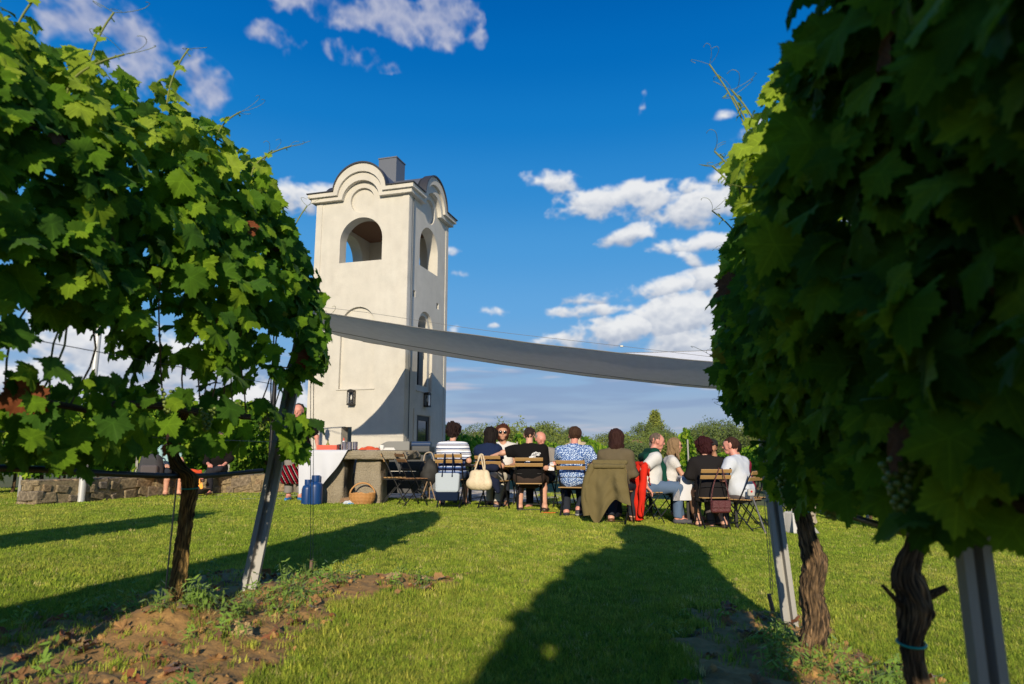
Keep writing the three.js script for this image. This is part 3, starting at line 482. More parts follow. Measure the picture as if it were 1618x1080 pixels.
function vine(name, label, x, d, o, trunk, group) {
  const t = thing(name, label, 'grapevine', [x, ground(x, d), -d], 0, group);
  part('trunk', stem(trunk ?? [[0, -0.08, 0, 0.05], [0.02, 0.3, 0.01, 0.042], [0, 0.6, 0, 0.04], [0.01, o.cordon, 0, 0.03]], o.seed, 0.24, trunk ? 44 : 10, trunk ? 26 : 5), o.moss ? barkMoss : bark, t);
  if (o.cordon) { const a = o.arm ?? [-0.6, 0.5], pts = []; for (let k = 0; k <= 6; k++) { const s = lerp(a[0], a[1], k / 6); pts.push([rowDir.x * s + 0.04 * n3(s * 3, 2, o.seed), o.cordon + 0.08 * n3(s * 2.2, o.seed, 1), rowDir.z * s, 0.014 + 0.008 * (1 - Math.abs(k - 3) / 3)]); } part('cordon', stem(pts, o.seed + 4, 0.15, 9, 4), bark, t); }
  canopy(t, o); return t;
}
const nearL = 'grapevines of the row beside the stone table lawn', nearR = 'grapevines of the dark near row';
// left row
const topL = (d) => (d < 2.75 ? lerp(2.28, 2.42, clamp((d - 1) / 1.75, 0, 1)) : d < 3.65 ? 2.46 : lerp(2.46, 2.05, clamp((d - 3.65) / 0.65, 0, 1)));
{
  const v1 = vine('grapevine', 'sunlit grapevine with a mossy straight trunk at the end of its row', -1.62, 3.46, { seed: 11, s0: -0.6, s1: 0.86, low: 0.72, top: (s) => topL(3.46 + s) - 0.05, half: 0.27, shift: -0.03, count: 1850, sparse: 0.52, single: 300, canes: 11, cordon: 0.92, arm: [-0.62, 0.75], face: 1, end: true, moss: true,
    shoots: [[-0.52, 0.15, 2.3, 0.3, 0.05, 0.05], [-0.1, 0.1, 2.3, 0.24, 0.12, 0.05], [0.3, 0.05, 2.1, 0.36, 0.1, 0.02], [0.62, 0.1, 1.85, 0.42, 0.12, 0.06], [0.05, 0.22, 2.18, 0.22, 0.14, 0.14], [0.75, 0.12, 1.5, 0.1, 0.2, 0.12]] },
    [[-0.004, -0.1, 0.0, 0.05], [0.0, 0.06, 0, 0.039], [0.008, 0.25, 0, 0.034], [0.018, 0.45, 0, 0.033], [0.022, 0.56, 0, 0.038], [0.012, 0.61, 0.012, 0.043], [-0.05, 0.66, 0.01, 0.03], [-0.07, 0.73, 0, 0.028], [-0.065, 0.82, 0, 0.026], [-0.03, 0.93, 0, 0.02]], nearL);
  part('support_rod', rod([-0.045, -0.05, 0.03], [-0.028, 0.62, 0.03], 0.004, 6), wireMat, v1);
  part('tie', new THREE.TorusGeometry(0.038, 0.0035, 5, 20).rotateX(Math.PI / 2 + 0.1).translate(0.024, 0.545, 0), tieMat, v1);
  for (const [s, w, h] of [[0.12, 0.16, 0.98], [-0.1, 0.17, 0.93], [0.4, 0.15, 0.95], [-0.35, 0.15, 1.0]]) grapes(v1, s, w, h, 26, 100 + s * 50);
  vine('grapevine', 'leafy sunlit grapevine whose trunk is cut off by the picture edge', -1.62 + ROW * -1.3, 2.16, { seed: 12, s0: -0.62, s1: 0.72, low: 0.74, top: (s) => topL(2.16 + s) - 0.02, half: 0.23, shift: 0.06, count: 1650, sparse: 0.55, single: 300, canes: 9, cordon: 0.97, arm: [-0.65, 0.72], face: 1,
    shoots: [[0.1, 0.1, 2.2, 0.3, 0.05, 0.1], [0.42, 0.1, 2.25, 0.34, 0.05, 0.05], [0.25, 0.2, 2.1, 0.2, 0.1, 0.14], [-0.1, 0.15, 2.2, 0.25, 0.1, 0.1]] }, undefined, nearL);
  for (let k = 0; k < 5; k++) { const d = 0.86 - k * 1.3; vine('grapevine', 'grapevine further back along the sunlit row, out of the picture', -1.62 + ROW * (d - 3.48), d, { seed: 30 + k, s0: -0.65, s1: 0.65, low: 0.75, top: (s) => 2.4 + 0.25 * n3(s * 2 + k * 5, 7, k), half: 0.2, count: 600, sparse: 0.15, single: 0, canes: 0, cordon: 0.95, face: 1, scale: 1.3 }, undefined, 'grapevines further back along the rows'); }
  for (let k = 0; k < 7; k++) { const d = 3.7 - k * 1.3; vine('grapevine', 'grapevine further back along the sunlit row, out of the picture', -4.75 + ROW * (d - 3.48), d, { seed: 40 + k, s0: -0.65, s1: 0.65, low: 0.75, top: () => 2.3, half: 0.28, count: 560, sparse: 0.15, single: 0, canes: 0, cordon: 0.95, face: 1, scale: 1.35 }, undefined, 'grapevines further back along the rows'); }
}
// right row
{
  const topR = (d) => (d < 3.2 ? 2.42 : lerp(2.42, 1.8, clamp((d - 3.2) / 0.95, 0, 1)));
  const v1 = vine('grapevine', 'grapevine with a thick gnarled trunk tied with teal twine at the row end', 1.35, 3.25, { seed: 21, youngTop: 0.85, s0: -0.75, s1: 0.95, low: 0.66, top: (s) => topR(3.25 + s), half: 0.235, gaps: 0, count: 2100, sparse: 0.7, single: 300, canes: 10, cordon: 0.86, arm: [-0.7, 0.7], face: -1, end: true,
    shoots: [[-0.1, -0.12, 2.1, 0.75, 0.05, -0.2], [-0.35, -0.15, 2.1, 0.4, 0.0, -0.1], [-0.55, -0.15, 2.05, 0.4, 0.05, -0.12], [0.2, -0.15, 2.05, 0.36, 0.05, -0.15], [-0.2, -0.22, 1.95, 0.3, 0.05, -0.12], [-0.45, -0.25, 1.95, 0.25, 0.02, -0.1], [0.45, -0.15, 1.95, 0.3, 0.05, -0.15], [0.75, -0.1, 1.75, 0.3, 0.1, -0.15], [0.85, -0.2, 1.35, 0.12, 0.12, -0.12], [0.9, -0.15, 1.05, 0.1, 0.14, -0.1]] },
    [[-0.01, -0.1, 0, 0.068], [0, 0.02, 0, 0.058], [0.02, 0.14, 0, 0.051], [0.012, 0.25, 0, 0.049], [0.03, 0.36, 0.01, 0.055], [0.006, 0.5, 0, 0.043], [-0.012, 0.6, 0, 0.035], [-0.03, 0.72, 0, 0.038], [-0.03, 0.9, 0, 0.025]], nearR);
  part('tie', new THREE.TorusGeometry(0.04, 0.0035, 5, 20).rotateX(Math.PI / 2 - 0.1).translate(-0.01, 0.585, 0), tieMat, v1);
  const v2 = vine('grapevine', 'dark shaded grapevine with a knotted trunk and a teal tie', 1.04, 1.86, { seed: 22, s0: -0.72, s1: 0.72, low: 0.76, top: (s) => (s < -0.5 ? 2.3 : lerp(2.3, 1.85, clamp((s + 0.5) / 0.4, 0, 1))), half: 0.25, gaps: 0, count: 2000, sparse: 0.7, single: 300, canes: 10, cordon: 0.8, arm: [-0.7, 0.7], face: -1, shoots: [[0.35, -0.2, 1.75, 0.1, 0.1, -0.1]] },
    [[0.035, -0.12, 0, 0.036], [0.028, 0.1, 0, 0.031], [-0.004, 0.28, 0, 0.027], [-0.014, 0.4, 0, 0.029], [0.004, 0.5, 0.01, 0.042], [-0.012, 0.57, 0, 0.037], [0.02, 0.66, 0, 0.023], [0.03, 0.82, 0, 0.02]], nearR);
  part('tie', new THREE.TorusGeometry(0.033, 0.0035, 5, 20).rotateX(Math.PI / 2 + 0.15).translate(-0.013, 0.41, 0), tieMat, v2);
  part('spur', mergeG([rod([-0.03, 0.5, 0.0], [-0.085, 0.555, 0.02], 0.008, 6, 0.005), rod([0.03, 0.52, 0.0], [0.08, 0.55, 0.02], 0.014, 6, 0.008)]), bark, v2);
  for (const [r, s, w, h] of [[v1, -0.3, -0.12, 0.76], [v2, 0.3, -0.12, 0.8], [v2, -0.45, -0.14, 0.88]]) grapes(r, s, w, h, 30, 200 + s * 50);
  vine('grapevine', 'deep shaded out of focus grapevine closest to the lens', 0.86, 0.72, { seed: 23, s0: -0.6, s1: 0.6, low: 0.86, top: () => 2.25, half: 0.22, gaps: 0, count: 1450, sparse: 0.7, single: 300, canes: 5, cordon: 0.8, face: -1 }, undefined, nearR);
  for (let k = 0; k < 5; k++) { const d = -0.5 - k * 1.3; vine('grapevine', 'grapevine further back along the sunlit row, out of the picture', rowR(d) + 0.05, d, { seed: 60 + k, s0: -0.65, s1: 0.65, low: 0.7, top: (s) => (k === 0 ? 2.6 : 3.0) + 0.35 * n3(s * 2 + k * 5, 3, k), half: 0.32, count: 760, sparse: 0.3, single: 0, canes: 0, cordon: 0.9, face: -1, scale: 1.3 }, undefined, 'grapevines further back along the rows'); }
}
// posts, wires, anchors, hose
function trellisPost(label, base, top, w, turn) {
  const t = thing('trellis_post', label, 'post', base, 0, 'galvanised trellis posts'); const L = new THREE.Vector3(...top), len = L.length(), g = [];
  const s = new THREE.Shape(); const a = w / 2, k = w * 0.32, th = w * 0.07;                                  // open channel with a central groove
  s.moveTo(-a, -k); s.lineTo(-a, k * 0.6); s.lineTo(-a * 0.35, k * 0.6); s.lineTo(-a * 0.2, -k * 0.5); s.lineTo(a * 0.2, -k * 0.5); s.lineTo(a * 0.35, k * 0.6); s.lineTo(a, k * 0.6); s.lineTo(a, -k); s.lineTo(a - th, -k); s.lineTo(a - th, k * 0.6 - th); s.lineTo(a * 0.35 + th, k * 0.6 - th); s.lineTo(a * 0.2 + th, -k * 0.5 - th); s.lineTo(-a * 0.2 - th, -k * 0.5 - th); s.lineTo(-a * 0.35 - th, k * 0.6 - th); s.lineTo(-a + th, k * 0.6 - th); s.lineTo(-a + th, -k); s.closePath();
  const geo = new THREE.ExtrudeGeometry(s, { depth: len, bevelEnabled: false }).rotateZ(turn); const q = new THREE.Quaternion().setFromUnitVectors(new THREE.Vector3(0, 0, 1), L.clone().normalize()); geo.applyQuaternion(q);
  part('channel', uvBox(geo, 3), galv, t);
  for (let i = 1; i < 7; i++) part('wire_hook', rbox(0.014, 0.03, 0.012, 0.003).applyQuaternion(q).translate(...L.clone().multiplyScalar(0.3 + i * 0.1).add(new THREE.Vector3(a * 0.96, 0, 0.01).applyAxisAngle(new THREE.Vector3(0, 1, 0), turn)).toArray()), galv, t);
  return t;
}
trellisPost('leaning galvanised end post of the sunlit vine row', onGround(-1.52, 4.07, -0.12), [0.17, 1.98, -0.42], 0.085, Math.PI);
trellisPost('galvanised end post behind the thick trunk of the dark row', onGround(1.49, 3.83, -0.12), [-0.03, 1.9, -0.3], 0.075, Math.PI);
trellisPost('broad blurred galvanised post close to the lens in the dark row', onGround(0.955, 1.44, -0.12), [-0.02, 2.1, -0.03], 0.06, Math.PI);
function anchor(label, x, d, lean, ends, wl) {
  const t = thing('ground_anchor', label, 'anchor', onGround(x, d, -0.06), 0, 'ground anchors of the vine rows'); part('stake', cyl(0.011, 0.013, 0.17, 0, 0.085, 0, 10).rotateZ(lean), std(lin(0.2, 0.13, 0.09), 0.8, { metalness: 0.3 }), t);
  single('anchor_wire', mergeG(ends.map(([a, b]) => rod(a, b, 0.0022, 5))), wireMat, wl, 'wire', 'stay wires of the vine rows');
}
{ const y = ground(-1.37, 4.85); anchor('rusty ground anchor stake beside the soil under the sunlit row', -1.37, 4.85, 0, [[[-1.375, y + 0.1, -4.85], [-1.36, 1.92, -4.5]], [[-1.36, y + 0.1, -4.85], [-1.335, 1.9, -4.5]]], 'pair of thin stay wires rising beside the tower edge'); }
{ const y = ground(1.52, 4.14); anchor('small tilted ground anchor stake near the dark row end', 1.52, 4.14, 0.2, [[[1.5, y + 0.1, -4.14], [1.465, 1.75, -4.12]], [[1.51, y + 0.1, -4.14], [1.49, 1.75, -4.12]]], 'pair of thin stay wires in front of the dark row end'); }
single('irrigation_hose', tube([V(-2.5, 0.83, -0.3), V(-2.16, 0.81, 1.2), V(-1.84, 0.805, 2.49), V(-1.74, 0.775, 2.95), V(-1.66, 0.755, 3.3), V(-1.6, 0.745, 3.7), V(-1.49, 0.76, 4.15)], 0.013, 60, 8), hoseMat, 'black irrigation hose slung along the sunlit vine row', 'hose');
single('irrigation_hose', tube([V(0.965, 0.67, 1.5), V(1.04, 0.65, 1.86), V(1.2, 0.64, 2.5), V(1.34, 0.66, 3.2), V(1.47, 0.68, 3.85)], 0.011, 60, 8), hoseMat, 'black irrigation hose hidden among the dark vine leaves', 'hose');
for (const [h, k] of [[0.95, 0], [1.3, 1], [1.65, 2], [2.0, 3]]) {
  single('trellis_wire', tube([V(rowL(-4), h, -4), V(rowL(0), h - 0.01, 0), V(rowL(4.4), h - 0.02, 4.4)], 0.0018, 20, 4), wireMat, ['lowest thin trellis wire in the sunlit vine row', 'second lowest trellis wire in the sunlit vine row', 'second highest trellis wire in the sunlit vine row', 'highest thin trellis wire in the sunlit vine row'][k], 'wire', 'trellis wires of the sunlit row');
  single('trellis_wire', tube([V(rowR(-4), h - 0.08, -4), V(rowR(0), h - 0.08, 0), V(rowR(4.0), h - 0.08, 4.0)], 0.0018, 20, 4), wireMat, ['lowest thin trellis wire in the dark vine row', 'second lowest trellis wire in the dark vine row', 'second highest trellis wire in the dark vine row', 'highest thin trellis wire in the dark vine row'][k], 'wire', 'trellis wires of the dark row');
}

// ---------- low stone wall round the fire place ----------
const stoneTex = (() => { const f = tiled((a, b) => fbm(a * 2, b * 2, 4, 5), 6), g = tiled((a, b) => fbm(a * 8, b * 8, 7, 3), 6); return tex2(512, 512, (u, v) => { const a = 0.72 + 0.5 * f(u, v) + 0.3 * g(u, v); return [a, a * 0.98, a * 0.94]; }, true); })();
const stoneMats = [[0.46, 0.37, 0.23], [0.4, 0.33, 0.24], [0.55, 0.44, 0.27], [0.32, 0.28, 0.23], [0.5, 0.37, 0.22]].map((c) => std(lin(...c), 0.95, { map: stoneTex, bumpMap: bumpAt(4), bumpScale: 0.012 }));
const mortar = std(lin(0.52, 0.42, 0.25), 1, { map: stoneTex, bumpMap: bumpAt(6), bumpScale: 0.012 });
function pebble(w, h, d, seed, cut = 5) {                              // an irregular block with rounded edges
  const g = new RoundedBoxGeometry(w, h, d, 2, Math.min(w, h, d) * 0.22), p = g.attributes.position, r = mulberry(seed), q = [r() * 9, r() * 9, r() * 9];
  for (let i = 0; i < p.count; i++) { const x = p.getX(i), y = p.getY(i), z = p.getZ(i), k = 1 + 0.16 * n3(x * cut + q[0], y * cut + q[1], z * cut + q[2]); p.setXYZ(i, x * k, y * (1 + 0.14 * n3(x * cut + q[1], y * cut, z * cut)), z * k); }
  g.computeVertexNormals(); return uvBox(g, 1.4);
}
{
  const wall = thing('stone_wall', 'low curved wall of pale rubble stones round the fire place', 'wall', [0, 0, 0]);
  const path = new THREE.CatmullRomCurve3([V(-7.9, 0, 11.45), V(-7.55, 0, 12.3), V(-7.35, 0, 13.4), V(-6.85, 0, 14.4), V(-5.9, 0, 15.05), V(-4.75, 0, 15.3)]), L = path.getLength(), P = [], I = [], N = 50, th = 0.24, top = (t) => 0.44 + 0.0 * t;
  for (let i = 0; i <= N; i++) { const t = i / N, c = path.getPoint(t), n = path.getTangent(t), a = new THREE.Vector3(-n.z, 0, n.x), y0 = -0.25; for (const [o, y] of [[th - 0.02, y0], [th - 0.02, top(t) - 0.015], [-th + 0.02, top(t) - 0.015], [-th + 0.02, y0]]) P.push(c.x + a.x * o, y, c.z + a.z * o); if (i < N) for (let k = 0; k < 3; k++) { const b = i * 4 + k; I.push(b, b + 4, b + 1, b + 1, b + 4, b + 5); } }
  I.push(0, 1, 2, 0, 2, 3, N * 4, N * 4 + 2, N * 4 + 1, N * 4, N * 4 + 3, N * 4 + 2);
  const g = new THREE.BufferGeometry(); g.setAttribute('position', new THREE.Float32BufferAttribute(P, 3)); g.setIndex(I); const gg = g.toNonIndexed(); gg.computeVertexNormals(); part('mortar', uvBox(gg, 1), mortar, wall);
  rnd = mulberry(77); const kinds = []; for (let i = 0; i < 8; i++) kinds.push([pebble(0.3, 0.17, 0.12, 300 + i), pebble(0.2, 0.16, 0.12, 320 + i), pebble(0.4, 0.2, 0.12, 340 + i)]);
  const place = (x, y, z, turn, sx, sy) => { const m = part('stone', kinds[Math.floor(rnd() * 8)][Math.floor(rnd() * 3)], stoneMats[Math.floor(rnd() * 5)], wall); m.position.set(x, y, z); m.rotation.set(rr(-0.05, 0.05), turn, rr(-0.25, 0.25)); m.scale.set(sx, sy, rr(0.8, 1.2)); };
  for (const side of [1, -1]) for (let row = 0; row < 3; row++) for (let s = 0.12; s < L; s += rr(0.25, 0.46)) { const t = s / L, c = path.getPointAt(t), n = path.getTangentAt(t), a = new THREE.Vector3(-n.z, 0, n.x), o = (th - 0.045) * side; place(c.x + a.x * o, -0.02 + row * 0.165 + rr(-0.04, 0.04), c.z + a.z * o, Math.atan2(-n.z, n.x) + rr(-0.1, 0.1), rr(0.65, 1.1), rr(0.65, 1.1)); }
  for (let s = 0.1; s < L; s += rr(0.26, 0.36)) { const t = s / L, c = path.getPointAt(t), n = path.getTangentAt(t), a = new THREE.Vector3(-n.z, 0, n.x); for (const o of [0.11, -0.11]) { const m = part('cap_stone', kinds[Math.floor(rnd() * 8)][0], stoneMats[Math.floor(rnd() * 5)], wall); m.position.set(c.x + a.x * o, 0.405, c.z + a.z * o); m.rotation.set(0, Math.atan2(-n.z, n.x) + rr(-0.2, 0.2), 0); m.scale.set(1, 0.55, 1.7); } }
  const n0 = path.getTangentAt(0), e = path.getPointAt(0); for (const [o, y, k] of [[-0.13, 0.02, 0.8], [0.12, 0.0, 0.75], [-0.1, 0.19, 0.7], [0.13, 0.2, 0.85], [0, 0.35, 0.7]]) { const m = part('stone', kinds[Math.floor(rnd() * 8)][0], stoneMats[Math.floor(rnd() * 3)], wall); m.position.set(e.x - n0.z * o, y, e.z + n0.x * o).addScaledVector(n0, 0.0); m.rotation.y = Math.atan2(n0.x, n0.z); m.scale.set(k, 0.95, 1); }
  // paving by the tower
  const pave = thing('paving', 'grey stone paving between the tower and the lawn', 'paving', [0, 0, 0], 0, undefined, 'structure'); const ax = [Math.cos(TA), -Math.sin(TA)], bx = [Math.sin(TA), Math.cos(TA)]; const slabs = [1, 2, 3].map((i) => rbox(0.58, 0.05, 0.58, 0.008)), pm = [[0.3, 0.29, 0.29], [0.35, 0.34, 0.33], [0.27, 0.26, 0.27]].map((c) => std(lin(...c), 0.9, { bumpMap: bumpAt(2), bumpScale: 0.004 }));
  for (let i = -5; i < 7; i++) for (let j = -5; j < 5; j++) { const u = i * 0.6, v = j * 0.6, x = tC[0] + ax[0] * u + bx[0] * v, d = tC[1] + ax[1] * u + bx[1] * v; if (d < 12.75 || (u < 0.25 && u > -2.7 && v > -0.25)) continue; const m = part('slab', slabs[(i + 9) % 3], pm[(i * 3 + j * 5 + 90) % 3], pave); m.position.set(x, plain(x, d) - 0.005 + rr(0, 0.006), -d); m.rotation.y = TA; }
}

// ---------- vineyard beyond the lawn ----------
const tinyLeaf = leafGeo(3, 0.2);
function farRow(label, x, d, len, h, n, size, posts, seed, group) {
  const t = thing('vine_row', label, 'vine row', [x, plain(x, d), -d], 0, group); rnd = mulberry(seed);
  const im = new THREE.InstancedMesh(leafGeos[seed % 5], massMat, n), c = new THREE.Color();
  for (let i = 0; i < n; i++) { const s = rr(0, 1) ** 1.5 * len, px = x + rowDir.x * s, pd = d + s, k = rr(0, 1), y = 0.45 + k * (h - 0.45) * (1 + 0.14 * n3(s * 1.5, seed, 2)), half = 0.3 * Math.sin(Math.PI * clamp(k, 0.1, 0.9)) * (1 + 0.4 * n3(s * 1.3, y * 2, seed)), side = rnd() < 0.5 ? -1 : 1, w = side * half * Math.sqrt(rr(0.2, 1));
    const p = new THREE.Vector3(rowDir.x * s + w, y + plain(px, pd) - plain(x, d), -s + w * ROW), nrm = new THREE.Vector3(side * rr(0.1, 1), rr(0, 0.8), rr(0.1, 0.9));
    im.setMatrixAt(i, leafMatrix(p, nrm, size * rr(0.7, 1.25), rr(-1, 1))); im.setColorAt(i, c.copy(rnd() < 0.2 ? youngC : greens[Math.floor(rnd() * 5)]).multiplyScalar(rr(0.85, 1.25))); }
  im.name = 'foliage'; im.userData.kind = 'stuff'; t.add(im);
  for (const [s, ph] of posts) part('post', rbox(0.055, ph, 0.045, 0.006, rowDir.x * s, ph / 2 - 0.1, -s), galv, t);
  for (let s = 0.4; s < Math.min(len, 9); s += 1.1) part('trunk', stem([[rowDir.x * s, -0.1, -s, 0.04], [rowDir.x * s + 0.03, 0.35, -s, 0.032], [rowDir.x * s, 0.7, -s, 0.03]], seed + s, 0.15, 7, 3), bark, t);
}
{
  const left = 'vine rows behind the stone wall', mid = 'vine rows beyond the tables';
  const L = [[-13.5, 11.6, 9], [-11.3, 12.4, 9], [-9.3, 13.2, 12], [-8.1, 15.0, 12], [-6.6, 16.2, 12], [-5.0, 17.4, 12]];
  L.forEach(([x, d, len], i) => farRow(['vine row at the very edge of the picture behind the wall', 'vine row behind the wall, second from the picture edge', 'vine row behind the lit end of the stone wall', 'vine row behind the middle of the stone wall', 'vine row just behind the seated guests at the wall', 'vine row nearest the tower behind the wall'][i], x, d, len, 2.1, 2800, 0.16, i < 3 ? [[0, 1.7], [4, 1.7]] : [[0, 1.6]], 500 + i, left));
  const R = [[-2.6, 28, 1.75], [0.2, 27, 1.75], [2.6, 26.5, 1.8], [6.6, 26, 2.25], [9.8, 26, 1.9], [12.5, 25, 1.9], [15, 24, 1.9], [17.5, 23, 1.9]];
  R.forEach(([x, d, h], i) => farRow(['vine row behind the woman in stripes beyond the lawn', 'vine row behind the man in the black shirt beyond the lawn', 'vine row showing between the blue shirt and the long brown hair', 'tall bright vine row end with a grey post behind the second table', 'vine row behind the man in the white shirt', 'vine row hidden behind the dark near vines', 'vine row glimpsed low through the dark near vines', 'vine row furthest towards the sunny picture edge'][i], x, d, 40, h, 3400, 0.2, [[i === 3 ? -0.3 : 0, i === 3 ? 2.0 : 1.55], [6, 1.6]], 520 + i, mid));
  farRow('short vine row with bare stems on the sunny lawn behind the dark row', 6.3, 9.6, 9, 1.9, 2200, 0.15, [[0, 1.9], [5, 1.8]], 540, mid);
}

// ---------- trees and houses on the horizon ----------
const clump = (() => { rnd = mulberry(5); const l = []; for (let i = 0; i < 14; i++) { const m = leafMatrix(new THREE.Vector3(rr(-0.5, 0.5), rr(-0.4, 0.4), rr(-0.5, 0.5)), new THREE.Vector3(rr(-1, 1), rr(-0.2, 1), rr(-1, 1)), rr(0.28, 0.5), rr(-3, 3)); const s = new THREE.Shape(); s.moveTo(0, 0); s.quadraticCurveTo(0.35, 0.35, 0, 0.9); s.quadraticCurveTo(-0.35, 0.35, 0, 0); l.push(new THREE.ShapeGeometry(s, 2).applyMatrix4(m)); } return mergeG(l); })();
const treeLeaf = phys(0xffffff, 0.95, { transmission: 0.25, side: THREE.DoubleSide });
const treeGreens = [lin(0.18, 0.23, 0.028), lin(0.13, 0.18, 0.026), lin(0.23, 0.27, 0.034), lin(0.1, 0.15, 0.03)];
function tree(label, x, d, h, r, kind, seed, cnt = 420) {
  const y0 = plain(x, d), t = thing('tree', label, 'tree', [x, y0 - 0.3, -d], 0, 'trees along the horizon'); rnd = mulberry(seed);
  const limbs = [stem([[0, 0, 0, h * 0.035], [0.1, h * 0.3, 0, h * 0.026], [0, h * 0.7, 0.1, h * 0.012], [0, h * 0.92, 0, h * 0.004]], seed, 0.1, 8, 4)];
  for (let k = 0; k < 5; k++) { const a = k * 1.3 + seed, q = rr(0.5, 0.8) * r; limbs.push(stem([[0, h * rr(0.25, 0.45), 0, h * 0.015], [Math.cos(a) * q * 0.5, h * 0.55, Math.sin(a) * q * 0.5, h * 0.009], [Math.cos(a) * q, h * rr(0.6, 0.8), Math.sin(a) * q, h * 0.003]], seed + k, 0.1, 6, 4)); }
  part('trunk', mergeG(limbs), bark, t);
  const im = new THREE.InstancedMesh(clump, treeLeaf, cnt), M = new THREE.Matrix4(), Q = new THREE.Quaternion(), E = new THREE.Euler(), c = new THREE.Color(), base = treeGreens[seed % 4];
  const lobes = []; for (let k = 0; k < 9; k++) { const a = rr(0, 6.28), q = rr(0.1, 0.62) * r; lobes.push([Math.cos(a) * q, h * rr(0.35, 0.8), Math.sin(a) * q, r * rr(0.35, 0.55)]); } lobes.push([0, h * 0.82, 0, r * 0.42]);
  for (let i = 0; i < cnt; i++) {
    let x2, y2, z2;
    if (kind === 'conifer') { const k = rnd() ** 1.3, a = rr(0, 6.28), q = r * (1 - k) * (0.55 + 0.45 * Math.abs(Math.sin(k * 22))) * Math.sqrt(rr(0.4, 1)); x2 = Math.cos(a) * q; z2 = Math.sin(a) * q; y2 = h * (0.12 + 0.88 * k); }
    else { const l = lobes[Math.floor(rnd() * lobes.length)], v = new THREE.Vector3(rr(-1, 1), rr(-0.8, 1), rr(-1, 1)).normalize().multiplyScalar(l[3] * Math.cbrt(rr(0.35, 1.05))); x2 = l[0] + v.x; y2 = Math.max(h * 0.12, l[1] + v.y * 0.85); z2 = l[2] + v.z; }
    E.set(rr(-3, 3), rr(-3, 3), rr(-3, 3)); const s = r * rr(0.14, 0.26); M.compose(new THREE.Vector3(x2, y2, z2), Q.setFromEuler(E), new THREE.Vector3(s, s, s)); im.setMatrixAt(i, M); im.setColorAt(i, c.copy(base).multiplyScalar(rr(0.75, 1.3)));
  }
  im.name = 'crown'; im.userData.kind = 'stuff'; t.add(im);
}
{
  const list = [[-5.0,95,5.1,1.7,0],[-5.4,80,3.6,1.2,0],[-3.3,110,5.4,1.8,0],[0.1,90,5.0,1.3,0],[1.8,85,4.1,1.4,0],[4.9,100,6.9,3.0,0],[6.2,90,4.9,1.8,0],[10.4,120,8.4,1.8,0],[8.5,80,4.3,1.6,0],[15.1,115,6.8,2.4,0],[14.5,95,5.3,1.8,0],[21.6,130,7.8,2.3,0],[16.6,90,5.1,1.5,0],[18.3,95,7.4,2.1,0],[20.8,100,8.8,4.2,1],[21.4,98,7.4,1.9,0],[19.7,85,4.9,1.7,0],[28.2,110,6.6,2.1,0],[27.9,100,6.2,2.1,0],[33.2,125,7.6,1.5,1],[28.6,95,5.8,2.3,0],[29.1,90,5.9,2.0,0],[29.3,85,6.3,2.1,0],[29.6,80,6.3,2.1,0],[33.0,82,6.6,2.4,0],[34.6,78,6.4,2.3,0],[41.1,84,6.5,2.5,0],[43.6,80,6.4,2.3,0],[51.6,86,6.6,2.5,0],[53.7,82,6.5,2.4,0],[59.7,84,6.5,2.5,0],[-10.9,100,4.7,1.8,0],[-28.8,90,4.5,1.8,0],[-33.9,95,4.7,1.8,0],[-39.6,90,4.3,1.9,0],[-49.6,95,4.7,2.0,0],[-55.3,90,4.5,1.9,0],[-66.2,95,4.7,2.0,0]];
  rnd = mulberry(400); for (let i = 0; i < 120; i++) { const d = rr(58, 110), a = i < 30 ? rr(0.27, 0.5) : i < 60 ? rr(-0.1, 0.32) : rr(-0.78, 0.78); list.push([a * d, d, rr(2.2, 4.0) + d * 0.012 + (a > 0.27 ? 1.4 : 0), rr(1.6, 3.0), 0]); }
  const special = { 5: 'broad round dark tree on the horizon behind the bald man', 7: 'slim tree on the horizon beside the head of the man in blue', 14: 'tall pointed conifer, highest tree on the horizon', 13: 'bushy tree leaning against the tall conifer on the horizon', 19: 'small pointed conifer above the second table', 0: 'small rounded tree on the horizon just beside the tower' };
  list.forEach(([x, d, h, r, k], i) => { const s = 600 + i; tree(special[i] ?? 'leafy green tree in the belt along the horizon', x, d, h * (i > 37 ? 1 : 1.04), r * (k ? 1.1 : 1.45), k ? 'conifer' : 'round', s, i > 37 ? 340 : i in special ? 800 : 480); });
  // a pale house end between the trees
  const hs = thing('far_house', 'tiny pale house with a tiled roof among the far trees', 'house', [14.4, 1.6, -80], 0.35); hs.scale.setScalar(0.3);
  part('wall', box(2.4, 7.6, 4, 0, -1.6, 0), std(lin(0.55, 0.45, 0.33), 0.9), hs);
  const rf = new THREE.Shape(); rf.moveTo(-1.9, 0); rf.lineTo(0, 1.3); rf.lineTo(1.9, 0); rf.closePath(); part('roof', new THREE.ExtrudeGeometry(rf, { depth: 4.4, bevelEnabled: false }).translate(0, 2.2, -2.2), std(lin(0.3, 0.14, 0.08), 0.9), hs);
  part('window', box(0.5, 0.8, 0.06, 0, 0.9, 2.0), std(lin(0.05, 0.05, 0.06), 0.3), hs);
}

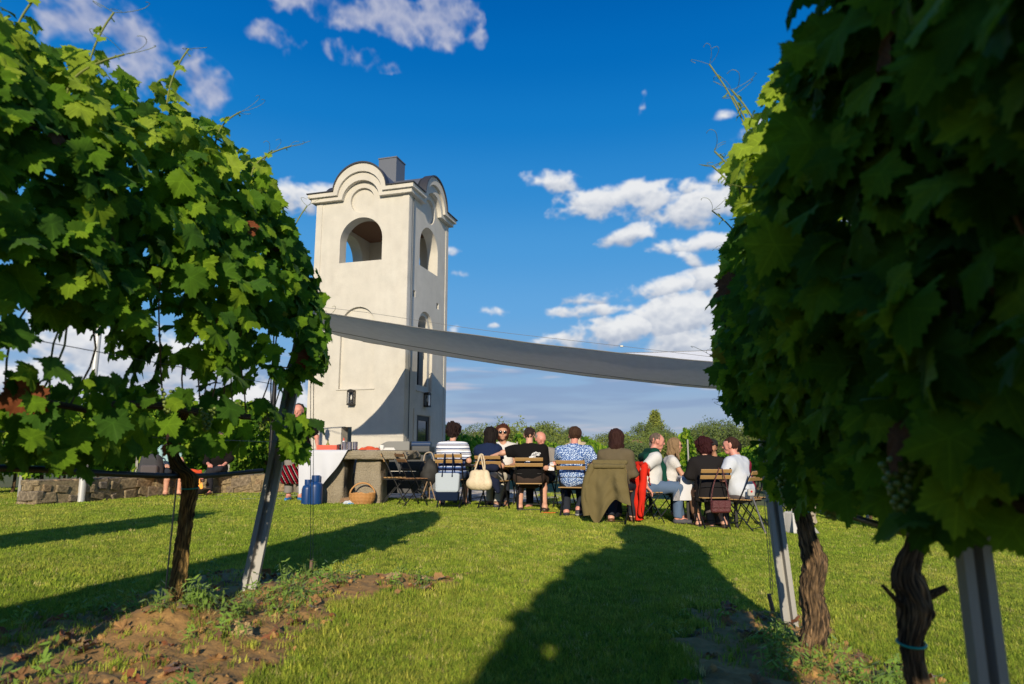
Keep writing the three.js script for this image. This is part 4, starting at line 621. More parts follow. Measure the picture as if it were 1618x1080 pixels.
// ---------- folding chairs ----------
const woodTex = (() => { const f = tiled((a, b) => fbm(a * 0.6, b * 5, 3, 5), 8); return tex2(512, 512, (u, v) => { const k = f(u, v), a = 0.82 + 0.45 * k; return [a, a * (0.96 + 0.1 * k), a * (0.9 + 0.15 * k)]; }, true, [1, 3]); })();
const beech = std(lin(0.62, 0.4, 0.17), 0.5, { map: woodTex }), beechOld = std(lin(0.36, 0.2, 0.1), 0.55, { map: woodTex });
const chairIron = std(lin(0.012, 0.012, 0.013), 0.4, { metalness: 0.3 });
function chairParts(t, wood) {
  const w = 0.2;                                                      // local: facing +z, origin on the floor under the seat
  for (const s of [-1, 1]) {
    part('back_leg', bar([s * w, 0, 0.2], [s * w, 0.86, -0.24], 0.02, 0.012), chairIron, t);     // front foot to the top of the back
    part('front_leg', bar([s * (w - 0.022), 0, -0.22], [s * (w - 0.022), 0.44, 0.16], 0.02, 0.012), chairIron, t);
    part('seat_rail', box(0.012, 0.022, 0.38, s * (w - 0.038), 0.43, 0), chairIron, t);
  }
  part('stretcher', rod([-w, 0.12, 0.139], [w, 0.12, 0.139], 0.006, 6), chairIron, t); part('stretcher', rod([-w + 0.022, 0.06, -0.168], [w - 0.022, 0.06, -0.168], 0.006, 6), chairIron, t); part('stretcher', rod([-w, 0.6, -0.107], [w, 0.6, -0.107], 0.005, 6), chairIron, t);
  const slat = rbox(0.44, 0.055, 0.016, 0.005), seat = rbox(0.4, 0.014, 0.05, 0.005);
  for (const [y, z] of [[0.82, -0.238], [0.735, -0.195]]) { const m = part('back_slat', slat, wood, t); m.position.set(0, y, z - 0.0); m.rotation.x = -0.47; }
  for (let k = 0; k < 6; k++) { const m = part('seat_slat', seat, wood, t); m.position.set(0, 0.45, -0.16 + k * 0.064); }
  return t;
}
const face = (a) => Math.PI - rad(a);                                  // a: degrees to the right of straight ahead
const chairSet = 'folding slatted garden chairs';
function chair(label, x, d, a, wood = beech) { return chairParts(thing('folding_chair', label, 'chair', onGround(x, d), face(a), chairSet), wood); }

// ---------- long wooden table and covered table ----------
const clothWhite = std(lin(0.66, 0.78, 0.8), 0.9, { bumpMap: bumpAt(1), bumpScale: 0.004 });
{
  const x = 0.62, d = 11.5, t = thing('long_table', 'long wooden garden table the back-turned guests sit at', 'table', [x, plain(x, d), -d], -0.4);
  for (let k = 0; k < 6; k++) part('plank', rbox(3.6, 0.028, 0.122, 0.005, 0, 0.725, -0.325 + k * 0.13), beech, t);
  for (const s of [-1, 1]) { for (const z of [-0.28, 0.28]) part('leg', rbox(0.05, 0.71, 0.05, 0.006, s * 1.6, 0.355, z), chairIron, t); part('cross_bar', box(0.03, 0.03, 0.52, s * 1.6, 0.66, 0), chairIron, t); }
  const c = thing('cloth', 'crumpled white cloth lying on the edge of the long table', 'cloth', [0.42, plain(0.42, 11.2) + 0.745, -11.2]); const g = new THREE.PlaneGeometry(0.5, 0.36, 24, 18).rotateX(-Math.PI / 2), p = g.attributes.position; for (let i = 0; i < p.count; i++) { const X = p.getX(i), Z = p.getZ(i); p.setY(i, 0.012 + 0.05 * Math.abs(n3(X * 6, Z * 6, 3)) - Math.max(0, Z - 0.06) * 0.9); } g.computeVertexNormals(); part('fabric', g, std(lin(0.72, 0.71, 0.72), 0.9, { side: THREE.DoubleSide }), c);
}
function drape(w, l, drop, corner, seed, flare = 0.06) {               // cloth over a box top: centre at the origin, top at y = 0
  const N = 56, P = [], U = [], I = [];
  for (let j = 0; j <= N; j++) for (let i = 0; i <= N; i++) {
    const a = (i / N - 0.5) * (w + 2 * drop), b = (j / N - 0.5) * (l + 2 * drop), ox = Math.max(0, Math.abs(a) - w / 2), oz = Math.max(0, Math.abs(b) - l / 2);
    const m = Math.max(ox, oz), both = Math.min(ox, oz), sx = Math.sign(a), sz = Math.sign(b);
    const fold = flare * (m / drop) * Math.sin((ox > oz ? b : a) * 16 + seed) * 0.5;
    P.push(ox > 0 ? sx * (w / 2 + 0.012 + fold + both * 0.35 * (ox >= oz ? 1 : 1)) : a, -m * (1 - 0.04 * m) , oz > 0 ? sz * (l / 2 + 0.012 + fold + both * 0.35) : b); U.push(a, b);
    if (i < N && j < N) { const k = j * (N + 1) + i; I.push(k, k + N + 1, k + 1, k + 1, k + N + 1, k + N + 2); }
  }
  const g = new THREE.BufferGeometry(); g.setAttribute('position', new THREE.Float32BufferAttribute(P, 3)); g.setAttribute('uv', new THREE.Float32BufferAttribute(U, 2)); g.setIndex(I); g.computeVertexNormals(); return g;
}
const glassMat = phys(0xffffff, 0.02, { transmission: 1, thickness: 0, ior: 1.45 });
function wineGlass(x, y, d, label, s = 1) {
  const t = thing('wine_glass', label, 'glass', [x, y, -d], 0, 'wine glasses on the tables'); t.scale.setScalar(s);
  part('bowl', lathe([[0.004, 0.1], [0.026, 0.108], [0.038, 0.135], [0.039, 0.16], [0.032, 0.205]], 20), glassMat, t); part('stem', cyl(0.0035, 0.0035, 0.1, 0, 0.052, 0, 8), glassMat, t); part('foot', lathe([[0, 0.004], [0.033, 0.001], [0.034, 0.003], [0.005, 0.008], [0, 0.009]], 20), glassMat, t); return t;
}
{
  const x = 2.98, d = 10.65, y = plain(x, d), t = thing('covered_table', 'small square table of the second group of guests', 'table', [x, y, -d], rad(-8));
  part('table_top', rbox(0.8, 0.03, 0.9, 0.008, 0, 0.71, 0), beech, t); for (const s of [-1, 1]) for (const z of [-1, 1]) part('leg', rbox(0.045, 0.7, 0.045, 0.006, s * 0.34, 0.35, z * 0.38), chairIron, t);
  const c = thing('tablecloth', 'white tablecloth with pointed corners over the second table', 'tablecloth', [x, y + 0.732, -d], rad(-8)); part('fabric', drape(0.84, 0.94, 0.34, 0, 2), std(lin(0.6, 0.6, 0.63), 0.9, { side: THREE.DoubleSide }), c);
  const tr = thing('serving_tray', 'orange red tray on the white tablecloth', 'tray', [x - 0.1, y + 0.735, -d + 0.2]); part('base', rbox(0.36, 0.012, 0.28, 0.004, 0, 0.008, 0), std(lin(0.6, 0.09, 0.02), 0.45), tr); part('rim', mergeG([rbox(0.36, 0.03, 0.01, 0.003, 0, 0.02, 0.138), rbox(0.36, 0.03, 0.01, 0.003, 0, 0.02, -0.138), rbox(0.01, 0.03, 0.27, 0.003, 0.176, 0.02, 0), rbox(0.01, 0.03, 0.27, 0.003, -0.176, 0.02, 0)]), std(lin(0.6, 0.09, 0.02), 0.45), tr);
  const b = thing('bread_basket', 'small brown basket on the tray of the second table', 'basket', [x + 0.0, y + 0.755, -d + 0.14]); part('bowl', lathe([[0, 0.005], [0.1, 0.005], [0.14, 0.1], [0.132, 0.1], [0.095, 0.015], [0, 0.015]], 24), std(lin(0.22, 0.11, 0.05), 0.8, { bumpMap: bumpAt(8), bumpScale: 0.01 }), b); rnd = mulberry(8); for (let i = 0; i < 7; i++) part('bread_roll', new THREE.SphereGeometry(0.04, 10, 8).scale(1.2, 0.7, 1).translate(rr(-0.08, 0.08), 0.1 + rr(0, 0.03), rr(-0.08, 0.08)), std(lin(0.4, 0.22, 0.09), 0.7), b);
  [[0.16, -0.15], [0.28, -0.05], [0.22, -0.3], [-0.05, -0.3], [0.34, 0.16]].forEach(([dx, dd], i) => wineGlass(x + dx, y + 0.735, d + dd + 0.1, ['clear wine glass beside the bread basket', 'clear wine glass in the middle of the second table', 'clear wine glass at the near side of the second table', 'clear wine glass in front of the bread basket', 'clear wine glass at the elbow of the man in white'][i]));
  wineGlass(-0.62, plain(-0.62, 11.6) + 0.74, 11.62, 'clear wine glass on the long table beside the striped shirt', 1.1);
}

// ---------- stone table, its load and what stands round it ----------
const granite = std(lin(0.5, 0.44, 0.33), 0.9, { map: (() => { const f = tiled((a, b) => fbm(a * 5, b * 5, 2, 3), 8), g = tiled((a, b) => n3(a * 14, b * 14, 5), 8), h = tiled((a, b) => n3(a * 23, b * 23, 1), 8); return tex2(512, 512, (u, v) => { const a = 0.78 + 0.4 * f(u, v) + 0.35 * g(u, v) + 0.4 * h(u, v); return [a, a * 0.98, a * 0.95]; }, true, [1.6, 1.6]); })(), bumpMap: bumpAt(4), bumpScale: 0.03 });
function rough(w, h, d, amp, seed, f = 3) {
  const g = mergeVertices(new RoundedBoxGeometry(w, h, d, 4, Math.min(w, h, d) * 0.16).deleteAttribute('uv').deleteAttribute('normal')), p = g.attributes.position, s = new THREE.BoxGeometry(w, h, d, 14, 10, 14);
  const q = mergeVertices(s.deleteAttribute('uv').deleteAttribute('normal')), r = q.attributes.position; for (let i = 0; i < r.count; i++) { const x = r.getX(i), y = r.getY(i), z = r.getZ(i), l = Math.hypot(x / w, y / h, z / d) * 2, k = 1 - 0.09 * Math.max(0, l - 1) + amp * (fbm(x * f + seed, y * f, z * f, 4)); r.setXYZ(i, x * k, y * (1 + amp * n3(x * f, y * f + seed, z * f)), z * k); }
  q.computeVertexNormals(); return uvBox(q, 1);
}
const STX = -2.72, STD = 12.0, STY = plain(STX, STD);
{
  const t = thing('stone_table', 'rough granite slab table resting on two stone blocks', 'stone table', [STX, STY, -STD], rad(-4));
  part('slab', rough(2.1, 0.15, 0.95, 0.22, 3, 2.6).translate(0, 0.82, 0), granite, t); part('leg', rough(0.44, 0.8, 0.6, 0.3, 6, 2.4).translate(-0.3, 0.37, 0.02), granite, t); part('leg', rough(0.44, 0.8, 0.55, 0.24, 9, 2.6).translate(0.33, 0.37, 0.06), granite, t);
  const top = STY + 0.89;
  // white cloth over the left half, hanging down at the near corner
  const cl = thing('tablecloth', 'white cloth hanging off the corner of the stone table', 'tablecloth', [STX - 0.38, top + 0.004, -STD + 0.0], rad(-4)); const N = 40, P = [], U = [], I = [];
  for (let j = 0; j <= N; j++) for (let i = 0; i <= N; i++) { const a = -0.38 + i / N * 0.86, b = -0.5 + j / N * 1.62, over = Math.max(0, b - 0.46), side = Math.max(0, -0.3 - a), k = over > 0 ? Math.sin(a * 17) * 0.03 * Math.min(1, over * 3) : 0; const maxDrop = lerp(0.86, 0.02, clamp((a + 0.25) / 0.66, 0, 1)) + 0.03 * Math.sin(a * 9); const dr = Math.min(over, maxDrop); P.push(a - side * 0.5 + dr * 0.06, -dr - side * 0.9 + 0.012 + 0.006 * n3(a * 5, b * 5, 1) * (over ? 0 : 1), Math.min(b, 0.46) + 0.03 * (over > 0 ? 1 : 0) + k + 0.02 * Math.min(1, dr * 4)); U.push(a, b); if (i < N && j < N) { const q = j * (N + 1) + i; I.push(q, q + N + 1, q + 1, q + 1, q + N + 1, q + N + 2); } }
  const g = new THREE.BufferGeometry(); g.setAttribute('position', new THREE.Float32BufferAttribute(P, 3)); g.setAttribute('uv', new THREE.Float32BufferAttribute(U, 2)); g.setIndex(I); g.computeVertexNormals(); part('fabric', g, std(lin(0.58, 0.59, 0.63), 0.9, { side: THREE.DoubleSide }), cl);
  const at = (dx, dz = 0) => [STX + dx, top + 0.012, -STD + dz];
  const red = std(lin(0.62, 0.06, 0.02), 0.45);
  const bx = thing('red_crate', 'low red plastic box on the white cloth of the stone table', 'box', at(-0.44, 0.1), 0.05); part('base', rbox(0.33, 0.01, 0.24, 0.003, 0, 0.006, 0), red, bx); for (const [w, d, x, z] of [[0.33, 0.01, 0, 0.115], [0.33, 0.01, 0, -0.115], [0.01, 0.22, 0.16, 0], [0.01, 0.22, -0.16, 0]]) part('side', rbox(w, 0.085, d, 0.003, x, 0.043, z), red, bx);
  wineGlass(STX - 0.62, top + 0.012, STD - 0.05, 'tall wine glass beside the red plastic box', 1.05);
  const oil = thing('oil_bottle', 'small oil bottle standing behind the red plastic box', 'bottle', at(-0.5, -0.08)); part('glass_body', lathe([[0, 0], [0.03, 0], [0.032, 0.01], [0.032, 0.1], [0.012, 0.135], [0.012, 0.165], [0, 0.165]], 16), phys(lin(0.5, 0.5, 0.18), 0.08, { transmission: 0.7, thickness: 0 }), oil); part('stopper', cyl(0.012, 0.013, 0.025, 0, 0.178, 0, 10), std(lin(0.05, 0.05, 0.05), 0.5), oil);
  const bw = thing('dark_bowl', 'upturned dark bowl at the back of the stone table', 'bowl', at(-0.32, -0.25)); part('shell', lathe([[0, 0.11], [0.06, 0.1], [0.1, 0.06], [0.115, 0], [0.108, 0], [0.09, 0.055], [0, 0.1]], 24), std(lin(0.025, 0.028, 0.035), 0.4), bw);
  const kt = thing('sauce_bottle', 'white squeeze bottle with a red cap on the stone table', 'bottle', at(-0.2, 0.02)); part('squeeze_body', lathe([[0, 0], [0.032, 0], [0.035, 0.02], [0.035, 0.13], [0.014, 0.165], [0, 0.165]], 16), std(lin(0.75, 0.73, 0.7), 0.4), kt); part('cap', lathe([[0.016, 0.165], [0.014, 0.19], [0.004, 0.215], [0, 0.215]], 12), red, kt);
  [-0.165, -0.075, 0.02].forEach((dx, i) => { const m = thing('steel_canister', ['steel canister closest to the sauce bottle', 'middle steel canister of the three on the stone table', 'steel canister nearest the red cloth'][i], 'canister', at(dx, 0.1), 0, 'steel canisters on the stone table'); part('can', cyl(0.042, 0.042, 0.135, 0, 0.0675, 0, 20), std(lin(0.42, 0.38, 0.42), 0.22, { metalness: 0.9 }), m); part('lid', lathe([[0.043, 0.132], [0.044, 0.142], [0, 0.144]], 20), std(lin(0.1, 0.09, 0.1), 0.4), m); });
  const rc = thing('red_cloth', 'crumpled orange red cloth on the stone table', 'cloth', at(0.27, 0.08)); const pg = new THREE.PlaneGeometry(0.36, 0.26, 22, 16).rotateX(-Math.PI / 2), pp = pg.attributes.position; for (let i = 0; i < pp.count; i++) { const X = pp.getX(i), Z = pp.getZ(i), f = 1 - Math.max(Math.abs(X) / 0.18, Math.abs(Z) / 0.13); pp.setY(i, 0.004 + Math.min(1, f * 3) * (0.02 + 0.09 * Math.abs(n3(X * 9, Z * 9, 5)))); } pg.computeVertexNormals(); part('fabric', pg, std(lin(0.66, 0.09, 0.03), 0.85, { side: THREE.DoubleSide }), rc);
  const cup = thing('paper_cup', 'white cup beside the red cloth on the stone table', 'cup', at(0.48, 0.1)); part('wall', lathe([[0, 0.004], [0.03, 0], [0.04, 0.085], [0.037, 0.085], [0.028, 0.008], [0, 0.008]], 18), std(lin(0.78, 0.78, 0.76), 0.6), cup);
  const nap = thing('napkin_pile', 'folded white napkins at the end of the stone table', 'napkins', at(0.6, 0.08), 0.3); for (let k = 0; k < 4; k++) part('napkin', rbox(0.2 - k * 0.015, 0.01, 0.14, 0.004, 0, 0.006 + k * 0.0105, 0), std(lin(0.78, 0.77, 0.75), 0.9), nap);
  const plate = thing('plate', 'flat plate in front of the standing man', 'plate', at(-0.82, 0.1)); part('dish', lathe([[0, 0.004], [0.09, 0.004], [0.14, 0.018], [0.142, 0.022], [0.09, 0.01], [0, 0.01]], 28), std(lin(0.5, 0.42, 0.2), 0.4), plate);
  // grey cloth corner hanging from the sunny end
  const gc = thing('grey_cloth', 'grey cloth corner hanging from the end of the stone table', 'cloth', [STX + 0.84, top - 0.02, -STD + 0.36]); const sh = new THREE.BufferGeometry(); { const n = 12, p = [], ix = []; for (let j = 0; j <= n; j++) for (let i = 0; i <= n; i++) { const u = i / n, v = j / n; p.push(lerp(-0.12 + 0.14 * v, 0.16, u * (1 - v * 0.92) + v * 0.25 * 0), -v * 0.36, 0.13 + 0.02 * Math.sin(u * 9 + v * 4)); if (i < n && j < n) { const q = j * (n + 1) + i; ix.push(q, q + n + 1, q + 1, q + 1, q + n + 1, q + n + 2); } } sh.setAttribute('position', new THREE.Float32BufferAttribute(p, 3)); sh.setIndex(ix); sh.computeVertexNormals(); } part('fabric', sh, std(lin(0.09, 0.09, 0.095), 0.9, { side: THREE.DoubleSide }), gc);
  // blue gas bottles in front of the left block
  const blue = phys(lin(0.003, 0.04, 0.16), 0.4, { clearcoat: 0.25 });
  [[-0.64, 0.5, 0.74, 'blue gas bottle with a label mark, half behind the white cloth'], [-0.5, 0.56, 0.86, 'blue gas bottle leaning on the stone table block']].forEach(([dx, dz, s, lab]) => { const m = thing('gas_bottle', lab, 'gas bottle', [STX + dx, STY + 0.0, -STD + dz], 0, 'blue gas bottles'); m.scale.setScalar(s); part('tank', lathe([[0, 0.02], [0.12, 0.02], [0.135, 0.05], [0.135, 0.36], [0.11, 0.43], [0.05, 0.47], [0, 0.475]], 28), blue, m); part('foot_ring', lathe([[0.11, 0], [0.12, 0], [0.12, 0.04], [0.11, 0.04], [0.11, 0]], 24), blue, m); part('valve', mergeG([cyl(0.02, 0.022, 0.06, 0, 0.5, 0, 12), rod([-0.03, 0.53, 0], [0.04, 0.53, 0], 0.012)]), std(lin(0.4, 0.33, 0.15), 0.4, { metalness: 0.8 }), m); part('collar', lathe([[0.075, 0.45], [0.08, 0.46], [0.08, 0.57], [0.074, 0.57], [0.075, 0.45]], 24), blue, m); });
  // wicker basket
  const wick = std(lin(0.5, 0.25, 0.08), 0.6), bk = thing('wicker_basket', 'oval wicker basket with an arched handle on the grass', 'basket', [STX + 0.26, ground(-2.46, 11.55), -11.5], 0.15);
  for (let k = 0; k < 9; k++) { const y = 0.02 + k * 0.022, r = 0.13 + 0.055 * Math.sin(Math.min(1, k / 6) * 1.5), pts = []; for (let i = 0; i < 36; i++) { const a = i / 36 * 6.2832, q = r + 0.007 * Math.sin(i * Math.PI + k * Math.PI); pts.push(new THREE.Vector3(Math.cos(a) * q * 1.12, y + 0.004 * Math.cos(i * Math.PI), Math.sin(a) * q * 0.85)); } part('wicker_band', tube(pts, 0.012, 72, 5, true), wick, bk); }
  for (let i = 0; i < 18; i++) { const a = i / 18 * 6.2832; part('stake', tube([[Math.cos(a) * 0.14, 0.01, Math.sin(a) * 0.11], [Math.cos(a) * 0.2, 0.1, Math.sin(a) * 0.155], [Math.cos(a) * 0.205, 0.205, Math.sin(a) * 0.158]], 0.006, 6, 5), wick, bk); }
  part('handle', tube([[-0.2, 0.12, 0], [-0.19, 0.24, 0], [-0.1, 0.34, 0], [0, 0.365, 0], [0.1, 0.34, 0], [0.19, 0.24, 0], [0.2, 0.12, 0]], 0.013, 40, 8), wick, bk); part('bottom', cyl(0.14, 0.13, 0.015, 0, 0.012, 0, 24).scale(1.1, 1, 0.85), wick, bk);
  const bd = thing('cardboard_flap', 'flat piece of brown cardboard beside the wicker basket', 'cardboard', [STX + 0.02, ground(-2.65, 11.6) + 0.1, -11.62], 0.1); part('sheet', rbox(0.3, 0.008, 0.22, 0.002).rotateX(0.25).rotateZ(0.15), std(lin(0.32, 0.2, 0.11), 0.9), bd); part('box_body', rbox(0.24, 0.12, 0.2, 0.004, 0.03, -0.05, -0.08), std(lin(0.28, 0.17, 0.09), 0.9), bd);
  const bag = thing('plastic_bag', 'small crumpled white and blue plastic bag on the grass', 'bag', [STX + 0.08, ground(-2.62, 11.5), -11.46]); const bg = new THREE.IcosahedronGeometry(0.1, 4), bp = bg.attributes.position; for (let i = 0; i < bp.count; i++) { const v = new THREE.Vector3().fromBufferAttribute(bp, i), k = 1 + 0.5 * Math.abs(n3(v.x * 17, v.y * 17, v.z * 17)); bp.setXYZ(i, v.x * k * 1.2, Math.max(0, v.y * k * 0.5 + 0.03), v.z * k * 0.7); } bg.computeVertexNormals(); part('sack', bg, std(lin(0.6, 0.64, 0.68), 0.4), bag); part('print', new THREE.SphereGeometry(0.04, 12, 8).scale(1.3, 0.5, 0.4).translate(0.02, 0.035, 0.075), std(lin(0.03, 0.2, 0.5), 0.4), bag);
  // kitchen trolley and barbecue behind
  const steel = std(lin(0.38, 0.38, 0.38), 0.45, { metalness: 0.4 }), tr = thing('kitchen_trolley', 'grey shelf trolley with kitchen things seen between the stone blocks', 'trolley', [STX + 0.0, plain(-2.7, 12.75), -12.75]);
  for (const y of [0.18, 0.5]) part('shelf', rbox(0.66, 0.025, 0.4, 0.005, 0, y, 0), steel, tr); for (const sx of [-1, 1]) for (const sz of [-1, 1]) part('leg', rod([sx * 0.31, 0, sz * 0.18], [sx * 0.31, 0.78, sz * 0.18], 0.014), steel, tr); part('back_panel', box(0.62, 0.6, 0.01, 0, 0.48, -0.19), std(lin(0.16, 0.17, 0.18), 0.7), tr);
  const put = (name, label, cat, x, y, geo, mat, more) => { const m = thing(name, label, cat, [STX + x, plain(-2.7, 12.75) + y, -12.65]); part('vessel', geo, mat, m); more?.(m); };
  put('green_bottle', 'green water bottle on the shelf between the stone blocks', 'bottle', -0.05, 0.513, lathe([[0, 0], [0.03, 0], [0.032, 0.14], [0.013, 0.19], [0.013, 0.22], [0, 0.22]], 14), phys(lin(0.02, 0.3, 0.08), 0.1), (m) => part('cap', cyl(0.015, 0.015, 0.02, 0, 0.23, 0, 10), std(lin(0.7, 0.7, 0.7), 0.5), m));
  put('bread_bag', 'pinkish food bag on the upper trolley shelf', 'bag', 0.09, 0.513, new THREE.SphereGeometry(0.075, 16, 12).scale(1.2, 0.9, 1).translate(0, 0.068, 0), std(lin(0.5, 0.3, 0.22), 0.7), (m) => part('knot', new THREE.ConeGeometry(0.03, 0.05, 8).rotateX(Math.PI).translate(0, 0.14, 0), std(lin(0.5, 0.3, 0.22), 0.7), m));
  put('steel_bowl', 'dark metal bowl on the lower trolley shelf', 'bowl', 0.03, 0.193, lathe([[0, 0], [0.07, 0], [0.14, 0.11], [0.145, 0.12], [0.136, 0.12], [0.065, 0.012], [0, 0.012]], 24), std(lin(0.08, 0.09, 0.1), 0.35, { metalness: 0.6 }), (m) => part('rim', new THREE.TorusGeometry(0.141, 0.005, 6, 28).rotateX(Math.PI / 2).translate(0, 0.12, 0), steel, m));
  put('milk_carton', 'white carton under the upper trolley shelf', 'carton', -0.05, 0.31, rbox(0.11, 0.18, 0.08, 0.006, 0, 0.09, 0), std(lin(0.7, 0.7, 0.68), 0.6), (m) => part('foot', rbox(0.112, 0.02, 0.082, 0.004, 0, 0.01, 0), std(lin(0.2, 0.2, 0.22), 0.6), m));
  const bq = thing('barbecue', 'covered grey barbecue with a dark blue side behind the stone table', 'barbecue', [STX + 0.62, plain(-2, 13.2), -13.15], rad(-6)); const hood = new THREE.Shape(); hood.moveTo(-0.42, 0); hood.quadraticCurveTo(-0.36, 0.2, -0.18, 0.22); hood.lineTo(0.2, 0.22); hood.lineTo(0.2, 0); hood.closePath();
  part('hood', new THREE.ExtrudeGeometry(hood, { depth: 0.46, bevelEnabled: true, bevelSize: 0.015, bevelThickness: 0.015, bevelSegments: 2 }).translate(0, 0.84, -0.23), std(lin(0.2, 0.2, 0.19), 0.5), bq); part('side_box', rbox(0.36, 0.13, 0.44, 0.03, 0.42, 0.93, 0), std(lin(0.05, 0.055, 0.06), 0.5), bq); part('roll_cover', cyl(0.055, 0.055, 0.36, 0, 0, 0, 20).rotateZ(Math.PI / 2).translate(0.42, 1.02, 0.14), std(lin(0.02, 0.045, 0.11), 0.3), bq);
  part('body', rbox(0.86, 0.3, 0.44, 0.03, 0.1, 0.68, 0), std(lin(0.045, 0.047, 0.05), 0.5), bq); part('door_panel', rbox(0.7, 0.4, 0.03, 0.01, 0.1, 0.32, 0.2), std(lin(0.06, 0.06, 0.065), 0.45), bq); for (const sx of [-0.3, 0.5]) for (const sz of [-0.18, 0.18]) part('leg', rbox(0.04, 0.55, 0.04, 0.006, sx, 0.28, sz), blackIron, bq);
  for (const sx of [-0.3, 0.5]) { const w = part('wheel', cyl(0.06, 0.06, 0.03, 0, 0, 0, 20).rotateX(Math.PI / 2).translate(sx, 0.06, 0.22), std(lin(0.02, 0.02, 0.02), 0.7), bq); part('hub', cyl(0.02, 0.02, 0.036, 0, 0, 0, 12).rotateX(Math.PI / 2).translate(sx, 0.06, 0.222), steel, w); }
  const bb = thing('black_bag', 'black bag with cords hanging behind the empty chairs', 'bag', [-1.5, plain(-1.5, 12.6), -12.6]); const bbg = new THREE.SphereGeometry(0.19, 22, 16), bbp = bbg.attributes.position; for (let i = 0; i < bbp.count; i++) { const v = new THREE.Vector3().fromBufferAttribute(bbp, i), k = 1 + 0.25 * n3(v.x * 8, v.y * 8, v.z * 8); bbp.setXYZ(i, v.x * k * 0.95, v.y * k * 1.15 + 0.52, v.z * k * 0.6); } bbg.computeVertexNormals(); part('sack', bbg, std(lin(0.015, 0.015, 0.016), 0.7), bb); part('stand', mergeG([rod([-0.14, 0, 0.1], [0.1, 0.75, 0], 0.01), rod([0.14, 0, 0.1], [-0.1, 0.75, 0], 0.01), rod([0, 0, -0.12], [0, 0.75, 0], 0.01)]), std(lin(0.3, 0.2, 0.12), 0.7), bb); part('cord', tube([[-0.1, 0.7, 0.08], [-0.06, 0.85, 0.1], [0.04, 0.87, 0.1], [0.1, 0.72, 0.1]], 0.012, 16, 6), std(lin(0.4, 0.33, 0.25), 0.8), bb);
}
// things near the fire place
{
  const rs = thing('backpack', 'dark grey backpack standing on the stone wall', 'backpack', [-7.05, 0.42, -13.55], rad(20)); const g = rbox(0.44, 0.46, 0.28, 0.12, 0, 0.23, 0, 5), p = g.attributes.position; for (let i = 0; i < p.count; i++) { const k = 1 + 0.12 * n3(p.getX(i) * 6, p.getY(i) * 6, p.getZ(i) * 6); p.setXYZ(i, p.getX(i) * k * (1.05 - 0.3 * (p.getY(i) / 0.46) ** 2), p.getY(i), p.getZ(i) * k); } g.computeVertexNormals(); part('main_sack', g, std(lin(0.045, 0.045, 0.05), 0.85), rs); part('front_pocket', rbox(0.3, 0.22, 0.1, 0.045, 0, 0.14, 0.17, 3), std(lin(0.09, 0.075, 0.075), 0.85), rs); part('strap', tube([[-0.1, 0.4, -0.1], [-0.05, 0.5, -0.05], [0.05, 0.5, -0.05], [0.1, 0.4, -0.1]], 0.012, 12, 6), blackIron, rs);
  const oc = thing('orange_cloth', 'folded orange red jacket lying on the stone wall', 'jacket', [-6.62, 0.45, -14.3], rad(30)); part('fold', rough(0.42, 0.1, 0.3, 0.25, 5, 5).translate(0, 0.05, 0), std(lin(0.62, 0.08, 0.02), 0.85), oc); part('sleeve', tube([[-0.15, 0.05, 0.12], [0, 0.09, 0.17], [0.18, 0.05, 0.13]], 0.04, 12, 8), std(lin(0.62, 0.08, 0.02), 0.85), oc);
  const fb = thing('fire_bowl', 'small iron fire bowl with burning logs by the stone wall', 'fire bowl', onGround(-6.1, 13.6)); part('bowl', lathe([[0, 0.06], [0.14, 0.08], [0.22, 0.17], [0.21, 0.175], [0.13, 0.1], [0, 0.08]], 20), std(lin(0.03, 0.025, 0.02), 0.8), fb); for (let k = 0; k < 3; k++) part('leg', rod([Math.cos(k * 2.1) * 0.18, 0, Math.sin(k * 2.1) * 0.18], [Math.cos(k * 2.1) * 0.1, 0.09, Math.sin(k * 2.1) * 0.1], 0.01), blackIron, fb);
  for (let k = 0; k < 4; k++) part('log', rod([Math.cos(k * 1.6) * 0.13, 0.12, Math.sin(k * 1.6) * 0.13], [-Math.cos(k * 1.6) * 0.08, 0.19 + k * 0.012, -Math.sin(k * 1.6) * 0.08], 0.025, 8, 0.02), std(lin(0.06, 0.035, 0.02), 0.95), fb);
  for (const [x, z, h] of [[0, 0, 0.2], [0.06, 0.03, 0.14], [-0.05, 0.04, 0.15], [0.02, -0.06, 0.12]]) part('flame', lathe([[0, 0], [0.022, h * 0.15], [0.03, h * 0.35], [0.016, h * 0.7], [0, h]], 10).translate(x, 0.16, z), std(lin(0.2, 0.06, 0.01), 1, { emissive: lin(1, 0.35, 0.05), emissiveIntensity: 1.6 }), fb);
  const fl = new THREE.PointLight(lin(1, 0.5, 0.15), 0.5); fl.name = 'fire_light'; fl.castShadow = true; fl.shadow.radius = 4; fl.position.set(-6.1, ground(-6.1, 13.6) + 0.42, -13.6); scene.add(fl);
}

// lamp post behind the sunlit vine; its shadow falls on the tower
{
  const t = thing('lamp_post', 'slim dark lamp post behind the vine leaves beside the tower', 'lamp post', onGround(-4.56, 13.09)); part('pole', rod([0, 0, 0], [0, 2.6, 0], 0.045, 12, 0.04), blackIron, t); part('arm', rod([0, 2.5, 0], [0.62, 2.46, 0], 0.012, 8), blackIron, t);
  part('lantern', lathe([[0, -0.13], [0.05, -0.09], [0.075, 0], [0.05, 0.09], [0.012, 0.13], [0, 0.13]], 6).translate(0.16, 2.34, 0), blackIron, t); part('hanger', rod([0.16, 2.45, 0], [0.16, 2.49, 0], 0.008, 6), blackIron, t);
}

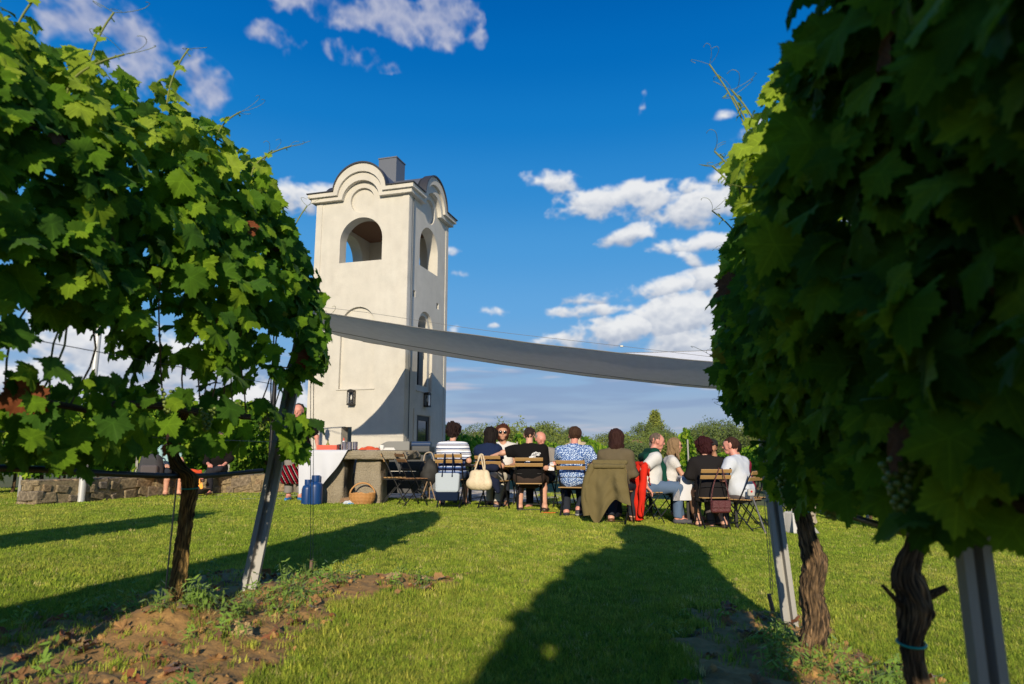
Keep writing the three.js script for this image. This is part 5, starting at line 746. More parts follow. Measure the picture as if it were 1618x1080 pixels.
// ---------- people: each body is a distance field of tapered capsules, meshed with surface nets ----------
function meshField(f, lo, hi, cell, slack = 1.5) {
  const n = [0, 1, 2].map((k) => Math.ceil((hi[k] - lo[k]) / cell) + 1), [nx, ny, nz] = n, v = new Float32Array(nx * ny * nz).fill(1), B = 6, half = cell * B * 0.5, reach = half * 1.733 * slack + cell * 2;
  for (let bz = 0; bz < nz; bz += B) for (let by = 0; by < ny; by += B) for (let bx = 0; bx < nx; bx += B) {
    const c = f(lo[0] + bx * cell + half, lo[1] + by * cell + half, lo[2] + bz * cell + half);
    const far = Math.abs(c) > reach;
    for (let z = bz; z < Math.min(nz, bz + B); z++) for (let y = by; y < Math.min(ny, by + B); y++) for (let x = bx; x < Math.min(nx, bx + B); x++) v[(z * ny + y) * nx + x] = far ? c : f(lo[0] + x * cell, lo[1] + y * cell, lo[2] + z * cell);
  }
  const id = new Int32Array(nx * ny * nz).fill(-1), P = [], I = [], at = (x, y, z) => (z * ny + y) * nx + x;
  for (let z = 0; z < nz - 1; z++) for (let y = 0; y < ny - 1; y++) for (let x = 0; x < nx - 1; x++) {
    let mask = 0, k = 0; const c = []; for (let dz = 0; dz < 2; dz++) for (let dy = 0; dy < 2; dy++) for (let dx = 0; dx < 2; dx++, k++) { const q = v[at(x + dx, y + dy, z + dz)]; c.push(q); if (q < 0) mask |= 1 << k; }
    if (mask === 0 || mask === 255) continue;
    let sx = 0, sy = 0, sz = 0, m = 0; const E = [[0, 1], [2, 3], [4, 5], [6, 7], [0, 2], [1, 3], [4, 6], [5, 7], [0, 4], [1, 5], [2, 6], [3, 7]];
    for (const [a, b] of E) if ((c[a] < 0) !== (c[b] < 0)) { const t = c[a] / (c[a] - c[b]); sx += (a & 1) + t * ((b & 1) - (a & 1)); sy += ((a >> 1) & 1) + t * (((b >> 1) & 1) - ((a >> 1) & 1)); sz += (a >> 2) + t * ((b >> 2) - (a >> 2)); m++; }
    id[at(x, y, z)] = P.length / 3; P.push(lo[0] + (x + sx / m) * cell, lo[1] + (y + sy / m) * cell, lo[2] + (z + sz / m) * cell);
  }
  for (let z = 1; z < nz - 1; z++) for (let y = 1; y < ny - 1; y++) for (let x = 1; x < nx - 1; x++) {
    const a = v[at(x, y, z)] < 0, quad = (p, q, r, s, flip) => { if (p < 0 || q < 0 || r < 0 || s < 0) return; if (flip) I.push(p, r, q, p, s, r); else I.push(p, q, r, p, r, s); };
    if (a !== (v[at(x + 1, y, z)] < 0)) quad(id[at(x, y - 1, z - 1)], id[at(x, y, z - 1)], id[at(x, y, z)], id[at(x, y - 1, z)], !a);
    if (a !== (v[at(x, y + 1, z)] < 0)) quad(id[at(x - 1, y, z - 1)], id[at(x - 1, y, z)], id[at(x, y, z)], id[at(x, y, z - 1)], !a);
    if (a !== (v[at(x, y, z + 1)] < 0)) quad(id[at(x - 1, y - 1, z)], id[at(x, y - 1, z)], id[at(x, y, z)], id[at(x - 1, y, z)], !a);
  }
  const g = new THREE.BufferGeometry(); g.setAttribute('position', new THREE.Float32BufferAttribute(P, 3)); g.setIndex(I); g.computeVertexNormals();
  const uv = new Float32Array(P.length / 3 * 2); for (let i = 0; i < P.length / 3; i++) { uv[i * 2] = P[i * 3]; uv[i * 2 + 1] = P[i * 3 + 1]; } g.setAttribute('uv', new THREE.BufferAttribute(uv, 2)); return g;
}
const cap = (a, b, ra, rb = ra, o = {}) => ({ a, b, ra, rb, ...o });     // o.sz squash along z, o.from / o.to cut the ends flat (share of the length)
function prim(q, x, y, z) {
  const [ax, ay, az] = q.a, bx = q.b[0] - ax, by = q.b[1] - ay, bz = q.b[2] - az; let px = x - ax, py = y - ay, pz = z - az; const L2 = bx * bx + by * by + bz * bz + 1e-9, raw = (px * bx + py * by + pz * bz) / L2, t = clamp(raw, 0, 1);
  px -= bx * t; py -= by * t; pz -= bz * t; if (q.sz) pz *= q.sz; if (q.sx) px *= q.sx;
  let d = Math.sqrt(px * px + py * py + pz * pz) - (q.ra + (q.rb - q.ra) * t);
  if (q.to !== undefined) d = Math.max(d, (raw - q.to) * Math.sqrt(L2)); if (q.from !== undefined) d = Math.max(d, (q.from - raw) * Math.sqrt(L2)); return d;
}
function field(list, k = 0.03, extra) {
  return (x, y, z) => { let d = 9; for (const q of list) { const e = prim(q, x, y, z); if (e > d + k) continue; const h = Math.max(k - Math.abs(d - e), 0) / k; d = Math.min(d, e) - h * h * k * 0.25; } return extra ? extra(d, x, y, z) : d; };
}
function bounds(list, pad = 0.05) { const lo = [9, 9, 9], hi = [-9, -9, -9]; for (const q of list) for (const [p, r] of [[q.a, q.ra], [q.b, q.rb]]) for (let k = 0; k < 3; k++) { lo[k] = Math.min(lo[k], p[k] - r - pad); hi[k] = Math.max(hi[k], p[k] + r + pad); } return [lo, hi]; }
const sdf = (list, cell, k, extra) => { const [lo, hi] = bounds(list); return meshField(field(list, k, extra), lo, hi, cell); };
const mix3 = (a, b, t) => [lerp(a[0], b[0], t), lerp(a[1], b[1], t), lerp(a[2], b[2], t)], add3 = (a, b) => [a[0] + b[0], a[1] + b[1], a[2] + b[2]], sub3 = (a, b) => [a[0] - b[0], a[1] - b[1], a[2] - b[2]];
const skinTone = (r, g, b) => phys(lin(r, g, b), 0.55, { sheen: 0.1, bumpMap: bumpAt(6), bumpScale: 0.0006 });
const SKIN = [skinTone(0.52, 0.27, 0.17), skinTone(0.6, 0.32, 0.22), skinTone(0.46, 0.23, 0.14), skinTone(0.62, 0.27, 0.2)];
const cloth = (c, o = {}) => phys(c, 0.95, { specularIntensity: 0.25, bumpMap: bumpAt(5), bumpScale: 0.002, ...o });
function hand(wrist, dir, palmDown, sgn) {                               // palm, four fingers of different length and a thumb, slightly curled
  const d = new THREE.Vector3(...dir).normalize(), n = new THREE.Vector3(...palmDown).addScaledVector(d, -new THREE.Vector3(...palmDown).dot(d)).normalize(), s = new THREE.Vector3().crossVectors(d, n).multiplyScalar(sgn), W = new THREE.Vector3(...wrist), pt = (a, b, c) => W.clone().addScaledVector(d, a).addScaledVector(s, b).addScaledVector(n, c).toArray(), l = [];
  for (const b of [-0.024, 0, 0.024]) l.push(cap(pt(0.01, b * 0.7, 0), pt(0.085, b, 0.004), 0.018, 0.015));
  [[-0.033, 0.06], [-0.012, 0.075], [0.011, 0.07], [0.032, 0.056]].forEach(([b, len]) => { l.push(cap(pt(0.085, b, 0.004), pt(0.085 + len * 0.55, b * 1.1, 0.018), 0.0105, 0.0095), cap(pt(0.085 + len * 0.55, b * 1.1, 0.018), pt(0.085 + len * 0.95, b * 1.12, 0.045), 0.0095, 0.008)); });
  l.push(cap(pt(0.025, -0.03, 0.006), pt(0.06, -0.055, 0.02), 0.014, 0.0115), cap(pt(0.06, -0.055, 0.02), pt(0.09, -0.06, 0.034), 0.0115, 0.0095)); return l;
}
// p: everything about one person. Local axes: facing +z, +x to the person's left, origin on the ground under the hips.
function person(p) {
  const t = thing('person', p.label, 'person', onGround(p.x, p.d), face(p.a), p.group ?? 'guests'); t.scale.setScalar(p.scale ?? 1);
  const sit = p.pose !== 'stand', hy = p.hip ?? (sit ? 0.545 : 0.93), ph = rad(p.lean ?? 6), sp_ = [0, Math.cos(ph), Math.sin(ph)], pr = [0, -Math.sin(ph), Math.cos(ph)], tw = rad(p.twist ?? 0);
  const T = (x, u, w) => { const c = Math.cos(tw * u * 2), s = Math.sin(tw * u * 2), X = x * c + w * s, W = -x * s + w * c; return [X, hy + u * sp_[1] + W * pr[1], u * sp_[2] + W * pr[2]]; };
  const b = p.build ?? 1, sw = (p.shoulders ?? 0.175) , F = p.female ? 0.9 : 1;
  const shL = T(sw, 0.412, 0), shR = T(-sw, 0.412, 0), neck0 = T(0, 0.49, 0.0), hip = [0, hy, 0];
  const headC = add3(T(0, 0.655, 0.02), [0, 0, (p.headFwd ?? 0.03)]), hyaw = rad(p.headYaw ?? 0), hpit = rad(p.headPitch ?? 0), hrol = rad(p.headRoll ?? 0);
  const hm = new THREE.Matrix4().makeRotationFromEuler(new THREE.Euler(hpit, hyaw, hrol, 'YXZ')), H = (x, y, z) => new THREE.Vector3(x, y, z).applyMatrix4(hm).add(new THREE.Vector3(...headC)).toArray();
  // arms
  const arm = (s, o) => { const sh = s > 0 ? shL : shR, el = o?.el ?? add3(sh, [s * 0.05, -0.27, 0.06]), wr = o?.wr ?? add3(el, [-s * 0.06, -0.03, 0.24]); return { sh, el, wr, s }; };
  const A = [arm(1, p.armL), arm(-1, p.armR)];
  // legs
  const leg = (s, o) => { const h = [s * 0.09, hy - 0.02, 0.02], kn = o?.kn ?? (sit ? [s * 0.12, 0.5, 0.45] : [s * 0.1, 0.5, 0.02]), an = o?.an ?? (sit ? [s * 0.12, 0.085, 0.42] : [s * 0.1, 0.085, -0.02]), toe = o?.toe ?? add3(an, [s * 0.03, -0.05, 0.15]); return { h, kn, an, toe, s }; };
  const G = [leg(1, p.legL), leg(-1, p.legR)];
  // body under the clothes, and all skin that shows: one continuous surface
  const bl = [cap(T(-0.08, 0.34, 0), T(0.08, 0.34, 0), 0.098 * F, undefined, { sz: 1.15 }), cap(T(-0.05, 0.2, 0), T(0.05, 0.2, 0), 0.105 * b), cap([-0.075, hy, 0], [0.075, hy, 0], 0.115 * b), cap(T(0, 0.2, 0), T(0, 0.36, 0), 0.095), cap(shL, T(0, 0.46, 0), 0.048, 0.045), cap(shR, T(0, 0.46, 0), 0.048, 0.045), cap(neck0, mix3(neck0, headC, 0.75), 0.056 * F, 0.05 * F)];
  for (const a of A) bl.push(cap(a.sh, a.el, 0.05 * b * F, 0.04 * F), cap(a.el, a.wr, 0.04 * F, 0.027 * F));
  for (const g of G) bl.push(cap(g.h, g.kn, 0.078 * b, 0.055), cap(g.kn, mix3(g.kn, g.an, 0.35), 0.054, 0.053), cap(mix3(g.kn, g.an, 0.35), g.an, 0.053, 0.036), cap(g.an, g.toe, 0.036, 0.028), cap(g.an, add3(g.an, [0, -0.045, -0.03]), 0.034, 0.03));
  const geos = [sdf(bl, 0.0125, 0.035)];
  for (const a of A) if (!(a.s > 0 ? p.hideL : p.hideR)) { const dir = sub3(a.wr, a.el); geos.push(sdf([cap(mix3(a.el, a.wr, 0.8), a.wr, 0.029 * F, 0.026 * F), ...hand(a.wr, (a.s > 0 ? p.handL : p.handR) ?? dir, (a.s > 0 ? p.palmL : p.palmR) ?? [0, -1, 0], a.s)], 0.0045, 0.012)); }
  const hl = [cap(H(0, 0.035, -0.02), H(0, 0.035, -0.005), 0.088, 0.09, {}), cap(H(0, -0.02, 0.025), H(0, -0.075, 0.045), 0.064, 0.042), cap(H(0, 0.0, 0.02), H(0, 0.03, 0.035), 0.068, 0.068), cap(H(0, 0.012, 0.09), H(0, -0.022, 0.108), 0.009, 0.0135), cap(H(-0.04, 0.03, 0.075), H(0.04, 0.03, 0.075), 0.016), cap(H(-0.02, -0.055, 0.078), H(0.02, -0.055, 0.078), 0.011), cap(H(0.08, 0.012, -0.005), H(0.083, -0.022, -0.002), 0.014, 0.011), cap(H(-0.08, 0.012, -0.005), H(-0.083, -0.022, -0.002), 0.014, 0.011), cap(H(-0.045, -0.01, 0.055), H(-0.045, -0.03, 0.05), 0.022), cap(H(0.045, -0.01, 0.055), H(0.045, -0.03, 0.05), 0.022), cap(neck0, mix3(neck0, headC, 0.8), 0.057 * F, 0.052 * F)];
  geos.push(sdf(hl, 0.0065, 0.022));
  part('body', mergeG(geos), p.skin ?? SKIN[0], t);
  if (p.showFace !== false) {
    for (const s of [-1, 1]) part('eye', new THREE.SphereGeometry(0.0115, 12, 8).translate(...H(s * 0.031, 0.012, 0.083)), std(lin(0.06, 0.045, 0.035), 0.2), t);
    part('mouth', new THREE.SphereGeometry(0.02, 12, 8).scale(1.05, 0.3, 0.5).applyMatrix4(hm).translate(...H(0, -0.054, 0.087)), std(lin(0.4, 0.13, 0.1), 0.5), t);
  }
  // hair
  const hr = p.hair; if (hr) {
    const n = (x, y, z) => 0.009 * n3(x * 24, y * 9, z * 24 + 3) + 0.007 * n3(x * 55, y * 16, z * 55), inv = new THREE.Matrix4().copy(hm).setPosition(...headC).invert(), q = new THREE.Vector3(), th = hr.thick ?? 0.014;
    const list = [cap(H(0, 0.04, -0.024), H(0, 0.042, -0.008), 0.089 + th, 0.088 + th)]; const drop = hr.long ?? 0;
    if (hr.style === 'bob') { list.push(cap(H(0, 0.03, -0.03), H(0, -0.06, -0.05), 0.1 + th, 0.085)); for (const s of [-1, 1]) list.push(cap(H(s * 0.06, 0.03, 0), H(s * 0.07, -0.06, -0.01), 0.045 + th * 0.5, 0.03)); }
    if (hr.style === 'curly') list.push(cap(H(0, 0.06, -0.02), H(0, 0.03, -0.035), 0.1 + th, 0.1 + th), cap(H(0, 0, -0.04), H(0, -0.05, -0.05), 0.088, 0.065));
    if (drop) { list.push(cap(H(0, 0.0, -0.045), H(0, -0.12, -0.075), 0.095, 0.082, { sz: 1.25 }), cap(H(0, -0.12, -0.075), H(hr.sway ?? 0.01, -0.12 - drop, -0.085), 0.082, 0.05, { sz: 1.5 })); for (const s of [-1, 1]) list.push(cap(H(s * 0.065, 0.03, -0.01), H(s * 0.085, -0.12 - drop * 0.6, hr.front ? 0.04 : -0.03), 0.045, 0.03)); }
    const line = hr.line ?? 0.055, back = hr.back ?? -0.07, side = hr.side ?? 0.012;
    const geo = sdf(list, 0.007, 0.03, (d, x, y, z) => { q.set(x, y, z).applyMatrix4(inv); let c; if (hr.style === 'fringe') c = Math.max(q.y - 0.075, -0.045 - q.y, q.z - 0.02); else if (drop || hr.style === 'bob') c = Math.max(Math.min(q.z - 0.05 - Math.max(0, q.y - 0.075) * 1.2, 0.085 - q.y), (Math.abs(q.x) < 0.058 ? q.z - 0.062 - Math.max(0, q.y - 0.07) : -1)); else c = Math.max(q.z < 0.02 ? back - q.y + Math.max(0, q.z + 0.02) * 1.4 : side - q.y + (q.z - 0.02) * 0.9, q.z > 0.03 ? Math.min(line + 0.02 - q.y, q.z - 0.03) : -1); return Math.max(d + n(q.x, q.y, q.z) * 1.5 * (hr.wild ?? 1), c); });
    part('hair', geo, phys(hr.color.clone().multiplyScalar(0.55), 0.8, { specularIntensity: 0.4, bumpMap: bumpAt(14), bumpScale: 0.004 }), t);
  }
  if (p.beard) part('beard', sdf([cap(H(-0.05, -0.05, 0.035), H(0, -0.085, 0.058), 0.03, 0.03), cap(H(0.05, -0.05, 0.035), H(0, -0.085, 0.058), 0.03, 0.03)], 0.007, 0.02), std(p.beard, 0.9), t);
  if (p.sunglasses) { const m = std(lin(0.01, 0.01, 0.012), 0.12), s = new THREE.Group(); s.name = 'sunglasses'; t.add(s); s.applyMatrix4(new THREE.Matrix4().copy(hm).setPosition(...headC)); for (const k of [-1, 1]) { part('lens', new THREE.SphereGeometry(0.03, 18, 12).scale(1.05, 0.85, 0.25).translate(k * 0.034, 0.014, 0.1), m, s); part('temple', rod([k * 0.064, 0.02, 0.095], [k * 0.088, 0.022, 0.0], 0.004, 6), m, s); } part('bridge', rod([-0.012, 0.018, 0.106], [0.012, 0.018, 0.106], 0.004, 6), m, s); }
  if (p.hat) { const m = std(p.hat, 0.85, { bumpMap: bumpAt(10), bumpScale: 0.003 }), s = new THREE.Group(); s.name = 'hat'; t.add(s); s.applyMatrix4(new THREE.Matrix4().copy(hm).setPosition(...headC)); part('crown', lathe([[0.108, 0.06], [0.106, 0.1], [0.09, 0.16], [0.05, 0.175], [0, 0.172]], 24), m, s); part('brim', lathe([[0.1, 0.068], [0.17, 0.058], [0.19, 0.05], [0.188, 0.055], [0.1, 0.074]], 28), m, s); }
  if (p.cap) { const m = std(p.cap, 0.8), s = new THREE.Group(); s.name = 'cap'; t.add(s); s.applyMatrix4(new THREE.Matrix4().copy(hm).setPosition(...headC)); part('crown', new THREE.SphereGeometry(0.112, 20, 12, 0, Math.PI * 2, 0, Math.PI * 0.5).scale(1, 0.95, 1.05).translate(0, 0.045, -0.012), m, s); part('visor', new THREE.SphereGeometry(0.085, 16, 8).scale(1, 0.12, 0.9).translate(0, 0.05, 0.12), m, s); }
  // clothes
  const sn = (amp, f = 7) => (d, x, y, z) => d + amp * (n3(x * f + p.x * 3, y * f, z * f) + 0.6 * n3(x * f * 2.2, y * f * 1.3 + 4, z * f * 2.2));
  const top = p.top, gr = top.loose ?? 0.022, sl = top.sleeve ?? 0.62, hem = top.hem ?? -0.07;
  const tl = [cap(T(-0.085 * (sw / 0.175), 0.355, 0), T(0.085 * (sw / 0.175), 0.355, 0), 0.105 * F + gr, undefined, { sz: 1.12 }), cap(T(-0.05, 0.2, 0.01), T(0.05, 0.2, 0.01), 0.105 * b + gr), cap(T(-0.06, 0.03, 0), T(0.06, 0.03, 0), 0.122 * b + gr), cap(T(0, 0.1, p.belly ?? 0.02), T(0, 0.22, p.belly ?? 0.02), 0.1 * b + gr), cap(shL, T(0.03, 0.475, -0.005), 0.05 + gr * 0.7, 0.042 + gr * 0.6), cap(shR, T(-0.03, 0.475, -0.005), 0.05 + gr * 0.7, 0.042 + gr * 0.6)];
  if (hem < -0.08 || !sit) tl.push(cap(T(-0.065, hem, 0), T(0.065, hem, 0), 0.122 * b + gr));
  if (sl > 0) for (const a of A) { tl.push(cap(a.sh, a.el, 0.052 * b * F + gr, 0.042 * F + gr * 0.95, { to: Math.min(1, sl) + (sl > 1 ? 0.1 : 0) })); if (sl > 1) tl.push(cap(a.el, a.wr, 0.043 * F + gr * 0.9, 0.03 * F + gr * 0.6, { to: sl - 1 })); }
  const nk = top.neck ?? 0.07, nkP = T(0, 0.545, 0.02), fold = sn(top.fold ?? 0.009);
  part(top.name ?? 'shirt', sdf(tl, 0.0125, 0.05, (d, x, y, z) => { let e = fold(d, x, y, z); e = Math.max(e, nk - Math.hypot(x - nkP[0], (y - nkP[1]) * 0.9, z - nkP[2])); if (sit) e = Math.max(e, hy - 0.1 + Math.min(0, hem + 0.07) - y); else e = Math.max(e, hy + hem - y); return e; }), top.mat, t, top.label);
  if (top.collar) part('collar', sdf([cap(T(-0.05, 0.5, -0.03), T(0.05, 0.5, -0.03), 0.034), cap(T(-0.06, 0.5, 0), T(-0.03, 0.46, 0.075), 0.026, 0.02), cap(T(0.06, 0.5, 0), T(0.03, 0.46, 0.075), 0.026, 0.02)], 0.009, 0.02), top.mat, t);
  if (p.bottom) {
    const q = p.bottom, g0 = q.loose ?? 0.016, l = [cap([-0.075, hy, 0], [0.075, hy, 0], 0.118 * b + g0)]; const ln = q.len ?? 2.0;
    for (const g of G) { l.push(cap(g.h, g.kn, 0.08 * b + g0, 0.056 + g0, { to: Math.min(1.15, ln) })); if (ln > 1) l.push(cap(g.kn, g.an, 0.056 + g0, 0.04 + g0 * 1.1, { to: ln - 1 })); }
    part(q.name ?? 'trousers', sdf(l, 0.0125, 0.03, (d, x, y, z) => Math.max(sn(0.008)(d, x, y, z), y - hy - 0.07)), q.mat, t);
  }
  if (p.shoes) for (const g of G) { const fw = sub3(g.toe, g.an), l = Math.hypot(fw[0], fw[2]), u = [fw[0] / l, 0, fw[2] / l]; const y0 = g.an[1] - 0.05; const k = p.shoes; const sh = part(k.name ?? 'shoe', sdf([cap([g.an[0] - u[0] * 0.03, y0, g.an[2] - u[2] * 0.03], [g.an[0] + u[0] * 0.09, y0 - 0.004, g.an[2] + u[2] * 0.09], 0.044, 0.044), cap([g.an[0] + u[0] * 0.09, y0 - 0.004, g.an[2] + u[2] * 0.09], [g.an[0] + u[0] * 0.17, y0 - 0.006, g.an[2] + u[2] * 0.17], 0.044, 0.034), cap([g.an[0], y0 + 0.04, g.an[2]], [g.an[0], y0, g.an[2]], 0.043, 0.045)], 0.008, 0.02, (d, x, y) => Math.max(d, y0 - 0.032 - y)), k.mat, t); if (k.sole) part('sole', sdf([cap([g.an[0] - u[0] * 0.03, y0 - 0.03, g.an[2] - u[2] * 0.03], [g.an[0] + u[0] * 0.165, y0 - 0.03, g.an[2] + u[2] * 0.165], 0.046, 0.04)], 0.008, 0.02, (d, x, y) => Math.max(d, Math.abs(y - y0 + 0.03) - 0.013)), k.sole, sh); }
  return { t, T, H, hy };
}
const black = lin(0.009, 0.008, 0.008), denim = cloth(lin(0.1, 0.15, 0.24)), darkDenim = cloth(lin(0.025, 0.03, 0.042)), beigeCloth = cloth(lin(0.52, 0.45, 0.34)), whiteCloth = cloth(lin(0.6, 0.59, 0.57)), blackCloth = cloth(black), leather = std(lin(0.05, 0.03, 0.02), 0.5), brownHair = lin(0.055, 0.025, 0.015), darkHair = lin(0.018, 0.012, 0.01);
const stripeTex = (() => tex2(8, 512, (u, v) => { const y = v * 1.28, k = (y * 1000) % 70 / 70, low = y < 0.78; const nv = [0.09, 0.12, 0.24], wh = [0.93, 0.93, 0.95], md = [0.3, 0.4, 0.6]; if (low) return k < 0.3 ? md : k < 0.42 ? [0.8, 0.83, 0.9] : nv; return k < 0.16 ? nv : k < 0.3 ? wh : k < 0.42 ? nv : k < 0.52 ? md : wh; }, true, [1, 1 / 1.28]))();
const floralTex = (() => { const f = tiled((a, b) => n3(a * 2.6 + 0.7 * n3(a * 3, b * 3, 4), b * 2.6 + 0.7 * n3(b * 3, a * 3, 8), 2), 8), g = tiled((a, b) => n3(a * 5, b * 5, 7), 8); return tex2(512, 512, (u, v) => { const a = f(u, v), k = g(u, v); return a > 0.1 ? [0.78, 0.84, 0.92] : a > 0.02 ? [0.5, 0.62, 0.8] : k > 0.28 ? [0.72, 0.8, 0.9] : [0.2, 0.32, 0.55]; }, true, [3.2, 3.2]); })();
const apronTex = (() => tex2(512, 8, (u) => { const k = (u * 14) % 1; return k < 0.3 ? [0.05, 0.04, 0.05] : k < 0.38 ? [0.85, 0.82, 0.8] : k < 0.5 ? [0.05, 0.04, 0.05] : k < 0.85 ? [0.5, 0.06, 0.13] : [0.3, 0.04, 0.09]; }, true, [1, 1]))(); apronTex.rotation = 0.5;

// --- standing cook ---
{
  const { t } = person({ label: 'person in black shirt and striped apron standing behind the stone table', group: 'hosts', x: -3.92, d: 12.6, a: 165, pose: 'stand', scale: 1.02, lean: 3, build: 1.18, shoulders: 0.2, skin: SKIN[3], hair: { color: lin(0.06, 0.045, 0.04), thick: 0.004, line: 0.1, back: -0.04, side: 0.03 }, headPitch: 12, headYaw: -15,
    armL: { el: [0.33, 1.13, 0.02], wr: [0.36, 0.92, 0.2] }, armR: { el: [-0.3, 1.13, 0.05], wr: [-0.22, 0.96, 0.28] }, top: { mat: blackCloth, sleeve: 0.85, loose: 0.04, hem: -0.12 }, bottom: { mat: cloth(lin(0.24, 0.22, 0.2)), loose: 0.03, len: 1.85 }, shoes: { mat: std(lin(0.01, 0.2, 0.5), 0.5) } });
  const g = sdf([cap([-0.07, 0.84, 0.0], [0.07, 0.84, 0.0], 0.175), cap([-0.09, 0.45, 0.02], [0.09, 0.45, 0.02], 0.2)], 0.015, 0.06, (d, x, y, z) => Math.max(Math.abs(d + 0.012 * n3(x * 9, y * 3, z * 9)) - 0.008, y - 0.86, 0.3 - y)); part('apron', g, cloth(lin(1, 1, 1), { map: apronTex }), t);
}
// --- row of guests with their backs to the camera ---
const backRow = 'guests at the long table with their backs turned';
chair('folding chair under the striped shirt, with the navy and white tote on it', -0.97, 11.12, 8);
person({ label: 'person in navy and white striped top with dark curly hair, seated', group: backRow, x: -0.97, d: 11.18, a: 10, female: true, build: 1.25, shoulders: 0.185, skin: SKIN[1], hair: { style: 'curly', color: lin(0.03, 0.014, 0.012), wild: 3 }, showFace: false, headYaw: -8, lean: 4, armR: { el: [-0.27, 0.74, 0.06], wr: [-0.2, 0.72, 0.3] }, top: { mat: cloth(lin(1, 1, 1), { map: stripeTex }), sleeve: 0.75, loose: 0.026 }, bottom: { mat: cloth(lin(0.04, 0.06, 0.11)), len: 1.35 }, shoes: { mat: leather }, legL: { kn: [0.14, 0.5, 0.42], an: [0.2, 0.085, 0.18] } });
chair('folding chair with a cream handbag hanging from its back', -0.3, 11.12, 22);
person({ label: 'person in dark navy top leaning forward, dark straight hair', group: backRow, x: -0.44, d: 11.32, a: 24, female: true, skin: SKIN[1], hair: { style: 'bob', color: darkHair, long: 0.08 }, showFace: false, headPitch: 10, lean: 16, top: { mat: cloth(lin(0.012, 0.022, 0.06)), sleeve: 0.6, loose: 0.024 }, bottom: { mat: cloth(lin(0.6, 0.56, 0.48)) }, shoes: { mat: std(lin(0.05, 0.05, 0.07), 0.6), sole: whiteCloth }, legR: { kn: [-0.14, 0.5, 0.4], an: [-0.16, 0.085, 0.12] } });
chair('folding chair of the man in the black printed shirt', 0.27, 10.92, 3);
{
  const cv = document.createElement('canvas'); cv.width = cv.height = 1024; const c = cv.getContext('2d'); c.fillStyle = '#161515'; c.fillRect(0, 0, 1024, 1024); c.strokeStyle = '#f2f2f2'; c.lineWidth = 7; c.lineJoin = 'round';
  const car = (x, y, s) => { c.save(); c.translate(x, y); c.scale(-1, 1); c.rotate(-0.42); c.scale(s, s); c.beginPath(); c.moveTo(-120, 18); c.lineTo(-112, -10); c.lineTo(-62, -18); c.lineTo(-30, -50); c.lineTo(52, -50); c.lineTo(86, -16); c.lineTo(118, -8); c.lineTo(122, 18); c.closePath(); c.stroke(); for (const k of [-70, 72]) { c.beginPath(); c.arc(k, 20, 22, 0, 7); c.stroke(); c.beginPath(); c.arc(k, 20, 9, 0, 7); c.stroke(); } c.beginPath(); c.moveTo(-52, -20); c.lineTo(-24, -43); c.lineTo(8, -43); c.lineTo(8, -18); c.closePath(); c.stroke(); c.beginPath(); c.moveTo(18, -43); c.lineTo(46, -43); c.lineTo(70, -18); c.lineTo(18, -18); c.closePath(); c.stroke(); c.beginPath(); c.moveTo(-110, 2); c.lineTo(115, 2); c.stroke(); c.restore(); };
  car(436, 318, 0.62); car(478, 362, 0.5); c.beginPath(); c.ellipse(526, 408, 34, 15, 0.3, 0, 7); c.stroke(); c.beginPath(); c.ellipse(520, 412, 18, 9, 0.3, 0, 7); c.stroke();
  const tx = new THREE.CanvasTexture(cv); tx.colorSpace = THREE.SRGBColorSpace; tx.wrapS = tx.wrapT = THREE.RepeatWrapping; tx.repeat.set(1 / 1.28, 1 / 1.28); tx.offset.set(0.5, 0);
  person({ label: 'person in black t-shirt with white car drawing, arm stretched along a chair', group: backRow, x: 0.27, d: 10.98, a: 6, build: 1.25, shoulders: 0.21, skin: SKIN[1], hair: { color: lin(0.05, 0.03, 0.025), thick: 0.002, line: 0.07, back: -0.05, side: 0.02 }, showFace: false, headYaw: 8, lean: 5, armL: { el: [0.42, 0.92, 0.02], wr: [0.62, 0.86, 0.12] }, palmL: [0, -1, 0],
    top: { mat: cloth(lin(1, 1, 1), { map: tx }), sleeve: 0.8, loose: 0.034, fold: 0.011 },
    bottom: { name: 'shorts', mat: cloth(lin(0.05, 0.035, 0.028)), len: 1.15, loose: 0.03 }, shoes: { name: 'sandal', mat: leather }, legL: { kn: [0.16, 0.5, 0.4], an: [0.15, 0.085, 0.05] }, legR: { kn: [-0.2, 0.5, 0.38], an: [-0.24, 0.085, 0.06] } });
}
chair('folding chair of the man in the blue patterned shirt', 0.93, 10.45, 18);
person({ label: 'person in blue and white floral shirt with short brown hair, seated', group: backRow, x: 0.93, d: 10.52, a: 18, build: 1.15, shoulders: 0.205, scale: 1.02, skin: SKIN[3], hair: { color: lin(0.09, 0.045, 0.025), thick: 0.012, back: -0.06, side: 0.01 }, showFace: false, headYaw: 18, headPitch: 6, lean: 7, armR: { el: [-0.34, 0.76, 0.03], wr: [-0.26, 0.68, 0.26] }, armL: { el: [0.27, 0.8, 0.16], wr: [0.12, 0.8, 0.38] }, top: { mat: cloth(lin(1, 1, 1), { map: floralTex }), sleeve: 0.72, loose: 0.034, collar: true, hem: -0.08, fold: 0.011 }, bottom: { mat: darkDenim }, shoes: { mat: std(lin(0.03, 0.03, 0.04), 0.7), sole: whiteCloth }, legL: { kn: [0.2, 0.5, 0.38], an: [0.12, 0.085, 0.02] }, legR: { kn: [-0.14, 0.49, 0.4], an: [-0.08, 0.13, -0.05], toe: [-0.08, 0.03, 0.06] } });
chair('folding chair draped with the olive coat', 1.45, 9.78, 24);
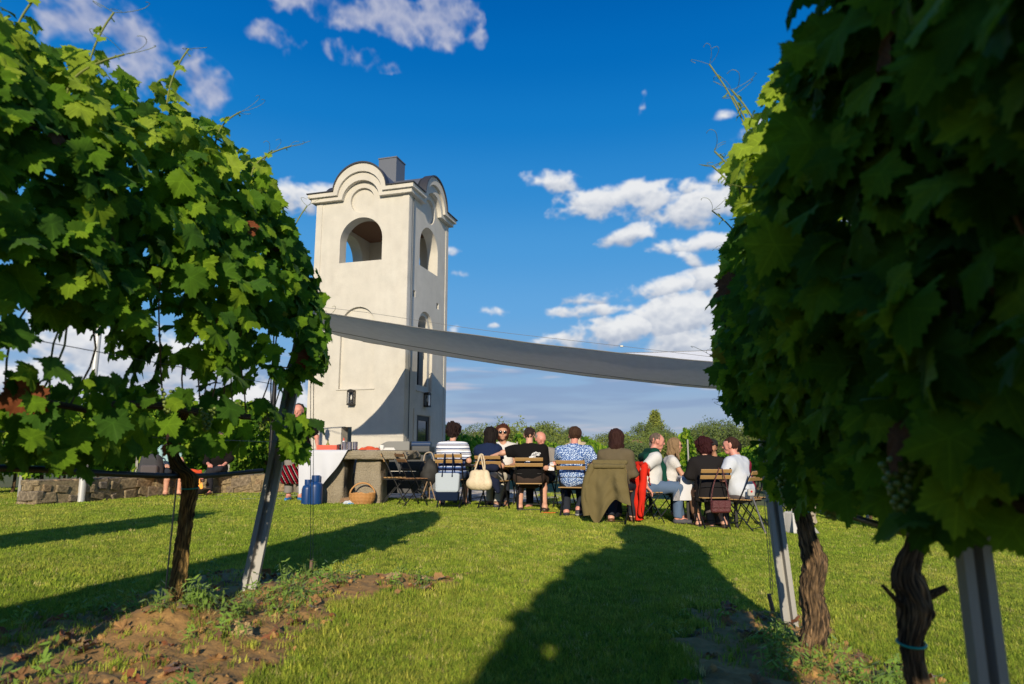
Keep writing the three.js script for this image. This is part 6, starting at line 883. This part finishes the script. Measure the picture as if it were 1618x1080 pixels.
person({ label: 'person in olive jacket with long brown hair, seated back turned', group: backRow, x: 1.46, d: 9.86, a: 24, female: true, skin: SKIN[1], hair: { color: lin(0.06, 0.022, 0.016), long: 0.14, thick: 0.012, sway: -0.02 }, showFace: false, headYaw: 6, headPitch: 4, lean: 6, shoulders: 0.185, top: { name: 'jacket', mat: cloth(lin(0.12, 0.095, 0.055)), sleeve: 1.9, loose: 0.028 }, bottom: { mat: darkDenim }, shoes: { mat: std(lin(0.12, 0.05, 0.02), 0.5) }, legL: { an: [0.1, 0.085, 0.1] } });
// --- guests across the long table ---
const across = 'guests across the long table';
person({ label: 'person in sunglasses and white top with short auburn hair facing the camera', group: across, x: -0.15, d: 12.25, a: 190, female: true, skin: SKIN[0], hair: { style: 'bob', color: lin(0.1, 0.03, 0.015), thick: 0.02, wild: 2 }, sunglasses: true, headYaw: 12, lean: 3, scale: 1.04, top: { mat: whiteCloth, sleeve: 0.5, loose: 0.02 }, bottom: { mat: darkDenim } });
chair('folding chair of the woman in sunglasses across the long table', -0.14, 12.36, 190);
person({ label: 'person with bald crown and grey shirt looking down at the table', group: across, x: 0.56, d: 12.15, a: 200, skin: SKIN[3], hair: { style: 'fringe', color: lin(0.4, 0.36, 0.32), thick: 0.004 }, headPitch: 28, headYaw: 50, lean: 14, shoulders: 0.19, top: { mat: cloth(lin(0.24, 0.22, 0.2)), sleeve: 0.6, loose: 0.026 }, bottom: { mat: darkDenim } });
chair('folding chair of the bald man across the long table', 0.58, 12.25, 200);
person({ label: 'person in straw hat mostly hidden behind the blue patterned shirt', group: across, x: 1.17, d: 11.75, a: 205, skin: SKIN[0], hair: { color: darkHair }, hat: lin(0.62, 0.5, 0.32), headPitch: 14, lean: 20, scale: 0.93, top: { mat: cloth(lin(0.4, 0.3, 0.2)), sleeve: 0.6 }, bottom: { mat: darkDenim } });
chair('folding chair hidden behind the blue patterned shirt', 1.2, 11.85, 205);
person({ label: 'person in white blouse mostly hidden behind the long brown hair', group: across, x: 1.8, d: 11.35, a: 215, female: true, skin: SKIN[1], hair: { style: 'bob', color: brownHair }, lean: 12, scale: 0.92, armL: { el: [0.3, 0.78, 0.1], wr: [0.3, 0.72, 0.32] }, top: { mat: whiteCloth, sleeve: 1.85, loose: 0.035 }, bottom: { mat: darkDenim } });
chair('folding chair hidden behind the olive coat', 1.84, 11.45, 215);
// --- second table ---
const second = 'guests at the second table';
chair('folding chair with the red jacket, side on', 1.99, 10.36, 82);
{
  const { t, T } = person({ label: 'person in white t-shirt with dark green sweater over the shoulders, side on', group: second, x: 2.02, d: 10.38, a: 86, build: 1.2, shoulders: 0.195, skin: SKIN[3], hair: { color: lin(0.22, 0.16, 0.12), thick: 0.002, line: 0.1, back: -0.05, side: 0.03 }, headYaw: -6, headPitch: 6, lean: 10, belly: 0.05, armR: { el: [-0.29, 0.78, -0.14], wr: [-0.23, 0.53, -0.08] }, handR: [0.1, -0.6, 0.6], armL: { el: [0.25, 0.72, 0.12], wr: [0.12, 0.6, 0.34] }, top: { mat: whiteCloth, sleeve: 0.7, loose: 0.03 }, bottom: { mat: denim, loose: 0.024 }, shoes: { mat: std(lin(0.06, 0.06, 0.07), 0.7) }, legR: { kn: [-0.13, 0.52, 0.42], an: [-0.12, 0.085, 0.4] }, legL: { kn: [0.14, 0.5, 0.45], an: [0.13, 0.085, 0.52] } });
  part('sweater', sdf([cap(T(-0.17, 0.49, -0.03), T(0.17, 0.49, -0.03), 0.062), cap(T(-0.15, 0.4, -0.11), T(0.15, 0.4, -0.11), 0.06), cap(T(-0.14, 0.28, -0.13), T(0.14, 0.28, -0.13), 0.045), cap(T(-0.15, 0.5, 0.02), T(-0.1, 0.3, 0.16), 0.05, 0.042), cap(T(-0.1, 0.3, 0.16), T(-0.12, 0.02, 0.24), 0.042, 0.032), cap(T(0.15, 0.5, 0.02), T(0.1, 0.3, 0.16), 0.05, 0.042), cap(T(0.1, 0.3, 0.16), T(0.08, 0.04, 0.22), 0.042, 0.034)], 0.012, 0.05, (d, x, y, z) => d + 0.008 * n3(x * 9, y * 9, z * 9)), cloth(lin(0.006, 0.05, 0.034)), t);
}
person({ label: 'person in white top with long blond hair and sunglasses reaching to the table', group: second, x: 2.46, d: 11.0, a: 88, female: true, skin: SKIN[0], hair: { color: lin(0.42, 0.27, 0.14), long: 0.13, thick: 0.014, front: true }, sunglasses: true, headYaw: -4, lean: 8, scale: 0.97, armR: { el: [-0.2, 0.72, 0.2], wr: [-0.1, 0.82, 0.44] }, top: { mat: whiteCloth, sleeve: 0.45, loose: 0.016 }, bottom: { mat: denim } });
chair('folding chair of the blond woman in sunglasses', 2.44, 11.03, 88);
person({ label: 'person mostly hidden between the green sweater and the blond hair', group: second, x: 2.3, d: 11.7, a: 95, skin: SKIN[1], hair: { color: lin(0.3, 0.25, 0.2), thick: 0.004 }, lean: 8, scale: 0.97, top: { mat: cloth(lin(0.5, 0.5, 0.55)), sleeve: 0.6 }, bottom: { mat: darkDenim } });
chair('folding chair hidden behind the blond woman', 2.26, 11.78, 95);
chair('folding chair with a maroon handbag hanging from its back', 2.83, 9.92, -4);
person({ label: 'person in black top with short dark red hair at the second table', group: second, x: 2.83, d: 9.99, a: -4, female: true, build: 1.15, scale: 0.98, shoulders: 0.185, skin: SKIN[1], hair: { style: 'bob', color: lin(0.05, 0.008, 0.01), thick: 0.016, wild: 2.2 }, showFace: false, headYaw: 12, headPitch: 10, lean: 12, armL: { el: [0.27, 0.76, 0.1], wr: [0.16, 0.76, 0.34] }, top: { mat: cloth(lin(0.016, 0.014, 0.014)), sleeve: 1.85, loose: 0.03, hem: -0.12 }, bottom: { mat: cloth(lin(0.18, 0.1, 0.06)), len: 1.72, loose: 0.02 }, shoes: { mat: leather }, legL: { kn: [0.14, 0.5, 0.38], an: [0.16, 0.085, 0.1] }, legR: { kn: [-0.16, 0.5, 0.36], an: [-0.2, 0.085, 0.02] } });
chair('folding chair of the man in the white shirt at the dark vines', 3.3, 9.98, -48);
person({ label: 'person in white short sleeved shirt with short brown hair beside the dark vines', group: second, x: 3.28, d: 10.02, a: -48, build: 1.2, shoulders: 0.2, skin: SKIN[3], hair: { color: lin(0.07, 0.03, 0.02), thick: 0.006, back: -0.05 }, headYaw: 18, lean: 6, belly: 0.05, armL: { el: [0.33, 0.74, 0.1], wr: [0.2, 0.66, 0.3] }, top: { mat: cloth(lin(0.54, 0.57, 0.62)), sleeve: 0.8, loose: 0.034, collar: true, hem: -0.07 }, bottom: { mat: cloth(lin(0.12, 0.1, 0.1)) }, shoes: { mat: leather, sole: whiteCloth } });
person({ label: 'person in black with a dark cap behind the red-haired guest', group: second, x: 3.35, d: 11.35, a: -130, skin: SKIN[2], hair: { color: darkHair }, cap: black, lean: 8, headYaw: 20, top: { mat: blackCloth, sleeve: 0.6 }, bottom: { mat: darkDenim } });
chair('folding chair of the guest in the dark cap', 3.38, 11.42, -130);
person({ label: 'person in dark red checked shirt beside the man in white', group: second, x: 3.66, d: 10.95, a: -100, skin: SKIN[2], hair: { color: darkHair, thick: 0.012 }, lean: 10, top: { mat: cloth(lin(0.2, 0.02, 0.04)), sleeve: 0.7 }, bottom: { mat: darkDenim } });
chair('folding chair of the guest in the red checked shirt', 3.72, 10.98, -100);
// --- by the fire place ---
person({ label: 'person in dark clothes sitting cross-legged on the stone wall behind the vine', group: 'guests on the stone wall', x: -6.25, d: 14.75, a: 158, skin: SKIN[3], hip: 0.53, hair: { color: lin(0.12, 0.1, 0.09), thick: 0.006 }, headYaw: 20, lean: 10, armL: { el: [0.25, 0.74, 0.1], wr: [0.1, 0.6, 0.3] }, top: { mat: blackCloth, sleeve: 1.6 }, bottom: { mat: cloth(lin(0.02, 0.022, 0.03)) }, shoes: { mat: leather }, legL: { kn: [0.05, 0.56, 0.44], an: [-0.28, 0.36, 0.5] } });
person({ label: 'person in pale teal top sitting on the stone wall beside the trunk', group: 'guests on the stone wall', x: -7.0, d: 14.15, a: 140, female: true, skin: SKIN[1], hip: 0.53, hair: { style: 'bob', color: brownHair }, lean: 8, top: { mat: cloth(lin(0.3, 0.48, 0.5)), sleeve: 0.6 }, bottom: { mat: darkDenim, len: 1.3 }, shoes: { mat: leather } });

// --- empty chairs and what hangs on chairs ---
chair('empty folding chair with a dark wooden seat nearest the striped shirt', -1.62, 11.35, 62, beechOld);
chair('empty folding chair standing close to the stone table block', -1.98, 11.75, 78, beech);
chair('empty folding chair behind the dark vine leaves at the lawn edge', 4.05, 10.3, -60, beech);
function onChair(name, label, cat, x, d, a) { return thing(name, label, cat, onGround(x, d), face(a), 'bags and jackets on the chairs'); }
{ // tote: white above, navy below, hanging on the back of the first chair
  const t = onChair('tote_bag', 'white tote bag with a navy base hanging on the first chair', 'bag', -0.97, 11.12, 8), m = std(lin(0.4, 0.45, 0.49), 0.85, { side: THREE.DoubleSide }), nv = cloth(lin(0.007, 0.014, 0.035)); const sack = (y0, y1, w0, w1, d0, d1) => { const g = rbox(1, 1, 1, 0.12, 0, 0, 0, 4), p = g.attributes.position; for (let i = 0; i < p.count; i++) { const v = p.getY(i) + 0.5; p.setXYZ(i, p.getX(i) * lerp(w0, w1, v) * (1 + 0.04 * n3(v * 4, p.getX(i) * 3, 1)), lerp(y0, y1, v), p.getZ(i) * lerp(d0, d1, v) + 0.01 * n3(p.getX(i) * 5, v * 5, 2)); } g.computeVertexNormals(); return g; };
  part('upper_panel', sack(0.27, 0.56, 0.36, 0.38, 0.14, 0.07).translate(-0.02, 0, -0.33), m, t); part('base_panel', sack(0.14, 0.275, 0.34, 0.365, 0.13, 0.145).translate(-0.02, 0, -0.33), nv, t); for (const s of [-1, 1]) { part('strap', tube([[s * 0.08 - 0.02, 0.5, -0.375], [s * 0.075 - 0.02, 0.68, -0.32], [s * 0.06 - 0.02, 0.862, -0.262], [s * 0.075 - 0.02, 0.7, -0.22]], 0.011, 18, 6), nv, t); }
  const h = onChair('handbag', 'cream leather handbag with double straps on the second chair', 'bag', -0.3, 11.12, 22), cr = std(lin(0.66, 0.54, 0.36), 0.55, { bumpMap: bumpAt(3), bumpScale: 0.01 }); const g = sdf([cap([-0.12, 0.42, -0.33], [0.12, 0.42, -0.33], 0.1, 0.1, { sz: 1.3 }), cap([-0.1, 0.56, -0.32], [0.1, 0.56, -0.32], 0.07, 0.07, { sz: 1.4 })], 0.012, 0.08, (d, x, y, z) => d + 0.012 * n3(x * 14, y * 5, z * 10)); part('sack', g.translate(0.09, 0, 0), cr, h); for (const s of [0, 1]) part('strap', tube([[0.0, 0.58, -0.33 - s * 0.02], [0.02 + s * 0.03, 0.75, -0.3 - s * 0.02], [0.08 + s * 0.03, 0.875, -0.265], [0.14, 0.74, -0.3], [0.19, 0.58, -0.32]], 0.012, 24, 6), cr, h);
  const r = onChair('handbag', 'maroon leather handbag hanging low on the chair of the red-haired guest', 'bag', 2.83, 9.92, -4), mr = std(lin(0.1, 0.02, 0.022), 0.4, { bumpMap: bumpAt(3), bumpScale: 0.008 }); part('sack', rbox(0.28, 0.17, 0.08, 0.035, -0.01, 0.34, -0.3, 4), mr, r); part('flap', rbox(0.26, 0.1, 0.02, 0.009, -0.01, 0.375, -0.345, 2), mr, r); for (const s of [-1, 1]) part('strap', tube([[s * 0.13 - 0.01, 0.4, -0.3], [s * 0.1 - 0.02, 0.6, -0.29], [-0.05 + s * 0.02, 0.862, -0.262]], 0.008, 14, 6), mr, r);
  // olive coat over the chair back
  const c = onChair('olive_coat', 'long olive green coat draped over the chair of the long-haired guest', 'coat', 1.45, 9.78, 24), ol = cloth(lin(0.145, 0.115, 0.05), { side: THREE.DoubleSide });
  const sheet = (w0, w1, top, drop, skew, z0, out, seed) => { const N = 34, P = [], U = [], I = []; for (let j = 0; j <= N; j++) for (let i = 0; i <= N; i++) { const u = i / N, v = j / N, x = (u - 0.5) * lerp(w0, w1, v ** 0.8) + skew * v, y = top - v * drop(u), z = z0 - out * Math.sin(Math.min(1, v * 1.5) * 1.4) - 0.035 * Math.sin(u * 17 + v * 3 + seed) * v - 0.025 * n3(u * 5, v * 5, seed); P.push(x, y, z); U.push(x, y); if (i < N && j < N) { const k = j * (N + 1) + i; I.push(k, k + 1, k + N + 1, k + 1, k + N + 2, k + N + 1); } } const cg = new THREE.BufferGeometry(); cg.setAttribute('position', new THREE.Float32BufferAttribute(P, 3)); cg.setAttribute('uv', new THREE.Float32BufferAttribute(U, 2)); cg.setIndex(I); cg.computeVertexNormals(); return cg; };
  const cg = sheet(0.44, 0.66, 0.885, (u) => (u < 0.3 ? lerp(0.6, 0.52, u / 0.3) : lerp(0.52, 0.84, sstep(u, 0.3, 0.72)) - 0.3 * sstep(u, 0.75, 1)), 0.03, -0.27, 0.1, 2); part('back_panel', cg, ol, c); part('shoulder_fold', sdf([cap([-0.22, 0.86, -0.25], [0.22, 0.86, -0.25], 0.035), cap([-0.2, 0.8, -0.31], [0.2, 0.8, -0.31], 0.03)], 0.012, 0.05, (d, x, y, z) => d + 0.008 * n3(x * 12, y * 9, z * 9)), ol, c); part('sleeve', tube([[0.24, 0.82, -0.28], [0.31, 0.6, -0.33], [0.34, 0.36, -0.34], [0.31, 0.14, -0.35]], 0.055, 20, 10), ol, c);
  // red jacket on the side-on chair
  const j = onChair('red_jacket', 'bright red jacket hanging down the back of the side-on chair', 'jacket', 2.1, 10.35, 68), rd = cloth(lin(0.6, 0.025, 0.012)); part('back_panel', sheet(0.4, 0.52, 0.87, (u) => 0.72 + 0.08 * Math.sin(u * 5), -0.03, -0.26, 0.09, 5), cloth(lin(0.6, 0.025, 0.012), { side: THREE.DoubleSide }), j); part('front_panel', sheet(0.4, 0.42, 0.87, (u) => 0.3 + 0.1 * u, 0, -0.2, -0.02, 6), cloth(lin(0.6, 0.025, 0.012), { side: THREE.DoubleSide }), j); part('shoulder_fold', sdf([cap([-0.19, 0.865, -0.235], [0.19, 0.865, -0.235], 0.034)], 0.012, 0.03, (d, x, y, z) => d + 0.01 * n3(x * 13, y * 9, z * 13)), rd, j); part('sleeve', sdf([cap([-0.19, 0.82, -0.27], [-0.22, 0.48, -0.34], 0.055, 0.05), cap([-0.22, 0.48, -0.34], [-0.2, 0.16, -0.36], 0.05, 0.045)], 0.012, 0.03, (d, x, y, z) => d + 0.012 * n3(x * 13, y * 9, z * 13)), rd, j);
  // beige coat on the chair at the lawn edge, white paper bag, walking stick, orange strap
  const b = onChair('beige_coat', 'grey beige coat hanging on the empty chair behind the vine leaves', 'coat', 4.05, 10.3, -60); part('back_panel', sheet(0.42, 0.5, 0.88, (u) => 0.66 + 0.1 * Math.sin(u * 4), 0.02, -0.26, 0.08, 8), cloth(lin(0.4, 0.34, 0.26), { side: THREE.DoubleSide }), b); part('shoulder_fold', sdf([cap([-0.19, 0.87, -0.24], [0.19, 0.87, -0.24], 0.034)], 0.012, 0.03), cloth(lin(0.4, 0.34, 0.26)), b); part('sleeve', sdf([cap([0.2, 0.8, -0.27], [0.24, 0.3, -0.32], 0.055, 0.045)], 0.012, 0.03, (d, x, y, z) => d + 0.01 * n3(x * 13, y * 9, z * 13)), cloth(lin(0.4, 0.34, 0.26)), b);
  const pb = thing('paper_bag', 'white paper bag standing on the grass beside the beige coat', 'bag', onGround(4.05, 10.05), 0.4); part('sides', drape(0.24, 0.14, 0.3, 0, 1, 0.02).translate(0, 0.32, 0), whiteCloth, pb); part('handle', tube([[-0.06, 0.32, 0], [-0.04, 0.42, 0], [0.04, 0.42, 0], [0.06, 0.32, 0]], 0.004, 12, 5), whiteCloth, pb);
  const ws = thing('walking_stick', 'grey walking stick with a red dot on its handle leaning on a chair', 'walking stick', onGround(3.36, 9.55)); part('shaft', rod([0.08, 0, 0.0], [-0.04, 0.52, -0.12], 0.013, 10), std(lin(0.1, 0.1, 0.105), 0.6), ws); part('grip', rbox(0.1, 0.1, 0.05, 0.02, -0.05, 0.56, -0.13), std(lin(0.4, 0.39, 0.36), 0.6), ws); part('red_dot', cyl(0.014, 0.014, 0.006, 0, 0, 0, 14).rotateX(Math.PI / 2).translate(-0.05, 0.575, -0.103), std(lin(0.5, 0.02, 0.02), 0.4), ws); part('rubber_tip', cyl(0.018, 0.022, 0.05, 0.077, 0.022, -0.004, 12), std(lin(0.25, 0.2, 0.15), 0.8), ws);
  const os = thing('orange_leash', 'bright orange strap lying on the grass under the chairs', 'strap', onGround(0.55, 10.72, 0.03)); part('webbing', tube([[-0.12, 0, 0], [-0.04, 0.012, 0.02], [0.05, 0.0, -0.01], [0.12, 0.01, 0.015]], 0.012, 20, 6).scale(1, 0.6, 1), std(lin(0.7, 0.13, 0.02), 0.7), os); part('buckle', rbox(0.035, 0.012, 0.03, 0.004, 0.13, 0.008, 0.015), blackIron, os);
  const nj = thing('navy_jacket', 'dark navy jacket hanging over the second chair beside the cream bag', 'jacket', onGround(-0.3, 11.12), face(22), 'bags and jackets on the chairs'); part('jacket_body', sdf([cap([-0.14, 0.66, -0.25], [0.02, 0.66, -0.25], 0.06), cap([-0.16, 0.45, -0.27], [-0.02, 0.5, -0.28], 0.055), cap([-0.2, 0.34, -0.29], [-0.16, 0.4, -0.28], 0.045)], 0.012, 0.1, (d, x, y, z) => d + 0.014 * n3(x * 10, y * 8, z * 10)), cloth(lin(0.012, 0.016, 0.035)), nj); part('cuff', sdf([cap([-0.21, 0.3, -0.3], [-0.2, 0.36, -0.29], 0.035)], 0.01, 0.02), cloth(lin(0.012, 0.016, 0.035)), nj);
}

// ---------- clods, dry leaves and weeds on the bare soil ----------
{
  const clods = thing('soil_clods', 'crumbly dry soil clods under the vine rows', 'soil', [0, 0, 0], 0, undefined, 'stuff'), litter = thing('leaf_litter', 'brown dry fallen leaves scattered on the bare soil', 'leaves', [0, 0, 0], 0, undefined, 'stuff'), weeds = thing('weeds', 'small green weeds growing on the bare soil', 'weeds', [0, 0, 0], 0, undefined, 'stuff');
  const lump = (seed) => { const g = new THREE.IcosahedronGeometry(1, 2), p = g.attributes.position; for (let i = 0; i < p.count; i++) { const v = new THREE.Vector3().fromBufferAttribute(p, i), k = 1 + 0.5 * n3(v.x * 1.5 + seed, v.y * 1.5, v.z * 1.5) + 0.25 * n3(v.x * 4, v.y * 4 + seed, v.z * 4); p.setXYZ(i, v.x * k, v.y * k * 0.7, v.z * k); } g.computeVertexNormals(); return g; };
  const M = new THREE.Matrix4(), Q = new THREE.Quaternion(), E = new THREE.Euler(), S = new THREE.Vector3(), c = new THREE.Color(), spots = [];
  rnd = mulberry(321); const pickSpot = (min) => { for (let k = 0; k < 60; k++) { const left = rnd() < 0.6, d = rr(1.9, 5), x = (left ? rowL(d) : rowR(d)) + rr(-0.95, 0.95); if (soilness(x, d) > min + 0.3 * rnd()) return [x, d]; } return [-1.6, 3.2]; };
  const soilMat = std(0xffffff, 1, { bumpMap: bumpAt(3), bumpScale: 0.004 });
  for (let v = 0; v < 3; v++) { const n = 500, im = new THREE.InstancedMesh(lump(v * 7 + 1), soilMat, n); for (let i = 0; i < n; i++) { const [x, d] = pickSpot(0.2), s = 0.003 + 0.014 * rnd() ** 6; M.compose(new THREE.Vector3(x, ground(x, d) + s * 0.25, -d), Q.setFromEuler(E.set(rr(-3, 3), rr(-3, 3), rr(-3, 3))), S.setScalar(s)); im.setMatrixAt(i, M); im.setColorAt(i, c.setRGB(0.5, 0.29, 0.1).multiplyScalar(rr(0.75, 1.1))); } im.name = 'clods'; im.userData.kind = 'stuff'; clods.add(im); }
  const browns = [lin(0.42, 0.21, 0.08), lin(0.55, 0.3, 0.11), lin(0.3, 0.15, 0.07), lin(0.6, 0.42, 0.2), lin(0.45, 0.16, 0.06)], dryMat = phys(0xffffff, 0.95, { map: leafTex, transmission: 0.2, side: THREE.DoubleSide });
  const curl = leafGeos.map((g, k) => { const h = g.clone(), p = h.attributes.position; for (let i = 0; i < p.count; i++) { const x = p.getX(i), y = p.getY(i); p.setZ(i, p.getZ(i) + 0.75 * x * x * (k % 2 ? 1 : -0.6) + 0.5 * (y - 0.25) ** 2 + 0.08 * Math.sin(x * 12 + y * 9)); } h.computeVertexNormals(); return h; });
  for (let v = 0; v < 5; v++) { const n = 44, im = new THREE.InstancedMesh(curl[v], dryMat, n); for (let i = 0; i < n; i++) { const [x, d] = pickSpot(0.05), s = rr(0.045, 0.11); M.compose(new THREE.Vector3(x, ground(x, d) + 0.012, -d), Q.setFromEuler(E.set(-Math.PI / 2 + rr(-0.7, 0.7), rr(-0.6, 0.6), rr(-3, 3))), S.setScalar(s)); im.setMatrixAt(i, M); im.setColorAt(i, c.copy(browns[Math.floor(rnd() * 5)]).multiplyScalar(rr(0.7, 1.1))); } im.name = 'dry_leaves'; im.userData.kind = 'stuff'; litter.add(im); }
  const blade = (() => { const l = []; rnd = mulberry(66); for (let i = 0; i < 22; i++) { const h = rr(0.01, 0.11), a = rr(0, 6.28), r = 0.05 * rnd(); const s = new THREE.Shape(); s.moveTo(0, 0); s.quadraticCurveTo(0.26, 0.3, 0, 0.9); s.quadraticCurveTo(-0.26, 0.3, 0, 0); l.push(new THREE.ShapeGeometry(s, 3).applyMatrix4(leafMatrix(new THREE.Vector3(Math.cos(a) * r, h, Math.sin(a) * r), new THREE.Vector3(Math.cos(a) * 0.7, 1, Math.sin(a) * 0.7), rr(0.025, 0.055), rr(-3, 3)))); if (i % 4 === 0) l.push(rod([Math.cos(a) * r * 0.3, -0.01, Math.sin(a) * r * 0.3], [Math.cos(a) * r, h, Math.sin(a) * r], 0.0014, 4)); } return mergeG(l); })();
  const wm = phys(0xffffff, 0.9, { transmission: 0.35, side: THREE.DoubleSide }), n = 200, im = new THREE.InstancedMesh(blade, wm, n); rnd = mulberry(67);
  const rich = [[-1.43, 3.42, 0.12], [-1.3, 3.95, 0.25], [1.5, 3.0, 0.22], [1.6, 2.75, 0.25], [1.2, 3.05, 0.12], [-1.15, 4.5, 0.2], [1.3, 2.5, 0.2], [-1.9, 3.6, 0.25], [1.33, 3.5, 0.15]];
  for (let i = 0; i < n; i++) { let x, d; if (i < 130) { const r = rich[i % rich.length]; x = r[0] + rr(-1, 1) * r[2]; d = r[1] + rr(-1, 1) * r[2]; } else [x, d] = pickSpot(0.1); const s = rr(0.5, 1.25); M.compose(new THREE.Vector3(x, ground(x, d), -d), Q.setFromEuler(E.set(0, rr(-3, 3), 0)), S.setScalar(s)); im.setMatrixAt(i, M); im.setColorAt(i, c.setRGB(0.2, 0.34, 0.03).multiplyScalar(rr(0.7, 1.3))); }
  im.name = 'weed_leaves'; im.userData.kind = 'stuff'; weeds.add(im);
}
shade(scene);
renderer.render(scene, camera);
